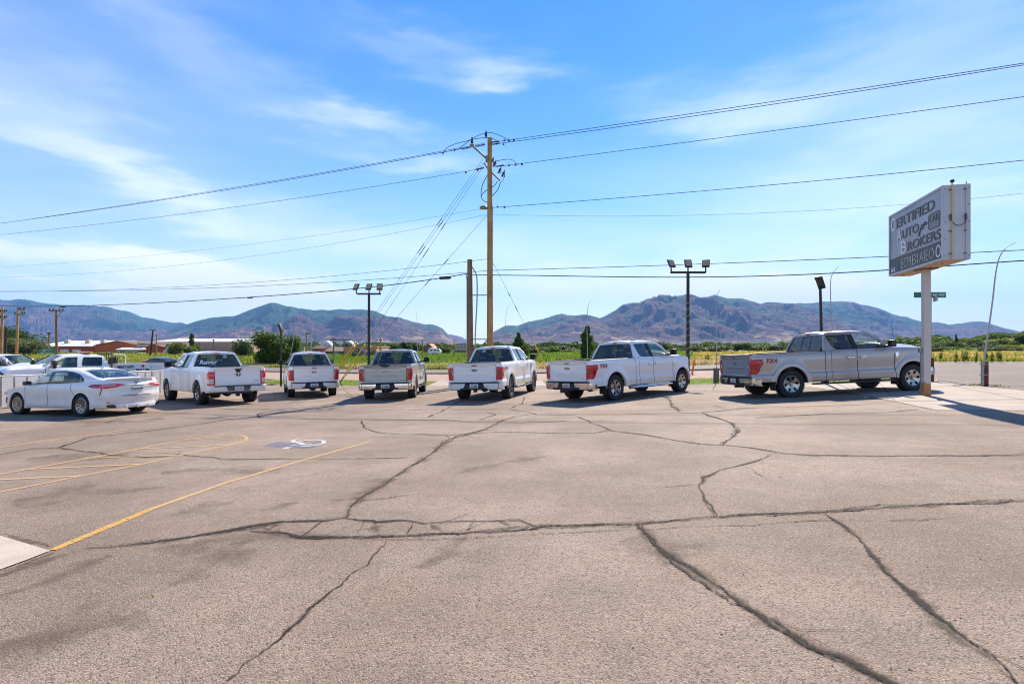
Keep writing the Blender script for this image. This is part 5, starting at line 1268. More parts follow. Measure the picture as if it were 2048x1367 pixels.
def side_decal(root, txt, x, y, z, size, mats, squash=1.0):
    """lettering on the right-hand side of a truck (vehicle -Y), reading rear to front"""
    MR = Matrix(((1, 0, 0, 0), (0, 0, -1, 0), (0, 1, 0, 0), (0, 0, 0, 1))); xx = x
    for ch, m_, w_ in mats: text('side_decal', ch, size, m_, root, Matrix.Translation((xx + w_ / 2, y, z)) @ MR, bold=.008, squash=squash, depth=.002); xx += w_
TR = {'silver': (10.24, 17.03, 6.5), 'fx4': (4.22, 19.19, 41.6), 'mid': (-.47, 21.35, 74.8), 'grey': (-4.92, 22.94, 93.6), 'left': (-9.53, 24.89, 115.1), 'ram': (-12.25, 21.45, 137.1)}
GP = 'row of pickups parked at the edge of the lot'
t = pickup('pickup_truck', 'silver pickup with dark grey tailgate, parked behind the white sign post', GP, *TR['silver'][:2], R(TR['silver'][2]), P_SILV, wb=3.99, cabx=1.12, bump='chrome', tg_paint=P_TGATE, board='black', flap=True, plate=('C', M_REDT))
side_decal(t, '', -2.78, -.996, 1.12, .17, [('F', M_REDT, .115), ('X', M_REDT, .125), ('4', M_GREYT, .13)], 1.15)
t = pickup('pickup_truck', 'white pickup with red and grey side decal and chrome bumper, beside a narrow tall tree', GP, *TR['fx4'][:2], R(TR['fx4'][2]), P_WHITE, wb=3.99, cabx=1.12, bump='chrome', board='chrome', flap=True, plate=('CNC', M_REDT))
side_decal(t, '', -2.78, -.996, 1.12, .17, [('F', M_REDT, .115), ('X', M_REDT, .125), ('4', M_GREYT, .13)], 1.15)
t = pickup('pickup_truck', 'white pickup with black wheels, parked right in front of the wooden utility poles', GP, *TR['mid'][:2], R(TR['mid'][2]), P_WHITE, rim='dark', rimm=M_GUN, bump='paint', plate=('CAB', M_INK))
side_decal(t, '', -2.60, -.996, 1.12, .12, [('F', M_REDT, .08), ('X', M_REDT, .09), ('4', M_GREYT, .09)], 1.15)
t = pickup('pickup_truck', 'warm grey pickup with black tailgate step and chrome bumper, by the left floodlight pole', GP, *TR['grey'][:2], R(TR['grey'][2]), P_GREY, rim='truck', bump='chrome', plate=('CAB', M_INK))
mb = MB(); mb.box((-3.09, 0, 1.30), (.10, .36, .07)); mb.box((-3.06, .06, 1.345), (.16, .30, .05)); mb.obj('tailgate_step_box', M_BLK, t, bevel=.015)
t = pickup('pickup_truck', 'white pickup with white bumper, left of the yellow guy wire guards', GP, *TR['left'][:2], R(TR['left'][2]), P_WHITE, rim='dark', rimm=M_GUN, bump='paint', plate=('CAB', M_INK))
t = pickup('pickup_truck', 'white heavy duty pickup with white script lettering on its rear window', GP, *TR['ram'][:2], R(TR['ram'][2]), P_OXF, wb=3.82, cabx=.86, maker='ram', rim='ram', r=.43, bump='paint', board=None, plate=('R4N 7K1', M_REDT))
for c in t.children:
    if c.name.startswith('rear_window'):
        Cb_ = -3.82 / 2 + .86; bz = 1.545
        sl = math.atan(.33); ez = Vector((-math.cos(sl), 0, math.sin(sl))); M_ = frame((Cb_ + .012 + (bz - 1.365) * .33 - .004, .34, bz), (0, -1, 0), (math.sin(sl), 0, math.cos(sl)))
        text('window_lettering', 'Ranger', .235, M_WHT_TXT, c, M_, shear=.35, bold=.006, depth=.001, squash=.92)
        text('window_lettering', 'DESIGN CO', .035, M_WHT_TXT, c, M_ @ Matrix.Translation((.19, -.13, 0)), depth=.001)

# ---- white service truck behind the fence, and the truck cut by the left picture edge
sx_, sy_, sa = -19.9, 24.3, R(238)
t = pickup('service_truck', 'white utility service truck with toolboxes and orange roof beacon, behind the white fence', None, sx_, sy_, sa, P_OXF, wb=4.1, rim='steel', rimm=M_ALU, bump='chrome', bed=False, ext=True, board='black', cat='utility truck')
def service_body(t, wb):
    RA, F = -wb / 2, wb / 2; C = F - 2.95; T = RA - 1.15; x0, x1 = T, C - .22
    M_BOX = paint('toolbox_white', (.72, .71, .69)); ya, yb = .62, 1.04
    for s_ in (1, -1):
        mb = MB(); prof = [(x0, .55), (RA - .52, .55), (RA - .46, .86), (RA - .25, 1.0), (RA + .25, 1.0), (RA + .46, .86), (RA + .52, .55), (x1, .55), (x1, 1.52), (x0, 1.52)]
        mb.prism(prof, lambda x, z: (x, s_ * yb, z), lambda x, z: (x, s_ * ya, z)); b = mb.obj('toolbox', M_BOX, t, bevel=.012)
        for (a, c, z0) in ((x1 - .72, x1 - .03, .60), (RA - .50, x1 - .77, 1.05), (x0 + .03, RA - .55, .60)):
            mb = MB(); mb.box(((a + c) / 2, s_ * (yb + .008), (z0 + 1.47) / 2), (c - a, .02, 1.47 - z0)); dd = mb.obj('locker_door', M_BOX, b, bevel=.006)
            mb = MB(); mb.box(((a + c) / 2, s_ * (yb + .025), z0 + .28 if z0 < 1 else 1.2), (.10, .02, .06)); mb.obj('handle', M_CHR, dd, bevel=.005)
        ML = Matrix(((-1 if s_ > 0 else 1, 0, 0, 0), (0, 0, s_, 0), (0, 1, 0, 0), (0, 0, 0, 1)))
        def put(txt, x, z, size, sq): text('lettering', txt, size, M_INK, b, Matrix.Translation((x, s_ * (yb + .023), z)) @ ML, bold=size * .05, squash=sq)
        put('HEAVY DUTY', x1 - .375, 1.34, .16, .72); put('UNLIMITED', x1 - .375, 1.17, .07, 1); put('385.292.1393', (RA - .5 + x1 - .77) / 2, 1.20, .12, .9)
        mb = MB(); mb.box(((RA - .5 + x1 - .77) / 2, s_ * (yb + .02), 1.385), (.11, .01, .11)); mb.obj('small_logo', M_STEEL, b)
        mb = MB(); mb.box((x0 + .04, s_ * (yb - .03), 1.545), (.12, .05, .035)); mb.obj('marker_light', M_RED, b)
    mb = MB(); mb.box(((x0 + x1) / 2, 0, .80), (x1 - x0, 1.24, .06)); mb.box((x1 - .02, 0, 1.15), (.05, 1.24, .72)); mb.box((x0 + .02, 0, 1.0), (.05, 1.24, .42)); mb.obj('bed', M_BOX, t)
    mb = MB(); mb.box((x0 - .10, 0, .56), (.20, 2.0, .16)); mb.obj('rear_bumper', M_BLK, t, bevel=.02)
    mb = MB(); xx = x1 + .10                               # cab guard and hoses behind the cab
    mb.tube([(xx, -.85, .9), (xx, -.85, 1.90), (xx - .05, -.75, 1.97), (xx - .05, .75, 1.97), (xx, .85, 1.90), (xx, .85, .9)], .03, 8)
    for y in (-.5, -.25, 0, .25, .5): mb.tube([(xx, y, 1.0), (xx, y, 1.96)], .018, 6)
    mb.tube([(xx, -.85, 1.5), (xx, .85, 1.5)], .02, 6); hr = mb.obj('headache_rack', M_BLK, t, smooth=40)
    mb = MB(); mb.box((xx - .25, .35, 1.55), (.25, .3, .5)); mb.tube([(xx - .2, .6, 1.1), (xx - .26, .62, 1.6), (xx - .3, .5, 1.85), (xx - .4, .3, 1.7)], .035, 8); mb.tube([(xx - .15, .1, 1.3), (xx - .35, .05, 1.6), (xx - .3, -.1, 1.8)], .03, 8); mb.obj('equipment', M_BLK, t, smooth=40, bevel=.02)
    mb = MB(); mb.tube([(xx - .55, .86, 1.52), (xx - .55, .86, 1.86), (xx - .50, .80, 1.93), (xx - .1, .80, 1.95)], .02, 8); mb.obj('grab_rail', M_OXFW, t, smooth=40)
    mb = MB(); mb.box((C + .62, 0, 2.04), (.22, 1.15, .075)); bb = mb.obj('light_bar', mat('beacon_orange', (.8, .22, .02), .25, coat=.8), t, smooth=40, bevel=.025)
    mb = MB(); mb.box((C + .62, 0, 1.985), (.10, .9, .05)); mb.obj('light_bar_base', M_BLK, bb)
M_OXFW = P_OXF
service_body(t, 4.1)
pickup('pickup_truck', 'white pickup cut off by the left picture edge, beyond the service truck hood', None, -26.9, 28.0, R(2), P_OXF, wb=3.694, bump='chrome', plate=None)

# ---- white sedan
def sedan(name, label, X, Y, yaw, P, detail=True, group=None, cat='sedan'):
    root = thing(name, label, cat, M=ground_frame(X, Y, yaw), group=group)
    RA, F = -1.4125, 1.4125; xr, xf = -2.50, 2.39; arc = .365; az_ = .335
    # plan of the right half (y>0): from rear centre round to nose centre
    plan = []
    for k in range(14): t_ = k / 13; y = t_ * .70; plan.append((xr + .075 * (y / .70) ** 2.2, y))
    for k in range(1, 13): th = k / 12 * math.pi / 2; plan.append((xr + .075 + .235 * (1 - math.cos(th)) + .0, .70 + .185 * math.sin(th)))
    x = plan[-1][0]
    while x < F + .30:
        near = any(arc - .09 < abs(x - ax) < arc + .03 for ax in (RA, F)); x += .012 if near else (.03 if any(abs(x - ax) < .55 for ax in (RA, F)) else .08)
        plan.append((x, interp(x, [xr, -2.19, -1.8, -1.2, 0, 1.2, 1.7], [.86, .885, .905, .92, .92, .915, .895])))
    nx, ny = plan[-1]
    for k in range(1, 15): th = k / 14 * math.pi / 2; plan.append((nx + (xf - nx) * math.sin(th), ny * math.cos(th) ** .62 if math.cos(th) > 1e-6 else 0))
    pl = [Vector((a, b)) for a, b in plan]
    def inset(x, z):
        v = interp(z, [.16, .22, .30, .40, .47, .60, .72, .80, .88, .95, 1.0, 1.06, 1.12], [.10, .035, .012, .02, .030, .018, .006, .0, .010, .040, .075, .12, .17])
        for ax in (RA, F):
            d = math.hypot(x - ax, z - az_); v = L3(v, min(v, .004), 1 - ss(.42, .55, d))
        if x < -1.9: v += .05 * ss(.55, .25, z) * ss(-2.1, -2.45, x) + .03 * ss(.62, .70, z) * (1 - ss(.80, .90, z)) * ss(-2.25, -2.4, x)
        return v
    def ztop(x): return interp(x, [-2.5, -2.35, -2.0, -1.5, -.8, 0, .8, 1.1, 1.6, 2.0, 2.25, 2.4], [1.055, 1.075, 1.055, 1.01, .965, .94, .925, .90, .82, .74, .66, .58])
    def zbot(x):
        zb = .215 if x > -1.9 else .25
        for ax in (RA, F):
            if abs(x - ax) < arc: zb = max(zb, az_ + math.sqrt(max(0, arc ** 2 - (x - ax) ** 2)))
        return zb
    zr = [.16, .20, .24, .28, .33, .38, .43, .47, .52, .58, .64, .70, .75, .80, .85, .89, .93, .97, 1.0, 1.03, 1.06, 99]
    def S_(i, z):
        p = pl[i]; a = pl[max(0, i - 1)]; b = pl[min(len(pl) - 1, i + 1)]; t_ = (b - a).normalized(); n = Vector((-t_.y, t_.x)); n = -n if n.y < 0 or (i < 13 and n.x > 0) or (i > len(pl) - 10 and n.x < 0) else n
        if i == 0: n = Vector((-1, 0))
        if i == len(pl) - 1: n = Vector((1, 0))
        zt = ztop(p.x); zz = min(max(z, zbot(p.x)), zt) if z < 99 else zt
        o = inset(p.x, zz); q = p - n * o
        return Vector((q.x, max(0, q.y), zz))
    N_ = len(pl)
    doorcuts = (-.98, .02, 1.02)
    for s_ in (1, -1):
        mb = MB(); mb.grid([[(v.x, s_ * v.y, v.z) for v in (S_(i, z) for z in zr)] for i in range(N_)], flip=s_ > 0); mb.obj('body_side', P, root, smooth=35)
    # trunk lid / hood decks
    for nm, ids, crown in (('trunk_lid', [i for i in range(N_) if pl[i].x < -1.35], .035), ('hood', [i for i in range(N_) if pl[i].x > .85], .085)):
        rows = []
        for i in ids:
            v = S_(i, 99); k = crown * min(1, v.y / .5) * (1.0 if nm == 'trunk_lid' else 1)
            lip = .02 * ss(-2.30, -2.42, v.x) if nm == 'trunk_lid' else 0
            rows.append([(v.x, t_ * v.y, v.z + k * (1 - abs(t_) ** 2.2) + lip * (1 - ss(.7, .95, abs(t_)))) for t_ in np.linspace(-1, 1, 19)])
        mb = MB(); mb.grid(rows); mb.obj(nm, P, root, smooth=45)
    mb = MB(); rows = []                                     # lip spoiler
    for t_ in np.linspace(-1, 1, 17): xx = -2.47 + .10 * t_ * t_; rows.append([(xx + .16, t_ * .68, 1.10), (xx + .06, t_ * .69, 1.125), (xx - .015, t_ * .70, 1.128 - .02 * t_ * t_), (xx - .005, t_ * .70, 1.105 - .02 * t_ * t_), (xx + .06, t_ * .69, 1.07)])
    mb.grid(rows); mb.obj('spoiler', P, root, smooth=45)
    # cabin
    XS = [-1.98, -1.9, -1.75, -1.6, -1.45, -1.3, -1.15, -1.0, -.85, -.7, -.5, -.3, -.1, .1, .25, .4, .55, .7, .85, 1.0, 1.12]
    def zc(x): return interp(x, [-2.0, -1.75, -1.5, -1.25, -1.0, -.75, -.4, -.1, .1, .3, .6, .9, 1.15], [1.085, 1.165, 1.255, 1.335, 1.395, 1.425, 1.445, 1.435, 1.415, 1.37, 1.245, 1.095, .965])
    def zb_(x): return ztop(x) - .012
    def yb_(x): return interp(x, [-2.0, -1.7, -1.3, -.5, .5, 1.0, 1.15], [.66, .735, .80, .835, .835, .80, .72])
    ea, eb = .42, .78
    def cab(x, ph): return Vector((x, yb_(x) * max(0, math.cos(ph)) ** ea, zb_(x) + (zc(x) - zb_(x)) * math.sin(ph) ** eb))
    def ycab(x, z):
        s_ = min(1, max(0, (z - zb_(x)) / max(1e-4, zc(x) - zb_(x)))); sn = s_ ** (1 / eb); return yb_(x) * max(0, 1 - sn * sn) ** (ea / 2)
    phs = [0, .1, .25, .4, .55, .7, .85, 1.0, 1.12, 1.22, 1.32, 1.42, 1.5, math.pi / 2]
    # glass laid into the cabin: side windows, windscreen, rear window
    M_G = mat('sedan_glass', (.012, .018, .022), .03, spec=.6) 
    def lo_(x): return zb_(x) + .045
    def hi_(x): return min(interp(x, [-1.36, -1.28, -1.1, -.8, -.4, 0, .3, .55, .8, .98], [1.09, 1.16, 1.24, 1.305, 1.345, 1.345, 1.305, 1.20, 1.07, .965]), zc(x) - .06 * 0 - .03)
    if detail:
        M_G = glass('sedan_tint', (.60, .70, .70), 1.5); XF = list(np.linspace(-1.98, 1.12, 110)); PH = list(np.linspace(0, math.pi / 2, 34))
    else: XF, PH = XS, phs
    rows = []
    for x in XF: r_ = [cab(x, p) for p in PH]; rows.append([(v.x, v.y, v.z) for v in r_] + [(v.x, -v.y, v.z) for v in reversed(r_[:-1])])
    cbm = MB(); cbm.grid(rows)
    if detail:
        def inside(c):
            x, y, z = c; a = abs(y)
            if -1.28 < x < .90 and lo_(x) + .012 < z < hi_(x) - .012 and a > .3 and not (-.07 < x < .06) and not (-1.03 < x < -.97) and a > ycab(x, z) - .02: return True
            if .33 < x < 1.03 and a < interp(x, [.3, 1.06], [.56, .66]) - .03 and z > zb_(x) + .02: return True
            if -1.83 < x < -1.09 and a < interp(x, [-1.86, -1.7, -1.06], [.56, .63, .57]) - .03: return True
            return False
        cbm.f = [f for f in cbm.f if not inside(tuple(sum(cbm.v[i][k] for i in f) / len(f) for k in range(3)))]
    cbm.obj('cabin', P, root, smooth=40)
    if detail:
        mb = MB(); mb.box((-.35, 0, .62), (2.9, 1.5, .5)); mb.box((.78, 0, .86), (.5, 1.45, .14)); mb.box((-1.55, 0, .95), (.6, 1.3, .06)); mb.obj('cabin_floor', M_TRIM, root)
        for sx2, sy2, w2 in ((.05, .36, .46), (.05, -.36, .46), (-.95, .36, .55), (-.95, -.36, .55)):
            mb = MB(); mb.box((sx2, sy2, .88), (.45, w2, .12)); mb.box((sx2 - .22, sy2, 1.0), (.12, w2 * .9, .40), Matrix.Rotation(R(-14), 3, 'Y')); mb.box((sx2 - .27, sy2, 1.235), (.09, .25, .11)); mb.obj('car_seat', M_SEAT, root, smooth=40, bevel=.03)
    for s_ in (1, -1):
        def strip(nm, xa, xb, m_, off, e0=0.0, par=root, n=18):
            mb = MB(); rws = []
            for x in np.linspace(xa, xb, n): a, b = lo_(x) - e0, max(lo_(x) - e0 + .002, hi_(x) + e0); rws.append([(x, s_ * (ycab(x, z) + off), z) for z in np.linspace(a, b, 9)])
            mb.grid(rws, flip=s_ > 0); return mb.obj(nm, m_, par, smooth=50, normals=False)
        if detail:
            mb = MB(); xs_ = np.linspace(-1.37, 1.0, 50)
            for za, zb3 in ((lambda x: lo_(x) - .012, lambda x: lo_(x) + .018), (lambda x: hi_(x) - .022, lambda x: max(hi_(x) + .012, lo_(x) - .008))):
                mb.grid([[(x, s_ * (ycab(x, z) + .004), z) for z in np.linspace(za(x), zb3(x), 4)] for x in xs_], flip=s_ > 0)
            for xa_, xb_ in ((-.085, .075), (-1.04, -.965), (-1.37, -1.27), (.88, 1.0)):
                mb.grid([[(x, s_ * (ycab(x, z) + .004), z) for z in np.linspace(lo_(x) - .012, max(lo_(x) - .01, hi_(x) + .012), 9)] for x in np.linspace(xa_, xb_, 4)], flip=s_ > 0)
            fr = mb.obj('window_frame', M_BLKG, root, smooth=50, normals=False)
        else: fr = strip('window_frame', -1.37, 1.0, M_BLKG, .004, .012)
        strip('front_side_window', .06, .94, M_G, .009, -.004, fr); strip('rear_side_window', -.98, -.07, M_G, .009, -.004, fr); strip('quarter_window', -1.31, -1.02, M_G, .009, -.006, fr, 8)
        for a, b in ((-.98, 1.02),):
            for dc in doorcuts: 
                mb = MB(); z0 = max(zbot(dc), .25); pts = []
                bend = -.26 if dc == -.98 else 0
                for z in np.linspace(z0 + .03, ztop(dc) - .02, 14):
                    xx = dc + bend * (ss(.9, .45, z) if bend else 0); i = min(range(N_), key=lambda i: abs(pl[i].x - xx) + (10 if pl[i].y < .8 else 0)); v = S_(i, z); y = v.y + .002; pts.append((xx, s_ * y, z))
                mb.tube(pts, .005, 4); mb.obj('door_seam', M_BLK, root)
        for hx in (-.72, .30):
            i = min(range(N_), key=lambda i: abs(pl[i].x - hx) + (10 if pl[i].y < .8 else 0)); v = S_(i, .83); mb = MB(); mb.box((hx, s_ * (v.y + .02), .83), (.20, .022, .03)); mb.obj('handle', P, root, bevel=.006)
        mb = MB(); mb.box((.80, s_ * .985, .985), (.13, .20, .13), Matrix.Rotation(s_ * R(12), 3, 'Z')); mi = mb.obj('mirror', M_BLKG, root, smooth=50, bevel=.04); mb = MB(); mb.tube([(.83, s_ * .87, .93), (.82, s_ * .93, .95)], .025, 6); mb.obj('mirror_arm', M_BLK, mi)
    def top(nm, xa, xb, tw, m_, off, par=root):
        mb = MB(); rws = []
        for x in np.linspace(xa, xb, 14):
            w = tw(x); r_ = []
            for t_ in np.linspace(-1, 1, 17):
                y = w * t_; yb2 = yb_(x); q = min(.999, abs(y) / yb2) ** (1 / ea); z = zb_(x) + (zc(x) - zb_(x)) * math.sqrt(1 - q * q) ** eb; r_.append((x, y, z + off))
            rws.append(r_)
        mb.grid(rws); return mb.obj(nm, m_, par, smooth=60, normals=False)
    top('windscreen', .30, 1.06, lambda x: interp(x, [.3, 1.06], [.56, .66]), M_G, .006)
    top('rear_window', -1.06, -1.86, lambda x: interp(x, [-1.86, -1.7, -1.06], [.56, .63, .57]), M_G if detail else GL_SED, .006)
    mb = MB(); mb.box((-1.02, 0, 1.43), (.2, .035, .05), taper=.5); mb.obj('roof_antenna', P, root, smooth=40, bevel=.01)
    # wheels, wells, underside
    mb = MB(); mb.box((0, 0, .30), (4.3, 1.5, .16))
    for ax in (RA, F):
        for s_ in (1, -1): mb.grid([[(ax - (arc + .01) * math.cos(math.pi * k / 14), s_ * y_, az_ + (arc + .01) * math.sin(math.pi * k / 14)) for y_ in (.89, .5)] for k in range(15)])
    mb.obj('underbody', M_UND, root, smooth=30)
    for ax in (RA, F):
        for s_ in (1, -1): wheel(root, ax, s_ * .795, .335, .225, 'car', M_ALU, s_)
    # rear lamps wrap round the corner
    for s_ in (1, -1):
        def lampon(nm, i0, i1, zl, zh, m_, off, par=root):
            mb = MB(); rws = []
            for i in range(i0, i1 + 1):
                t_ = (i - i0) / (i1 - i0); r_ = []
                for z in np.linspace(zl(t_), zh(t_), 6):
                    v = S_(i, z); c_ = Vector((-1.6, 0, v.z)); d_ = (v - c_); d_.z = 0; d_.normalize(); e = off; r_.append((v.x + d_.x * e, s_ * (v.y + d_.y * e), z))
                rws.append(r_)
            mb.grid(rws, flip=s_ < 0); return mb.obj(nm, m_, par, smooth=60, normals=False)
        iend = max(i for i in range(N_) if pl[i].x < -1.72 and pl[i].y > .5)
        l_ = lampon('tail_light', 7, iend, lambda t_: interp(t_, [0, .12, .5, 1], [.925, .855, .815, .885]), lambda t_: interp(t_, [0, .1, .7, 1], [.935, .965, .955, .91]), M_RED, .008)
        lampon('lens_dark_end', int(L3(7, iend, .62)), iend, lambda t_: interp(t_, [0, 1], [.835, .885]), lambda t_: interp(t_, [0, 1], [.955, .91]), M_REDD, .012, l_)
        lampon('reverse_lens', 11, int(L3(7, iend, .55)), lambda t_: .905, lambda t_: .935, M_CLR, .013, l_)
        mb = MB(); pts = []
        for k in range(6): t_ = k / 5; i = int(L3(26, 29, t_)); v = S_(min(i, N_ - 1), L3(.83, .64, t_)); pts.append((L3(-2.26, -2.16, t_) * 1.0, s_ * (v.y + .004), L3(.83, .64, t_)))
        i_ = [min(range(N_), key=lambda i: abs(pl[i].x - p[0]) + (10 if pl[i].y < .6 else 0)) for p in pts]; pts = [(p[0], s_ * (S_(i, p[2]).y + .004), p[2]) for p, i in zip(pts, i_)]
        mb.tube(pts, .012, 5); mb.obj('bumper_slot', M_BLK, root)
    mb = MB(); mb.box((-2.492, 0, .905), (.02, .9, .012)); mb.obj('trunk_strip', M_BLKG, root)
    mb = MB(); mb.box((-2.50, 0, .60), (.02, .86, .016)); mb.obj('bumper_gap', M_BLK, root)
    FB = Matrix(((0, 0, -1, 0), (-1, 0, 0, 0), (0, 1, 0, 0), (0, 0, 0, 1)))
    mb = MB(); mb.box((-2.493, 0, .80), (.012, .31, .155)); p_ = mb.obj('license_plate', M_PLATE, root); text('plate_lettering', '1AXOU04', .082, M_INK, p_, Matrix.Translation((-2.502, 0, .79)) @ FB, bold=.002)
    if detail:
        em = None
        for (a, b, zc_, rot) in ((.068, .046, 1.0, 0), (.022, .044, 1.0, 0), (.045, .018, 1.018, 0)):
            mb = MB(); mb.tube([(-2.468, a * math.cos(q), zc_ + b * math.sin(q)) for q in np.linspace(0, 2 * math.pi, 25)], .006, 6, caps=False); em = mb.obj('emblem_ring', M_CHR, em or root, smooth=50)
        # diffuser and outlets
        mb = MB(); mb.prism([(-.58, .235), (.58, .235), (.66, .36), (-.66, .36)], lambda y, z: (-2.515 + .10 * (abs(y) / .8) ** 2 - (.36 - z) * .1, y, z), lambda y, z: (-2.38, y, z)); df = mb.obj('diffuser', P, root, smooth=30, bevel=.01)
        mb = MB()
        for y in (-.35, 0, .35): mb.box((-2.52 + .05 * (y / .5) ** 2, y, .27), (.05, .03, .10))
        mb.obj('diffuser_fin', P, df, bevel=.006)
        for s_ in (1, -1):
            mb = MB(); mb.prism([(s_ * .62, .25), (s_ * .80, .27), (s_ * .80, .345), (s_ * .66, .345)], lambda y, z: (-2.475 + .16 * ((abs(y) - .6) / .25) ** 2, y, z), lambda y, z: (-2.33, y, z)); mb.obj('exhaust_outlet', M_BLKG, root)
            mb = MB(); mb.box((-2.40, s_ * .80, .42), (.03, .10, .022), Matrix.Rotation(-s_ * R(40), 3, 'Z')); mb.obj('reflector', M_RED, root)
    mb = MB(); mb.box((2.34, 0, .42), (.10, 1.3, .22)); mb.obj('grille', M_BLKG, root, bevel=.02)
    for s_ in (1, -1): mb = MB(); mb.box((2.16, s_ * .68, .66), (.30, .22, .09), Matrix.Rotation(-s_ * R(35), 3, 'Z')); mb.obj('headlight', M_CLR, root, smooth=40, bevel=.03)
    return root
GL_SED = mat('sedan_rear_glass', (.02, .03, .035), .03, spec=.55)
sedan('parked_sedan', 'white sedan with red wraparound tail lights in front of the white slatted fence', -13.83, 16.99, R(162.3), P_OXF)
sedan('parked_sedan', 'dark green sedan on the far road, seen over the service truck toolbox', (318 - 1024) / 1062 * 52, 52, R(157), P_DK, detail=False)
sedan('parked_sedan', 'tiny blue sedan parked by the orange-brown shop', (722 - 1024) / 1062 * 128, 128, R(160), paint('blue_paint', (.05, .08, .25)), detail=False)
# ------------------------------------------------------------------ street materials
def wood_mat(name, c1, c2, sc=1.4):
    m, nt, N, L, B = nmat(name); tc = N.new('ShaderNodeTexCoord'); mp = N.new('ShaderNodeMapping'); mp.inputs['Scale'].default_value = (14, 14, .5); L.new(tc.outputs['Object'], mp.inputs[0])
    n = N.new('ShaderNodeTexNoise'); n.inputs['Scale'].default_value = sc; n.inputs['Detail'].default_value = 7; n.inputs['Roughness'].default_value = .65; L.new(mp.outputs[0], n.inputs['Vector'])
    n2 = N.new('ShaderNodeTexNoise'); n2.inputs['Scale'].default_value = 1.3; n2.inputs['Detail'].default_value = 4; L.new(tc.outputs['Object'], n2.inputs['Vector'])
    ad = N.new('ShaderNodeMath'); ad.operation = 'MULTIPLY_ADD'; L.new(n2.outputs[0], ad.inputs[0]); ad.inputs[1].default_value = .5; L.new(n.outputs[0], ad.inputs[2])
    r = N.new('ShaderNodeMapRange'); r.inputs[1].default_value = .55; r.inputs[2].default_value = .95; L.new(ad.outputs[0], r.inputs[0])
    x = N.new('ShaderNodeMix'); x.data_type = 'RGBA'; L.new(r.outputs[0], x.inputs[0]); x.inputs[6].default_value = (*c1, 1); x.inputs[7].default_value = (*c2, 1); L.new(x.outputs[2], B.inputs['Base Color']); B.inputs['Roughness'].default_value = .85
    b = N.new('ShaderNodeBump'); b.inputs['Strength'].default_value = .6; b.inputs['Distance'].default_value = .02; L.new(n.outputs[0], b.inputs['Height']); L.new(b.outputs[0], B.inputs['Normal']); return m
M_POLE = wood_mat('pole_wood', (.20, .09, .025), (.66, .38, .13)); M_POLE2 = wood_mat('dark_pole_wood', (.11, .06, .025), (.30, .19, .10)); M_POSTW = wood_mat('grey_post_wood', (.10, .075, .06), (.26, .21, .17))
M_CERAM = mat('insulator', (.06, .045, .04), .75, spec=.2); M_GALV = mat('galvanised', (.33, .33, .33), .45, .8, var=.2, scale=8); M_WIRE = mat('cable', (.028, .028, .034), .6); M_XARM = mat('grey_crossarm', (.24, .20, .17), .7, var=.2)
M_YEL = mat('yellow_guard', (.75, .42, .015), .5); M_DKP = mat('dark_bronze', (.028, .022, .018), .5, .3); M_LED = mat('led_panel', (.42, .34, .20), .5); M_FIB = mat('fibreglass_rod', (.45, .40, .38), .5)
M_RUST = mat('rust', (.21, .045, .018), .85, rgb2=(.11, .035, .02), scale=11, bump=.4, bscale=40); M_ORG = mat('orange_plastic', (.85, .17, .02), .5)
def wire(name, label, pts, P, rad, deg=2, u0=None, u1=None, group=None, cat='power line'):
    us = np.array([p[0] for p in pts], float); vs = np.array([p[1] for p in pts], float)
    c = np.polyfit(us, vs, min(deg, len(pts) - 1)); a, b = (us.min() if u0 is None else u0), (us.max() if u1 is None else u1)
    q = [onplane(u, float(np.polyval(c, u)), P) for u in np.linspace(a, b, 40)]
    mb = MB(); mb.tube(q, rad, 6); return tag(mb.obj(name, M_WIRE, None, smooth=60), label, cat, group)
# ------------------------------------------------------------------ tall wooden pole and its twin
YP = 29.6
bp_ = onG((979.5 - CXP) / FPX * YP, YP); topz = at(979, 276, YP).z
pole = thing('utility_pole', 'tall yellow-brown wooden utility pole carrying insulators, cutouts and a lamp', 'utility pole', bp_)
Lc = lambda u, v, Y=YP: at(u, v, Y) - bp_
mb = MB(); mb.tube([(0.02, 0, -.3), (0, 0, topz - bp_.z)], [.19, .125], 20); mb.obj('pole_shaft', M_POLE, pole, smooth=50)
def insulator(p, parent, r=.075, h=.34):
    mb = MB(); mb.lathe([(0, 0), (.03, 0), (.03, h * .2), (r, h * .25), (r * .6, h * .36), (r, h * .42), (r * .55, h * .55), (r * .9, h * .6), (r * .4, h * .8), (r * .5, h * .95), (0, h)], 14, Matrix.Translation(p)); return mb.obj('insulator', M_CERAM, parent, smooth=40)
insulator(Lc(972, 277) + Vector((.0, 0, .02)), pole, .085, .42)
arm = MB(); a0, a1 = Lc(974, 318), Lc(944, 291); arm.tube([a0, a1], .055, 8); arm.box(a1, (.22, .14, .12)); arm.box(a0, (.16, .3, .3)); arm_o = arm.obj('bracket_arm', M_XARM, pole, smooth=40)
insulator(a1 + Vector((0, 0, .05)), arm_o, .085, .42)
def string_ins(pu, pv, qu, qv, n=7):
    a, b = onplane(pu, pv, bp_) - bp_, onplane(qu, qv, bp_) - bp_; d = (b - a).normalized(); M = Matrix.Translation(a) @ d.to_track_quat('Z', 'Y').to_matrix().to_4x4(); Ln = (b - a).length; pr = [(0, 0)]
    for k in range(n): z = Ln * (k + .5) / n; pr += [(.02, z - Ln / n * .4), (.062, z), (.02, z + Ln / n * .3)]
    pr.append((0, Ln)); mb = MB(); mb.lathe(pr, 10, M); return mb.obj('strain_insulator', M_CERAM, pole, smooth=40)
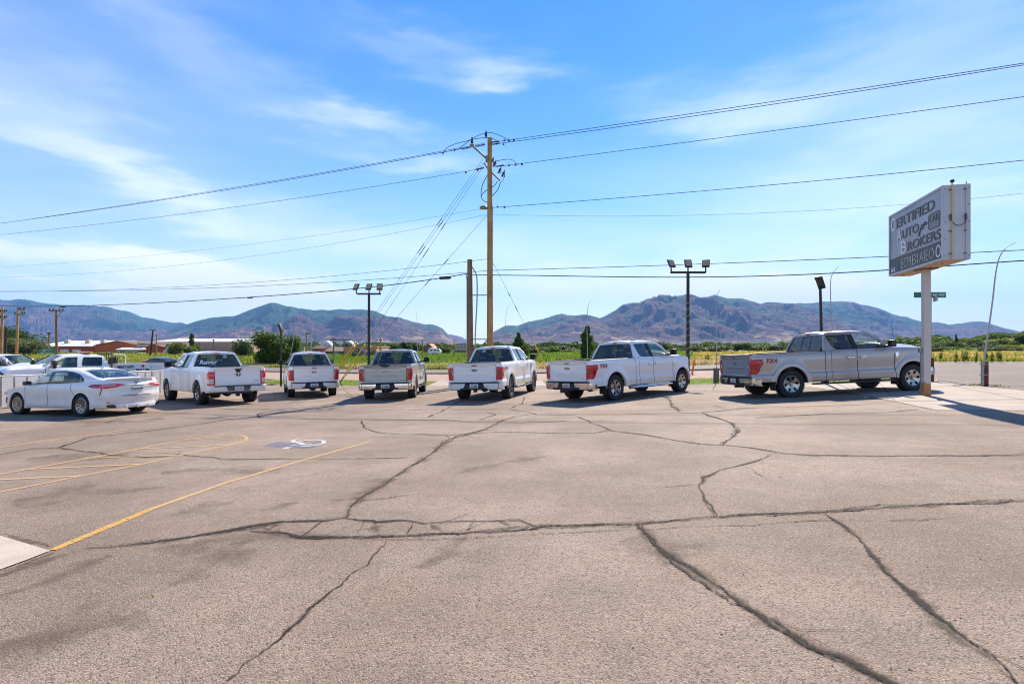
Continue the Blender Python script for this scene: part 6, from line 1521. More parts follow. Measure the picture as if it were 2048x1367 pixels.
string_ins(970, 289, 950, 293); string_ins(941, 294, 924, 298); string_ins(982, 285, 998, 282); string_ins(993, 333, 1008, 330, 5); string_ins(968, 335, 952, 339, 5); string_ins(984, 289, 1000, 286, 5)
# lower arm with cutouts on the right
mb = MB(); mb.tube([Lc(976, 338), Lc(1000, 361)], .045, 8); mb.tube([Lc(976, 338), Lc(968, 326)], .04, 8); ca = mb.obj('cutout_arm', M_XARM, pole, smooth=40)
for (u, v) in ((984, 322), (989, 328), (999, 341), (1006, 348)):
    c = Lc(u, v); mb = MB(); mb.lathe([(0, -.16), (.04, -.16), (.07, -.12), (.035, -.06), (.07, -.02), (.035, .03), (.07, .07), (.035, .12), (0, .16)], 10, Matrix.Translation(c) @ Matrix.Rotation(R(20), 4, 'Y')); mb.box(c + Vector((.08, 0, .02)), (.04, .04, .42)); mb.obj('fuse_cutout', M_CERAM, pole, smooth=40)
def jumper(pix, rad=.016, dy=0): mb = MB(); mb.tube([Lc(u, v) + Vector((0, dy, 0)) for u, v in smooth_pts(pix)], rad, 6); return mb.obj('jumper_wire', M_WIRE, pole, smooth=60)
def smooth_pts(p, n=6):
    out = []
    for i in range(len(p) - 1):
        a, b, c, d = p[max(i - 1, 0)], p[i], p[i + 1], p[min(i + 2, len(p) - 1)]
        for k in range(n):
            t = k / n; out.append(tuple(.5 * ((2 * b[j]) + (-a[j] + c[j]) * t + (2 * a[j] - 5 * b[j] + 4 * c[j] - d[j]) * t * t + (-a[j] + 3 * b[j] - 3 * c[j] + d[j]) * t ** 3) for j in range(2)))
    out.append(tuple(p[-1])); return out
jumper([(889, 305), (892, 297), (910, 288), (930, 283), (944, 279)]); jumper([(916, 299), (930, 288), (950, 274), (972, 266), (985, 266), (1000, 271), (1020, 282)]); jumper([(944, 279), (965, 276), (985, 277), (998, 285)])
jumper([(990, 323), (1010, 319), (1025, 320), (1036, 330)]); jumper([(975, 350), (965, 370), (962, 390), (966, 400), (975, 405)], .022); jumper([(995, 362), (990, 370), (983, 375), (968, 384), (962, 393)], .02); jumper([(1001, 365), (995, 380), (984, 392)], .022); jumper([(1008, 350), (1006, 362), (1000, 365), (1000, 358)], .012)
for (u, v) in ((909, 300), (886, 306), (1009, 281), (1018, 282), (1028, 281), (993, 288), (1007, 289), (1018, 331), (1031, 330), (1044, 329), (995, 414), (1009, 415), (932, 345), (956, 340)):
    q = onplane(u, v, bp_) - bp_; mb = MB(); mb.box(q, (.10, .05, .07)); mb.tube([q, q + Vector((-.02, 0, .14 if u > 990 else -.1))], .012, 5); mb.obj('wire_clamp', M_CERAM, pole)
mb = MB(); c = Lc(967, 415); mb.lathe([(0, .10), (.10, .095), (.17, .05), (.20, -.02), (.17, -.09), (0, -.11)], 16, Matrix.Translation(c) @ Matrix.Diagonal((1.15, .8, 1, 1))); mb.tube([c + Vector((.15, 0, 0)), Lc(978, 421)], .03, 8); mb.obj('lamp_head', mat('lamp_cowl', (.20, .18, .12), .4), pole, smooth=50)
mb = MB(); mb.tube([Lc(985, 412, YP - .05), Lc(985, 692, YP - .05)], .022, 6); mb.obj('conduit', M_GALV, pole)
for v in (303, 345, 365, 425, 445, 462, 530, 575, 620, 672):
    mb = MB(); mb.tube([Lc(979, v), Lc(979 + 8.5, v - 1)], .014, 5); mb.obj('pole_bolt', M_GALV, pole)
Y2 = 28.9; b2 = onG((939.5 - CXP) / FPX * Y2, Y2); t2 = at(939, 519, Y2).z
pole2 = thing('utility_pole', 'shorter brown wooden pole standing left of the tall one, cable risers on its side', 'utility pole', b2)
mb = MB(); mb.tube([(.04, 0, -.3), (0, 0, t2 - b2.z)], [.185, .135], 20); mb.obj('pole_shaft', M_POLE2, pole2, smooth=50)
mb = MB(); q = lambda u, v: at(u, v, Y2 - .1) - b2
mb.tube([q(u, v) for u, v in smooth_pts([(944, 533), (951, 545), (954, 560), (954, 600), (951, 660), (950, 700)])], .035, 8); mb.obj('conduit', M_GALV, pole2, smooth=50)
mb = MB(); mb.tube([q(932, 548) + Vector((0, 0, 0)), q(934, 560), q(934, 710)], .03, 8); mb.obj('conduit', M_GALV, pole2, smooth=50)
for v in (591, 679): mb = MB(); mb.box((at(951, v, Y2) + at(978, v - 2, YP)) / 2 - b2, ((at(978, v, YP) - at(945, v, Y2)).length, .05, .05)); mb.obj('standoff_brace', M_XARM, pole2)
# power lines
PW = (bp_.x, bp_.y)
wire('power_line', 'upper left power line leaving the pole top, nearer of the close pair', [(941, 294), (885, 305), (500, 371.5), (250, 412), (0, 446.5)], PW, .016, u0=-500)
wire('power_line', 'upper left power line of the close pair, merging with its twin at the picture edge', [(970, 287), (885, 302), (500, 369), (250, 411), (0, 446.5)], (PW[0], PW[1] + .5), .013, u0=-500)
wire('power_line', 'second power line down on the left of the tall pole', [(968, 336), (935, 343), (500, 409), (250, 443), (40, 465)], PW, .012, u0=-500)
wire('power_line', 'topmost power line on the right of the tall pole', [(982, 285), (1024, 279.5), (1524, 206.5), (2048, 126.5)], PW, .014, u1=2500)
wire('power_line', 'power line running just under the topmost one on the right', [(984, 289), (1024, 283.5), (1524, 212), (2048, 130)], (PW[0], PW[1] - .3), .014, u1=2500)
wire('power_line', 'power line on the right ending at the clamps beside the fuse cutouts', [(993, 333), (1040, 328), (1524, 264.5), (2048, 193.5)], PW, .013, u1=2500)
wire('power_line', 'power line on the right that meets the pole beside the lamp head', [(985, 415), (1024, 412.5), (1524, 371.5), (2048, 320.5)], PW, .014, u1=2500)
wire('power_line', 'faint thin wire left of the lamp head', [(965, 417), (850, 437), (680, 464), (400, 500)], PW, .006, u0=-400)
wire('power_line', 'faint thin wire just below the lamp head on the left', [(974, 429), (700, 481), (480, 517), (180, 545), (0, 555)], PW, .007, u0=-400, deg=3)
wire('power_line', 'faint thin wire right of the pole passing behind the big sign', [(985, 428), (1200, 433), (1454, 429), (1750, 412), (2048, 387)], PW, .006, u1=2500)
wire('power_line', 'cable from the short pole top towards the left edge', [(979, 517), (935, 523.5), (700, 547.5), (450, 569), (0, 583)], (b2.x, b2.y), .011, u0=-500)
wire('power_line', 'straight cable crossing behind the short pole, continuing left', [(979, 541), (700, 561), (400, 577), (0, 582)], PW, .014, u0=-500)
wire('power_line', 'upper cable of the two crossing behind the floodlights on the right', [(979, 541), (1024, 539.5), (1324, 530), (1774, 513.5), (2048, 499.5)], PW, .016, u1=2500)
cab_l = wire('power_line', 'thick black communication cable sagging to the left edge', [(935, 547), (905, 552), (760, 572), (560, 590), (250, 608), (130, 612), (0, 611.5)], (b2.x, b2.y), .026, u0=-500, deg=4)
wire('power_line', 'lower thick cable on the right passing under the big sign', [(945, 551), (979, 548.5), (1024, 549.5), (1150, 553.5), (1324, 553.5), (1774, 540), (2048, 521)], PW, .024, u1=2400, deg=4)
for (u, v, ln, r_) in ((890, 555.5, .75, .085), (500, 595.5, .5, .04), (125, 613, .75, .07)):
    c = onplane(u, v, (b2.x, b2.y)); mb = MB(); mb.tube([c - ROAD_D * ln / 2, c - ROAD_D * ln * .42, c + ROAD_D * ln * .42, c + ROAD_D * ln / 2], [r_ * .4, r_, r_, r_ * .4], 10); o = mb.obj('splice_case', M_WIRE, None, smooth=40); o.parent = cab_l
# guy wires with yellow guards
def guy(label, top, anchor, g0, g1, grad=.035, group=None):
    a, b = top, anchor; t = thing('guy_wire', label, 'guy wire', b, group=group); d = a - b
    mb = MB(); mb.tube([(0, 0, 0), d], .009, 5); mb.obj('wire', M_WIRE, t)
    for a_, b_ in ((.62, .66), (.74, .77)): mb = MB(); mb.tube([d * a_, d * b_], .022, 6); mb.obj('guy_insulator', M_WIRE, t)
    mb = MB(); mb.tube([d * g0, d * g1], grad, 8); mb.obj('guy_guard', M_YEL, t, smooth=50)
    mb = MB(); mb.tube([(0, 0, -.1), d * .05], .018, 6); mb.obj('anchor_rod', M_GALV, t); return t
an1, an2 = gp(679, 764), gp(655, 764)
def frac(a, b, v):                                            # fraction along b->a where the picture height is v
    lo, hi = 0., 1.
    for _ in range(30):
        m = (lo + hi) / 2; p = b.lerp(a, m); vv = HOR - (p.z - CAMZ) / p.y * FPX
        if vv > v: lo = m
        else: hi = m
    return lo
for (lb, tp, an, v0, v1) in (('guy wire with thick yellow guard, leftmost of the bundle beside the white pickup', (966, 318), an2, 745, 684), ('guy wire in the thick yellow guard pair, second from the left', (967, 325), an2.lerp(an1, .25), 745, 686), ('guy wire with thin yellow guard in the middle of the bundle', (966, 334), an1, 748, 688), ('guy wire with yellow guard crossing the left floodlight pole, rightmost of the bundle', (974, 430), an1, 750, 693)):
    a = at(tp[0], tp[1], YP); guy(lb, a, an, frac(a, an, v0), frac(a, an, v1))
a = at(987, 527, YP); an = gp(1104, 756); guy('single guy wire right of the tall pole with thin yellow guard behind the pickup mirror', a, an, frac(a, an, 745), frac(a, an, 684), .03)
# ------------------------------------------------------------------ floodlight poles
def flood(u, v_bar, v_base_Y, label, heads, barw, spiral=True):
    Y = v_base_Y; X = (u - CXP) / FPX * Y; b = onG(X, Y); t = thing('floodlight_pole', label, 'light pole', b, group='triple floodlight poles'); zt = at(u, v_bar, Y).z - b.z
    mb = MB(); mb.tube([(0, 0, -.1), (0, 0, zt)], [.085, .07], 14); mb.obj('pole_shaft', M_DKP, t, smooth=50)
    mb = MB(); mb.box((0, 0, zt), (barw, .10, .10)); ba = mb.obj('crossbar', M_DKP, t, bevel=.01)
    for (dx, rz, tilt) in heads:
        hd = MB(); M = Matrix.Rotation(rz, 3, 'Z') @ Matrix.Rotation(tilt, 3, 'X'); c = Vector((dx, -.03, zt + .40)); hd.tube([(dx, 0, zt), (dx, 0, zt + .22)], .035, 8); hd.box(c, (.33, .06, .40), M)
        for k in range(5): hd.box(c + M @ Vector((-.12 + .06 * k, .045, 0)), (.012, .05, .32), M)
        h = hd.obj('floodlight', M_DKP, ba); mb = MB(); mb.box(c + M @ Vector((0, -.035, .015)), (.27, .012, .31), M); mb.obj('led_panel', M_LED, h)
    if spiral:
        pts = [(.092 * math.cos(k * .5), .092 * math.sin(k * .5), .2 + k * .024) for k in range(int(zt * .7 / .024))]; mb = MB(); mb.tube(pts, .012, 4); mb.obj('light_string', M_WIRE if v_bar > 560 else M_FIB, t)
    return t
flood(738, 587.5, 30.5, 'dark pole with three floodlights behind the white pickup and grey pickup', [(-.73, R(-25), R(-28)), (0, R(-12), R(-28)), (.62, R(8), R(-22))], 1.36)
flood(1376, 544.5, 24.6, 'dark pole with three floodlights by the hood of the white off-road pickup', [(-.78, R(22), R(-30)), (0, 0, R(-25)), (.82, R(-24), R(-30))], 1.62)
def sidelamp(u, vt, Y, label, du=0):
    b = onG((u - CXP) / FPX * Y, Y); tp = at(u + du, vt, Y); z = tp.z - b.z; x = tp.x - b.x; t = thing('lamp_post', label, 'lamp post', b, group='thin black lamp posts')
    mb = MB(); mb.tube([(0, 0, -.1), (x, 0, z)], [.06, .05], 12); mb.obj('post', M_DKP, t, smooth=50)
    mb = MB(); M = Matrix.Rotation(R(-18), 3, 'Y'); mb.box((x, 0, z + .18), (.13, .36, .52), M); mb.box((x - .10, 0, z + .36), (.12, .3, .14), M); mb.box((x, 0, z + .0), (.12, .12, .1)); mb.obj('lamp_head', M_DKP, t, smooth=40, bevel=.04); return t
sidelamp(562, 662, 31.5, 'thin black post with one floodlight seen edge on, before the big round tree')
sidelamp(1645.5, 574, 21.3, 'black post leaning a little, with one edge-on floodlight above the silver pickup', -5)
# whip poles
def whip(label, px, Y, r0=.022, post=None, mat_=M_FIB):
    pts = [at(u, v, Y) for u, v in smooth_pts(px)]; b = pts[-1]; t = thing('whip_pole', label, 'flag pole', (b.x, b.y, float(G(b.x, b.y))), group='bent fibreglass whip poles'); o = Vector((b.x, b.y, float(G(b.x, b.y))))
    n = len(pts); mb = MB(); mb.tube([p - o for p in pts] + [Vector((0, 0, -.05))], [r0 * (.3 + .7 * (i / n)) for i in range(n)] + [r0], 8); mb.obj('rod', mat_, t, smooth=50)
    if post:
        w, h, m_, dx = post; mb = MB(); mb.box((dx, .05, h / 2 - .05), (w, .15, h + .1)); po = mb.obj('post', m_, t, bevel=.008)
        if m_ is M_RUST:
            mb = MB(); mb.tube([(0, 0, -.02), (0, 0, h * .95)], .045, 10); mb.obj('pipe_sleeve', M_GALV, t, smooth=50)
            for z in (.35, h - .08): mb = MB(); mb.box((.04, 0, z), (.18, .12, .03)); mb.obj('hose_clamp', M_GALV, t)
    return t
whip('whip pole arching left over the mountains beside the big tree', [(581, 613), (587, 617), (591, 630), (590, 655), (585, 690), (578, 725), (576, 760)], 31)
whip('straight pale whip pole between the big tree and the white pickup cab', [(626, 629), (624, 660), (622, 700), (620, 765)], 31, .035)
whip('very thin whip pole above the cab of the warm grey pickup', [(833, 625), (834, 660), (835, 700), (835, 765)], 27.5, .016)
whip('bent whip pole just right of the tall utility pole', [(1021, 608), (1015, 616), (1012, 632), (1011, 660), (1010, 700), (1010, 762)], 27, .016)
whip('bent whip pole in front of the tall narrow tree', [(1183, 600), (1178, 607), (1175, 622), (1174, 660), (1175, 700), (1175, 765)], 25.5, .02)
whip('whip pole mounted on a grey wooden post on the lawn', [(1440, 578), (1435, 588), (1432, 600), (1432, 640), (1433, 700), (1432.5, 757)], 24.5, .024, (.22, .66, M_POSTW, .02))
whip('whip pole curving right above the roof of the silver pickup', [(1678, 532), (1670, 540), (1662, 556), (1661, 590), (1665, 665), (1668, 765)], 21, .024)
whip('short thin whip above the hood of the silver pickup', [(1782, 647), (1786, 670), (1789, 700), (1790, 760)], 21, .014, mat_=M_WIRE)
whip('tall whip pole bending far right, strapped to a rusty steel post', [(2033, 484), (2018, 491), (2006, 502), (1997, 520), (1991, 550), (1984, 610), (1974, 680), (1966, 740), (1965, 771)], gp(1968, 771).y, .03, (.125, .77, M_RUST, .115))
b = gp(1862.5, 762.5); o = Vector(b); t = thing('steel_post', 'rusty square steel post half hidden behind the white sign post', 'post', b); mb = MB(); mb.box((0, 0, .42), (.12, .12, .9)); mb.obj('post', M_RUST, t, bevel=.006); mb = MB(); mb.box((-.02, -.08, .38), (.14, .03, .26)); mb.obj('reflector_plate', M_GALV, t)
b = gp(1386, 748); t = thing('marker_paddle', 'orange cable marker with a loop top leaning by the right floodlight pole', 'marker post', b); mb = MB(); dx = .14
mb.tube([(-.06, 0, 0), (.05, 0, .62), (.09, 0, .86)], [.055, .06, .055], 10); mb.obj('paddle', M_ORG, t, smooth=50); mb = MB(); mb.tube([(.10 + .05 * math.sin(q), 0, .95 + .09 * -math.cos(q)) for q in np.linspace(0, 2 * math.pi, 16)], .018, 6); mb.obj('loop', M_ORG, t, smooth=50)
mb = MB(); mb.tube([(-.08, 0, -.05), (-.055, 0, .08)], .03, 6); mb.obj('rod', M_GALV, t)
# warning sign
Yw = 62; b = onG((1463 - CXP) / FPX * Yw, Yw); t = thing('road_sign', 'yellow diamond warning sign seen almost edge on beyond the road', 'road sign', b, R(66)); zz = at(1463, 694, Yw).z - b.z
mb = MB(); mb.tube([(0, .05, -.1), (0, .05, zz + .5)], .04, 6); mb.obj('sign_post', M_GALV, t)
mb = MB(); mb.box((0, 0, zz), (.9, .02, .9), Matrix.Rotation(R(45), 3, 'Y')); pn = mb.obj('sign_panel', mat('sign_yellow', (.85, .65, .01), .5), t)
mb = MB(); mb.box((0, -.016, zz), (.10, .01, .6)); mb.box((0, -.016, zz + .1), (.4, .01, .10)); mb.obj('sign_symbol', M_INK, pn)
# green guide sign at the left
Yg = 95; gl, gr = at(77, 697, Yg), at(109, 697, Yg); b = onG((gl.x + gr.x) / 2, Yg); zt_, zb2 = at(93, 697, Yg).z - b.z, at(93, 706.5, Yg).z - b.z; w_ = gr.x - gl.x
t = thing('guide_sign', 'green highway guide sign with white legend, above the service truck hood', 'road sign', b); M_GRN = mat('sign_green', (.005, .19, .07), .45)
mb = MB(); mb.box((0, 0, (zt_ + zb2) / 2), (w_, .05, zt_ - zb2)); pn = mb.obj('sign_panel', M_GRN, t)
for s_ in (-1, 1): mb = MB(); mb.tube([(s_ * w_ * .35, .08, -.1), (s_ * w_ * .35, .08, zb2 + .3)], .05, 6); mb.obj('sign_post', M_GALV, t)
MF = Matrix(((1, 0, 0, 0), (0, 0, -1, 0), (0, 1, 0, 0), (0, 0, 0, 1)))
hh = zt_ - zb2
for (s_, x, z) in (('\u2191  WASHINGTON BLVD', 0, .72), ('\u2190  ROY', -.5, .47), ('OGDEN CITY STATION  80', 0, .18)): text('legend', s_, .20, M_WHT_TXT, pn, Matrix.Translation((x, -.03, zb2 + hh * z)) @ MF, bold=.006, squash=.95)
# ------------------------------------------------------------------ the big box sign
def K(Yk, u, v): return at(u, v, Yk)
PB_ = gp(1852, 791); psc = PB_.y / 14.5
Y1 = PB_.y / 1.112
c1, c2, c0 = at(1886, 519.7, Y1), at(1943, 518.4, .984 * Y1), at(1778.6, 559.7, 1.24 * Y1)
zlo, zhi = at(1886, 519.7, Y1).z, at(1886, 371, Y1).z; H_ = zhi - zlo
ex = Vector((c1.x - c0.x, c1.y - c0.y, 0)); W_ = ex.length; ex.normalize(); ey = Vector((-ex.y, ex.x, 0)); 
if ey.dot(Vector((c2.x - c1.x, c2.y - c1.y, 0))) < 0: ey = -ey
D_ = abs(Vector((c2.x - c1.x, c2.y - c1.y, 0)).dot(ey)); print('sign W H D', W_, H_, D_, 'pole', PB_)
base = Vector((PB_.x, PB_.y, PB_.z)); Ms = Matrix(((ex.x, ey.x, 0, base.x), (ex.y, ey.y, 0, base.y), (0, 0, 1, base.z), (0, 0, 0, 1)))
sg = thing('sign_board', 'big white box sign with brown lettering on a rusty white post', 'sign', M=Ms)
cc = (c0 + c2) / 2; lc = Ms.inverted() @ Vector((cc.x, cc.y, zlo)); cxl, cyl, zl = lc.x, lc.y, lc.z
def paint_rust(name, base_, rust, zr, amt):
    m, nt, N, L, B = nmat(name); tc = N.new('ShaderNodeTexCoord'); sx = N.new('ShaderNodeSeparateXYZ'); L.new(tc.outputs['Object'], sx.inputs[0])
    mp = N.new('ShaderNodeMapping'); mp.inputs['Scale'].default_value = (1.6, 1.6, .22); L.new(tc.outputs['Object'], mp.inputs[0])
    n = N.new('ShaderNodeTexNoise'); n.inputs['Scale'].default_value = 7; n.inputs['Detail'].default_value = 8; n.inputs['Roughness'].default_value = .7; L.new(mp.outputs[0], n.inputs['Vector'])
    g = N.new('ShaderNodeMapRange'); g.inputs[1].default_value = zr; g.inputs[2].default_value = 0.02; g.inputs[3].default_value = 0; g.inputs[4].default_value = .75; L.new(sx.outputs[2], g.inputs[0])
    a = N.new('ShaderNodeMath'); a.operation = 'ADD'; L.new(n.outputs[0], a.inputs[0]); L.new(g.outputs[0], a.inputs[1])
    r = N.new('ShaderNodeMapRange'); r.inputs[1].default_value = .64 - amt; r.inputs[2].default_value = .74 - amt; L.new(a.outputs[0], r.inputs[0])
    x = N.new('ShaderNodeMix'); x.data_type = 'RGBA'; L.new(r.outputs[0], x.inputs[0]); x.inputs[6].default_value = (*base_, 1); x.inputs[7].default_value = (*rust, 1); L.new(x.outputs[2], B.inputs['Base Color']); B.inputs['Roughness'].default_value = .6; return m
M_SPOST = paint_rust('flaking_white_post', (.60, .52, .46), (.44, .20, .06), .42, .045); M_SBOX = mat('sign_white_paint', (.56, .55, .57), .5, var=.08, scale=2); M_SUND = mat('sign_underside', (.62, .48, .32), .7, rgb2=(.50, .33, .18), scale=3)
mb = MB(); ph = zl + .02; mb.box((0, 0, ph / 2 - .1), (.175, .175, ph + .2)); mb.obj('sign_post', M_SPOST, sg, bevel=.02)
mb = MB(); mb.box((cxl, cyl, zl + H_ / 2), (W_, D_, H_)); mb.obj('sign_cabinet', M_SBOX, sg, bevel=.012)
mb = MB(); mb.box((cxl, cyl, zl - .004), (W_ - .04, D_ - .04, .012)); mb.obj('cabinet_floor', M_SUND, sg)
fy = cyl - D_ / 2
mb = MB(); fw = .055
mb.box((cxl, fy - .014, zl + H_ - fw / 2), (W_, .03, fw)); mb.box((cxl, fy - .014, zl + fw / 2), (W_, .03, fw)); mb.box((cxl - W_ / 2 + fw / 2, fy - .014, zl + H_ / 2), (fw, .028, H_ - 2 * fw)); mb.box((cxl + W_ / 2 - fw / 2, fy - .014, zl + H_ / 2), (fw, .028, H_ - 2 * fw)); mb.obj('face_frame', M_SBOX, sg)
M_FACE = mat('silver_sign_face', (.44, .42, .44), .4, .3, rgb2=(.24, .22, .215), scale=.9); M_BAND = mat('brown_sign_band', (.06, .046, .038), .5, rgb2=(.10, .085, .075), scale=1.5); M_LET = mat('brown_letters', (.11, .092, .078), .5); M_SILV = mat('silver_letters', (.86, .83, .78), .6)
mb = MB(); mb.box((cxl, fy - .003, zl + H_ / 2), (W_ - 2 * fw, .008, H_ - 2 * fw)); face = mb.obj('sign_face', M_FACE, sg)
bh = .24 * H_; mb = MB(); mb.box((cxl, fy - .009, zl + fw + bh / 2), (W_ - 2 * fw, .006, bh)); band = mb.obj('sign_band', M_BAND, face)
MFs = Matrix(((1, 0, 0, 0), (0, 0, -1, 0), (0, 1, 0, 0), (0, 0, 0, 1)))
def st(txt, x, z, size, m_, par=face, sq=1.0, bold=.012, sp=1.0, align='LEFT'): return text('sign_lettering', txt, size, m_, par, Matrix.Translation((cxl - W_ / 2 + x * W_, fy - .016, zl + z * H_)) @ MFs, bold=bold, squash=sq, align=align, spacing=sp, depth=.003)
def fit(txt, x0, x1, z0, z1, m_, par=face, bold=.0, name='sign_lettering', y=.016):
    """lettering stretched to the width and height it has on the sign (fractions of the face)"""
    me = text_mesh(txt, 1.0, depth=.003, bold=bold).copy(); me.materials.clear(); me.materials.append(m_)
    co = np.empty(len(me.vertices) * 3); me.vertices.foreach_get('co', co); co = co.reshape(-1, 3); a, b = co.min(0), co.max(0)
    sx_, sz_ = (x1 - x0) * W_ / (b[0] - a[0]), (z1 - z0) * H_ / (b[1] - a[1]); co[:, 0] = (co[:, 0] - a[0]) * sx_; co[:, 1] = (co[:, 1] - a[1]) * sz_
    me.vertices.foreach_set('co', co.ravel()); me.update(); o = bpy.data.objects.new(name, me); COL.objects.link(o); o.parent = par
    o.matrix_local = Matrix.Translation((cxl - W_ / 2 + x0 * W_, fy - y, zl + z0 * H_)) @ MFs; return o
fit('C', .045, .145, .715, .925, M_SILV, bold=.012); fit('ERTIFIED', .165, .87, .735, .885, M_LET, bold=.012)
fit('A', .172, .272, .525, .70, M_SILV, bold=.012); fit('UTO', .285, .60, .525, .66, M_LET, bold=.012)
fit('B', .26, .375, .29, .49, M_SILV, bold=.012); fit('ROKERS', .396, .965, .30, .44, M_LET, bold=.012)
kx, kz = cxl - W_ / 2 + .86 * W_, zl + .585 * H_; kw, kh = .092 * W_, .112 * H_
def rrect(cx, cz, w, h, r, n=6): return [(cx + sx_ * (w - r) + r * math.cos(a0 + q), cz + sz_ * (h - r) + r * math.sin(a0 + q)) for sx_, sz_, a0 in ((1, 1, 0), (-1, 1, math.pi / 2), (-1, -1, math.pi), (1, -1, 3 * math.pi / 2)) for q in np.linspace(0, math.pi / 2, n)]
mb = MB(); mb.prism(rrect(kx, kz, kw, kh, .08), lambda x, z: (x, fy - .012, z), lambda x, z: (x, fy - .006, z)); em = mb.obj('key_fob', mat('emblem_brown', (.20, .17, .15), .4), face)
mb = MB(); mb.prism(rrect(kx, kz, kw * 1.0, kh * 1.0, .08), lambda x, z: (x, fy - .016, z), lambda x, z: (x, fy - .011, z), [rrect(kx, kz, kw * .9, kh * .87, .07)]); mb.obj('fob_rim', M_LET, em)
fit('CAB', .79, .93, .575, .665, M_LET, par=em, name='emblem_lettering', bold=-.02)
mb = MB(); rx = lambda q: (cxl - W_ / 2 + q * W_)
for (a, b_, r_) in ((.715, .60, .05), (.665, .575, .065)): mb.tube([(rx(a) + r_ * math.cos(q) * .9, fy - .014, zl + b_ * H_ + r_ * math.sin(q)) for q in np.linspace(0, 2 * math.pi, 14)], .012, 5, caps=False)
mb.tube([(rx(.64), fy - .014, zl + .56 * H_), (rx(.60), fy - .014, zl + .46 * H_)], .02, 5); mb.tube([(rx(.73), fy - .014, zl + .6 * H_), (kx - kw, fy - .014, kz)], .012, 5); mb.obj('key_ring', M_LET, em)
fit('6', .05, .09, .05, .13, M_WHT_TXT, par=band, bold=.01); fit('a', .10, .14, .055, .12, M_WHT_TXT, par=band, bold=.01); fit('I', .20, .21, .06, .20, M_GREYT, par=band)
fit('ECM', .27, .46, .065, .215, M_SILV, par=band, bold=-.03); fit('BI', .49, .59, .065, .215, M_SILV, par=band, bold=-.03); fit('AIEO', .62, .86, .065, .215, M_SILV, par=band, bold=-.03); fit('O', .89, .97, .05, .225, M_WHT_TXT, par=band)
# conduits, hooks and box on the near end
exx = cxl + W_ / 2
def cond(y, m_, r_=.014):
    mb = MB(); mb.tube([(exx + .02, y, zl - .02), (exx + .02, y, zl + H_ + .05)], r_, 6); return mb.obj('conduit', m_, sg)
M_YC = mat('yellowed_conduit', (.62, .52, .16), .5)
y_a, y_b = cyl - D_ / 2 + D_ * .30, cyl - D_ / 2 + D_ * .82
ca = cond(y_a, M_YC, .018); cb_ = cond(y_b, M_SBOX)
mb = MB(); mb.box((exx + .025, y_a, zl + H_ + .08), (.07, .07, .07)); mb.obj('junction_box', M_DKP, ca, bevel=.01)
mb = MB(); mb.tube([(exx + .03, y_a, zl + H_ * .50), (exx + .06, y_a + .04, zl + H_ * .46), (exx + .07, (y_a + y_b) / 2, zl + H_ * .44), (exx + .05, y_b - .03, zl + H_ * .48), (exx + .03, y_b - .02, zl + H_ * .55)], .009, 5); mb.obj('loose_cable', M_WIRE, sg, smooth=60)
for y in (y_a - .02, y_b): 
    for z in (.93, .58, .38, .08): mb = MB(); mb.box((exx + .02, y - .02, zl + H_ * z), (.03, .06, .02)); mb.obj('pipe_strap', M_STEEL, sg)
    mb = MB(); mb.box((exx + .03, y - .01, zl + H_ * .56), (.03, .03, .16)); mb.obj('switch_bracket', M_STEEL, sg)
for fx, fz in ((.06, .05), (.06, .5), (.06, .95), (.94, .05), (.94, .5), (.94, .95), (.06, .27), (.94, .73)): mb = MB(); mb.lathe([(0, .01), (.012, .006), (.014, 0)], 8, Matrix.Translation((exx, cyl - D_ / 2 + D_ * fx, zl + H_ * fz)) @ Matrix.Rotation(R(90), 4, 'Y')); mb.obj('screw_head', M_STEEL, sg)
for fx in (.15, .4, .66, .85): mb = MB(); mb.tube([(cxl - W_ / 2 + W_ * fx, cyl - .1, zl), (cxl - W_ / 2 + W_ * fx, cyl - .1, zl - .05)], .01, 5); mb.obj('drain_stub', M_STEEL, sg)
mb = MB(); mb.box((0, 0, zl - .02), (.5, .42, .025)); mb.obj('mount_plate', M_STEEL, sg)
# electrical boxes and riser on the post
mb = MB(); mb.box((-.16, -.02, 1.28), (.12, .18, .17)); b0 = mb.obj('outlet_box', M_GALV, sg, bevel=.01); mb = MB(); mb.box((-.03, -.13, 1.27), (.09, .05, .13)); mb.obj('outlet_box', M_GALV, sg, bevel=.01)
mb = MB(); mb.tube([(-.15, -.05, 1.2), (-.15, -.05, .3), (-.17, -.05, .1), (-.22, -.05, -.02)], .03, 8); mb.obj('conduit', M_GALV, sg, smooth=50)
# street name blades
Ys = 21.0; b = onG((1861.5 - CXP) / FPX * Ys, Ys); t = thing('street_name_sign', 'green street name blade crossed by a smaller blue-grey blade, behind the white post', 'street sign', b)
z1, z2 = at(1860, 584, Ys).z - b.z, at(1860, 595, Ys).z - b.z; w_ = (1892 - 1828) / FPX * Ys
mb = MB(); mb.tube([(0, 0, -.1), (0, 0, z2 + .03)], .03, 8); mb.obj('sign_post', M_GALV, t)
mb = MB(); mb.box((-.03, 0, (z1 + z2) / 2), (w_, .015, z1 - z2)); bl = mb.obj('name_blade', M_GRN, t); text('legend', '1200 WEST', .15, M_WHT_TXT, bl, Matrix.Translation((.30, -.012, (z1 + z2) / 2)) @ MFs, bold=.002, squash=.8)
mb = MB(); M = Matrix.Rotation(R(62), 3, 'Z'); mb.box(M @ Vector((-.42, 0, 0)) + Vector((.16, .1, z2 - .07)), (.75, .015, .2), M); b2_ = mb.obj('name_blade', mat('blue_grey_blade', (.22, .22, .30), .5), t); b2_['label'] = 'smaller blue-grey blade set crosswise below'

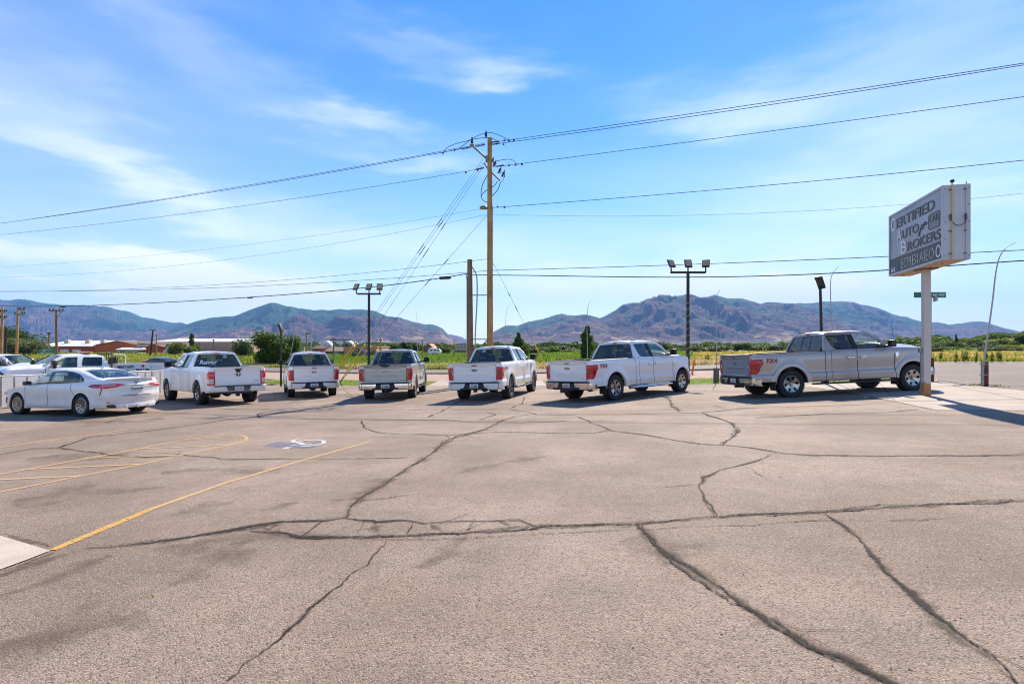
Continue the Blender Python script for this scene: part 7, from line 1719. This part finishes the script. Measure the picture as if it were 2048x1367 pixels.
# ------------------------------------------------------------------ white slatted fence
FA, FB_ = gp(0, 817.5), gp(331, 787.5); fd = (FB_ - FA); fl = Vector((fd.x, fd.y, 0)).length; fd = Vector((fd.x, fd.y, 0)).normalized()
f_lbl = thing('chain_link_fence', 'low chain-link fence with white privacy slats behind the white sedan', 'fence', onG(FA.x, FA.y))
fo = Vector(f_lbl.location); M_SLAT = mat('white_slat', (.70, .68, .66), .55, var=.06, scale=4); M_LINK = mat('galvanised_mesh', (.50, .47, .44), .5, .6)
ang = math.atan2(fd.y, fd.x); RZ = Matrix.Rotation(ang, 3, 'Z'); hF = 1.10
start, end = -7.5, fl + .1; x = start; k = 0; slat_me = None
def fpos(s): p = FA + fd * s; return Vector((p.x, p.y, float(G(p.x, p.y)))) - fo
while x < end - .3:
    key = 'slats'
    if slat_me is None:
        mb = MB()
        for j in range(6): mb.box((.022 + j * .063, 0, hF / 2 + .03), (.058, .008, hF - .06))
        slat_me = mb.mesh('slat_panel'); slat_me.materials.append(M_SLAT); mb = MB(); mb.box((.41, .03, hF / 2 + .02), (.085, .006, hF - .1)); gap_me = mb.mesh('gap_strip'); gap_me.materials.append(mat('gap_strip_grey', (.36, .34, .32), .7, var=.2, scale=6))  # grey strip added in each gap, standing in for the darker open mesh
    o = link('slat_panel', slat_me, f_lbl); p = fpos(x); o.location = p; o.rotation_euler = (0, 0, ang); o2 = link('gap_strip', gap_me, f_lbl); o2.location = p; o2.rotation_euler = (0, 0, ang); k += 1; x += .445
mb = MB(); n = 0; x = start                                     # diagonal wire mesh in front of the slats
while x < end:
    for s_ in (1, -1):
        a = fpos(x) + Vector((0, 0, .03)); L_ = hF; q0 = fpos(x) ; 
        if x + hF > end and s_ > 0: pass
        p0 = fpos(x if s_ > 0 else x + hF) + Vector((0, 0, .04)); p1 = fpos(x + hF if s_ > 0 else x) + Vector((0, 0, .04 + hF)); nn = Vector((fd.y, -fd.x, 0)) * .012
        d_ = (p1 - p0).normalized(); w_ = d_.cross(nn.normalized()) * .0028; mb.add([p0 + nn - w_, p0 + nn + w_, p1 + nn + w_, p1 + nn - w_], [(0, 1, 2, 3)])
    x += .085
o = tag(mb.obj('wire_mesh', M_LINK, f_lbl, normals=False), kind='stuff')
mb = MB(); mb.tube([fpos(s) + Vector((0, 0, hF + .05)) for s in np.linspace(start, end, 20)], .013, 8); mb.obj('top_rail', M_GALV, f_lbl, smooth=50)
x = start
while x < end + .1:
    mb = MB(); p = fpos(x); mb.tube([p + Vector((.0, .05, -.1)), p + Vector((0, .05, hF + .08))], .032, 8); mb.obj('fence_post', M_LINK, f_lbl, smooth=50); x += 2.35

# ------------------------------------------------------------------ buildings beyond the fields
M_REDW = mat('red_siding', (.50, .07, .03), .7, var=.1, scale=.3); M_ORW = mat('orange_red_siding', (.62, .13, .04), .7, var=.08, scale=.3); M_WROOF = mat('white_metal_roof', (.75, .72, .68), .5); M_TAN = mat('tan_block', (.46, .30, .21), .8, var=.06, scale=.4); M_TAN2 = mat('beige_wall', (.50, .42, .33), .8)
M_BRN = mat('brown_wall', (.24, .13, .09), .8); M_ORB = mat('orange_brown_wall', (.58, .28, .13), .8); M_BRNR = mat('brown_roof', (.15, .095, .07), .85); M_WIN = mat('dark_window', (.03, .04, .05), .1, coat=.5); M_WALLW = mat('off_white_wall', (.62, .57, .50), .8); M_TILE = mat('orange_tile_roof', (.36, .15, .07), .85)
def building(name, label, u0, u1, vt, Y, depth, wall, roof, kind='flat', vbase=None, ridge=0.0, wins=(), doors=(), cat='building', group=None, overhang=.3):
    x0, x1 = (u0 - CXP) / FPX * Y, (u1 - CXP) / FPX * Y; xm = (x0 + x1) / 2; gz = float(G(xm, Y)); h = CAMZ + (HOR - vt) / FPX * Y - gz; w = x1 - x0
    t = thing(name, label, cat, (xm, Y, gz), group=group)
    mb = MB(); mb.box((0, depth / 2, h / 2 - .3), (w, depth, h + .6)); wl = mb.obj('wall', wall, t)
    mb = MB(); o = overhang
    if kind == 'flat': mb.box((0, depth / 2, h + .12), (w + o, depth + o, .25))
    elif kind == 'slope': mb.add([(-w / 2 - o, -o, h), (w / 2 + o, -o, h), (w / 2 + o, depth / 2, h + ridge), (-w / 2 - o, depth / 2, h + ridge), (-w / 2 - o, depth + o, h), (w / 2 + o, depth + o, h)], [(0, 1, 2, 3), (3, 2, 5, 4), (0, 3, 4), (1, 5, 2)]); mb.box((0, depth / 2, h - .05), (w + 2 * o, depth + 2 * o, .12))
    elif kind == 'gable':
        gb = MB(); gb.prism([(-w / 2, h - .1), (w / 2, h - .1), (w / 2, h), (0, h + ridge), (-w / 2, h)], lambda x, z: (x, -.02, z), lambda x, z: (x, .3, z)); gb.obj('gable_wall', wall, t)
        for s_ in (-1, 1): mb.prism([(0, h + ridge), (s_ * (w / 2 + o), h - o * ridge / (w / 2)), (s_ * (w / 2 + o), h + .18 - o * ridge / (w / 2)), (0, h + ridge + .18)], lambda x, z: (x, -o, z), lambda x, z: (x, depth + o, z))
    mb.obj('roof', roof, t)
    for (fx, fz, fw_, fh_, m_) in wins:
        mb = MB(); mb.box((-w / 2 + w * fx, -.02, h * fz), (w * fw_, .14, h * fh_)); f = mb.obj('window_frame', M_WALLW, t); mb = MB(); mb.box((-w / 2 + w * fx, -.06, h * fz), (w * fw_ * .82, .12, h * fh_ * .78)); mb.obj('window_pane', m_, f)
    for (fx, fw_, fh_, m_) in doors:
        mb = MB(); mb.box((-w / 2 + w * fx, -.03, h * fh_ / 2), (w * fw_, .16, h * fh_)); mb.obj('door', m_, t)
    return t, w, h
t, w, h = building('warehouse', 'long red warehouse with white metal roof and rooftop vents, behind the service truck', 66, 205, 692, 150, 26, M_REDW, M_WROOF, 'slope', ridge=1.7, doors=[(.455, .115, .62, M_WROOF), (.63, .115, .62, M_WROOF)])
for fx in (.24, .55, .78): mb = MB(); mb.box((-w / 2 + w * fx, 6, h + 1.4), (1.2, 1.0, 1.1)); mb.obj('roof_vent', M_TAN2, t, bevel=.05)
mb = MB(); mb.box((0, -.15, h - .05), (w + .8, .12, .22)); mb.obj('gutter', M_BRNR, t)
t, w, h = building('warehouse', 'orange-red gabled hall joined to the right end of the long red warehouse', 190, 278, 691, 146, 20, M_ORW, M_BRNR, 'gable', ridge=1.2, wins=[(.8, .55, .14, .2, M_WIN)])
building('annex', 'low tan annex with white roof in front of the orange-red hall', 234, 276, 698.5, 140, 5, M_TAN2, M_WROOF, 'slope', ridge=.5, doors=[(.25, .2, .75, M_WIN)], wins=[(.7, .4, .4, .3, M_WIN)])
building('office_tower', 'tan two-storey entrance block between the two red gabled halls', 276, 292, 688, 143, 8, M_TAN2, M_BRNR, 'flat', wins=[(.5, .72, .38, .28, M_WIN)])
building('warehouse', 'red gabled hall with small white framed windows right of the tan entrance block', 292, 326, 694, 141, 16, M_REDW, M_BRNR, 'gable', ridge=.6, wins=[(.3, .5, .16, .2, M_WIN), (.75, .5, .2, .2, M_WIN)])
building('chapel', 'small off-white gabled house with an arched door beside the red hall', 329, 346, 697, 135, 8, M_WALLW, M_BRNR, 'gable', ridge=1.3, doors=[(.5, .3, .6, M_WIN)])
t, w, h = building('warehouse', 'huge tan warehouse with long white roof behind the heavy duty pickup', 300, 472, 683, 185, 34, M_TAN, M_WROOF, 'slope', ridge=1.3)
for fx in (.16, .58): mb = MB(); mb.box((-w / 2 + w * fx, -.08, h / 2), (.18, .1, h)); mb.obj('downpipe', M_BRNR, t)
mb = MB(); mb.box((0, -.1, h - .1), (w + .6, .15, .5)); mb.obj('fascia', M_WROOF, t)
building('house', 'low brown roofed building below the white domes', 650, 688, 702, 150, 12, M_BRN, M_BRNR, 'slope', ridge=1.2, doors=[(.6, .3, .7, M_TAN2)])
building('house', 'small dark red roofed building left of the domes', 625, 643, 697, 170, 10, M_BRN, mat('dark_red_roof', (.12, .035, .03), .8), 'slope', ridge=1.0)
t, w, h = building('shop', 'orange-brown flat-roofed shop with a dark name band, behind the yellow guards', 687, 753, 694.5, 138, 14, M_ORB, M_ORB, 'flat', doors=[(.92, .06, .6, M_WIN)], wins=[(.2, .3, .12, .3, M_WIN)])
mb = MB(); mb.box((-w / 2 + w * .38, -.1, h * .72), (w * .21, .25, h * .24)); sb = mb.obj('name_band', M_INK, t); text('shop_lettering', 'motel', .5, M_WHT_TXT, sb, Matrix.Translation((-w / 2 + w * .38, -.24, h * .72)) @ MFs, bold=.005)
building('house', 'brick house with orange tiled roof above the grey pickup mirror', 847, 868, 697.5, 170, 10, M_BRN, M_TILE, 'gable', ridge=1.6, wins=[(.5, .5, .2, .3, M_WIN)])
t, w, h = building('house', 'pale two-storey house with small windows left of the short wooden pole', 911, 934, 688.5, 180, 10, M_TAN2, M_BRNR, 'flat', wins=[(.2, .72, .12, .18, M_WIN), (.5, .72, .12, .18, M_WIN), (.8, .72, .12, .18, M_WIN), (.3, .3, .15, .18, M_WIN)])
mb = MB(); mb.box((0, -.3, h * .14), (w * 1.05, .6, h * .3)); mb.obj('brick_base', M_BRN, t)
for (u, Yd, lb) in ((654, 250, 'left white storage dome left of the utility pole'), (698, 252, 'right white storage dome behind the dark tree')):
    X = (u - CXP) / FPX * Yd; gz = float(G(X, Yd)); rd = 13.5 / FPX * Yd * 1.0; hd = CAMZ + (HOR - 680.5) / FPX * Yd - gz
    t = thing('storage_dome', lb, 'dome', (X, Yd, gz), group='white storage domes'); mb = MB(); mb.lathe([(rd * math.cos(a) , hd * .25 + hd * .75 * math.sin(a)) for a in np.linspace(0, math.pi / 2, 12)][::-1] + [(rd, 0)], 28); mb.obj('dome_shell', mat('dome_white', (.62, .60, .60), .6), t, smooth=60)
    mb = MB(); mb.box((0, 0, hd + .1), (1.0, 1.0, .5)); mb.obj('vent_cap', M_GALV, t)
mb = MB(); a, b = at(652, 679.5, 248), at(708, 679.5, 248); t = thing('conveyor', 'dark gantry bridging the tops of the two white domes', 'conveyor', (a + b) / 2)
mb.box((0, 0, 0), ((b - a).length * .78, .6, .5)); mb.obj('conveyor_frame', M_GUN, t); mb = MB(); mb.tube([(2.0, 0, 0), (2.0, 0, -4.5)], .25, 6); mb.obj('support_leg', M_GUN, t)
# white trailer, roadside sign
Yt = 140; b = onG((870 - CXP) / FPX * Yt, Yt); t = thing('camper_trailer', 'white camper trailer with dark windows beside the orange roofed house', 'trailer', b); wt = 25 / FPX * Yt
mb = MB(); prof = [(-wt / 2, .5), (wt / 2 - .1, .5), (wt / 2, 1.1), (wt / 2 - .5, 1.7), (-wt / 2 + .5, 2.0), (-wt / 2, 1.5)]; mb.prism(prof, lambda x, z: (x, -1.1, z), lambda x, z: (x, 1.1, z)); bd = mb.obj('trailer_body', M_OXFW, t, bevel=.05)
for x in (-.8, .2, 1.0): mb = MB(); mb.box((x, -1.12, 1.35), (.55, .05, .35)); mb.obj('window', M_WIN, bd)
for x in (-.3, .3): mb = MB(); mb.lathe([(0, .1), (.3, .1), (.33, 0), (.3, -.1), (0, -.1)], 14, Matrix.Translation((x, -1.0, .33)) @ Matrix.Rotation(R(90), 4, 'X')); mb.obj('wheel', M_TYRE, t)
Yb = 120; b = onG((602 - CXP) / FPX * Yb, Yb); t = thing('price_sign', 'small white and orange roadside sign board between the tree and the white pickup roof', 'sign', b); z_ = at(602, 698, Yb).z - b.z; w_ = 14 / FPX * Yb
mb = MB(); mb.box((0, 0, z_), (w_, .2, .95)); pn = mb.obj('sign_panel', M_WALLW, t); mb = MB(); mb.box((.1, -.12, z_ + .18), (w_ * .6, .05, .3)); mb.obj('colour_patch', M_TILE, pn)
for s_ in (-1, 1): mb = MB(); mb.tube([(s_ * w_ * .4, 0, -.1), (s_ * w_ * .4, 0, z_)], .07, 6); mb.obj('sign_post', M_GALV, t)
# far utility poles
def farpole(u, vt, Y, label, arms=(), r_=.16, lean=0.0, m_=None, du=0):
    b = onG((u - CXP) / FPX * Y, Y); z = at(u, vt, Y).z - b.z; t = thing('distant_utility_pole', label, 'utility pole', b); dx = du / FPX * Y
    mb = MB(); mb.tube([(-dx, 0, -.2), (0, 0, z)], [r_ * 1.15, r_ * .75], 10); mb.obj('pole_shaft', m_ or M_POLE, t, smooth=50)
    for (dv, wa, *c_) in arms:
        za = z - dv / FPX * Y; mb = MB(); w = wa / FPX * Y; x = (c_[0] / FPX * Y) if c_ else 0; mb.box((x, 0, za), (w, .12, .12)); ar = mb.obj('crossarm', M_XARM if m_ is not M_POLE2 else M_POLE2, t)
        for q in (-.45, -.2, .2, .45): mb = MB(); mb.lathe([(0, 0), (.05, 0), (.07, .1), (.04, .2), (0, .22)], 8, Matrix.Translation((x + w * q, 0, za + .06))); mb.obj('insulator', M_CERAM, ar)
        if dv < 8 and wa > 20:
            for s_ in (-1, 1): mb = MB(); mb.tube([(s_ * w * .36, 0, za), (0, 0, za - .9)], .03, 5); mb.obj('arm_brace', M_XARM, t)
    return t
farpole(112.5, 619, 62, 'dark wooden pole with one wide crossarm right of the green guide sign', [(2, 30)], .14, m_=M_POLE2, du=-1)
farpole(36, 614, 58, 'leaning brown wooden pole with two crossarms near the left edge', [(5, 14, 8), (14, 22, 4)], .13, du=4)
farpole(5, 614, 55, 'yellow-brown wooden pole at the far left edge with fuse hardware', [(10, 18), (22, 18)], .12, du=3)
farpole(12, 656, 50, 'short black post standing between the two left edge poles', [], .13, m_=M_DKP, du=4)
farpole(98, 664, 135, 'small distant pole with two crossarms above the red warehouse', [(2, 9), (5, 6)], .18, m_=M_POLE2)
farpole(306, 659, 118, 'black leaning pole with crossarm in front of the red hall', [(1, 14)], .2, m_=M_DKP, du=6)
farpole(313, 667, 124, 'thin grey pole just right of the black leaning pole', [], .14)
farpole(427, 678, 160, 'small pole in front of the tan warehouse wall', [(2, 7)], .18, m_=M_POLE2)
farpole(613, 664, 110, 'wooden pole with transformer between the big tree and the straight whip pole', [(4, 8, 3)], .17)
farpole(667, 676, 130, 'grey pole with bushy hardware in front of the white domes', [(2, 10)], .2, m_=M_POSTW)
farpole(688, 676, 128, 'slim dark pole at the corner of the orange-brown shop', [], .12, m_=M_POLE2)
farpole(761, 674, 120, 'yellow-brown pole right of the triple floodlight pole', [(6, 6)], .16)
farpole(845, 679, 120, 'yellow-brown pole over the right roof corner of the grey pickup', [], .16)
farpole(908, 679, 120, 'thin pole left of the two-storey pale house', [], .12)
farpole(1336, 667, 140, 'faint thin pole above the dark tree by the white off-road pickup', [], .1, m_=M_GALV)
farpole(592, 679, 100, 'short green marker pole right of the big tree', [], .12, m_=M_GRN)
# stadium lamps far off
for u in (1050, 1057):
    Yl = 230; b = onG((u - CXP) / FPX * Yl, Yl); z = at(u, 689, Yl).z - b.z; t = thing('stadium_light', 'far-off field light cluster above the shrubs, ' + ('left one' if u == 1050 else 'right one'), 'light', b, group='far field lights')
    mb = MB(); mb.tube([(0, 0, 0), (0, 0, z)], .08, 6); mb.obj('mast', M_GALV, t); mb = MB(); mb.box((0, 0, z), (1.1, .4, .5)); mb.obj('lamp_bank', M_GUN, t)
# pale far houses strip and the far tree belt that closes the valley floor
def belt(name, u0, u1, Y, h0, h1, n, leaf, size, seed, v0=None):
    r_ = np.random.default_rng(seed); u = u0 + (u1 - u0) * r_.random(n); y = Y * (1 + .12 * (r_.random(n) - .5)); x = (u - CXP) / FPX * y
    env = fbm(u / 18.0, u * 0, seed, 4); z = G(x, y) + (h0 + (h1 - h0) * np.clip(env * 1.6 - .3, 0, 1)) * r_.random(n) ** .7
    P = np.stack([x, y, z], -1); d = r_.normal(size=(n, 3)); d /= np.linalg.norm(d, axis=1)[:, None]; e = np.cross(d, r_.normal(size=(n, 3))); e /= np.linalg.norm(e, axis=1)[:, None]; f_ = np.cross(d, e)
    V = np.empty((n, 4, 3)); V[:, 0] = P - e * size; V[:, 1] = P + f_ * size; V[:, 2] = P + e * size; V[:, 3] = P - f_ * size; F = np.arange(n * 4).reshape(-1, 4)
    me = bpy.data.meshes.new(name); me.vertices.add(n * 4); me.vertices.foreach_set('co', V.ravel()); me.loops.add(F.size); me.loops.foreach_set('vertex_index', F.ravel()); me.polygons.add(n); me.polygons.foreach_set('loop_start', np.arange(0, n * 4, 4)); me.update(calc_edges=True)
    return tag(link(name, me, None, LEAFM[leaf]), kind='stuff')
belt('distant_woodland', 560, 1000, 330, .8, 3.4, 6000, 'mid', .8, 3)
belt('distant_woodland', 980, 1420, 340, 1.5, 5.5, 8000, 'dark', .8, 4)
belt('distant_woodland', -100, 560, 300, 1.0, 3.5, 6000, 'mid', .8, 5)
belt('distant_woodland', 1380, 1900, 360, 1.5, 6.0, 8000, 'mid', .8, 6)
belt('far_orchards', -400, 2400, 900, 2.0, 9.0, 16000, 'dark', 2.2, 7)
belt('hillside_brush', 1860, 2200, 260, .5, 2.5, 7000, 'mid', .6, 8)
for i, u in enumerate((1280, 1292, 1404, 1412, 1420, 1427)):
    building('house', ORD[i] + ' tiny pale far-off house from the left above the shrub belt', u - 3, u + 3, 694, 400, 8, M_WALLW, M_WROOF, 'slope', ridge=.8, group='tiny pale houses on the valley floor')
haze()
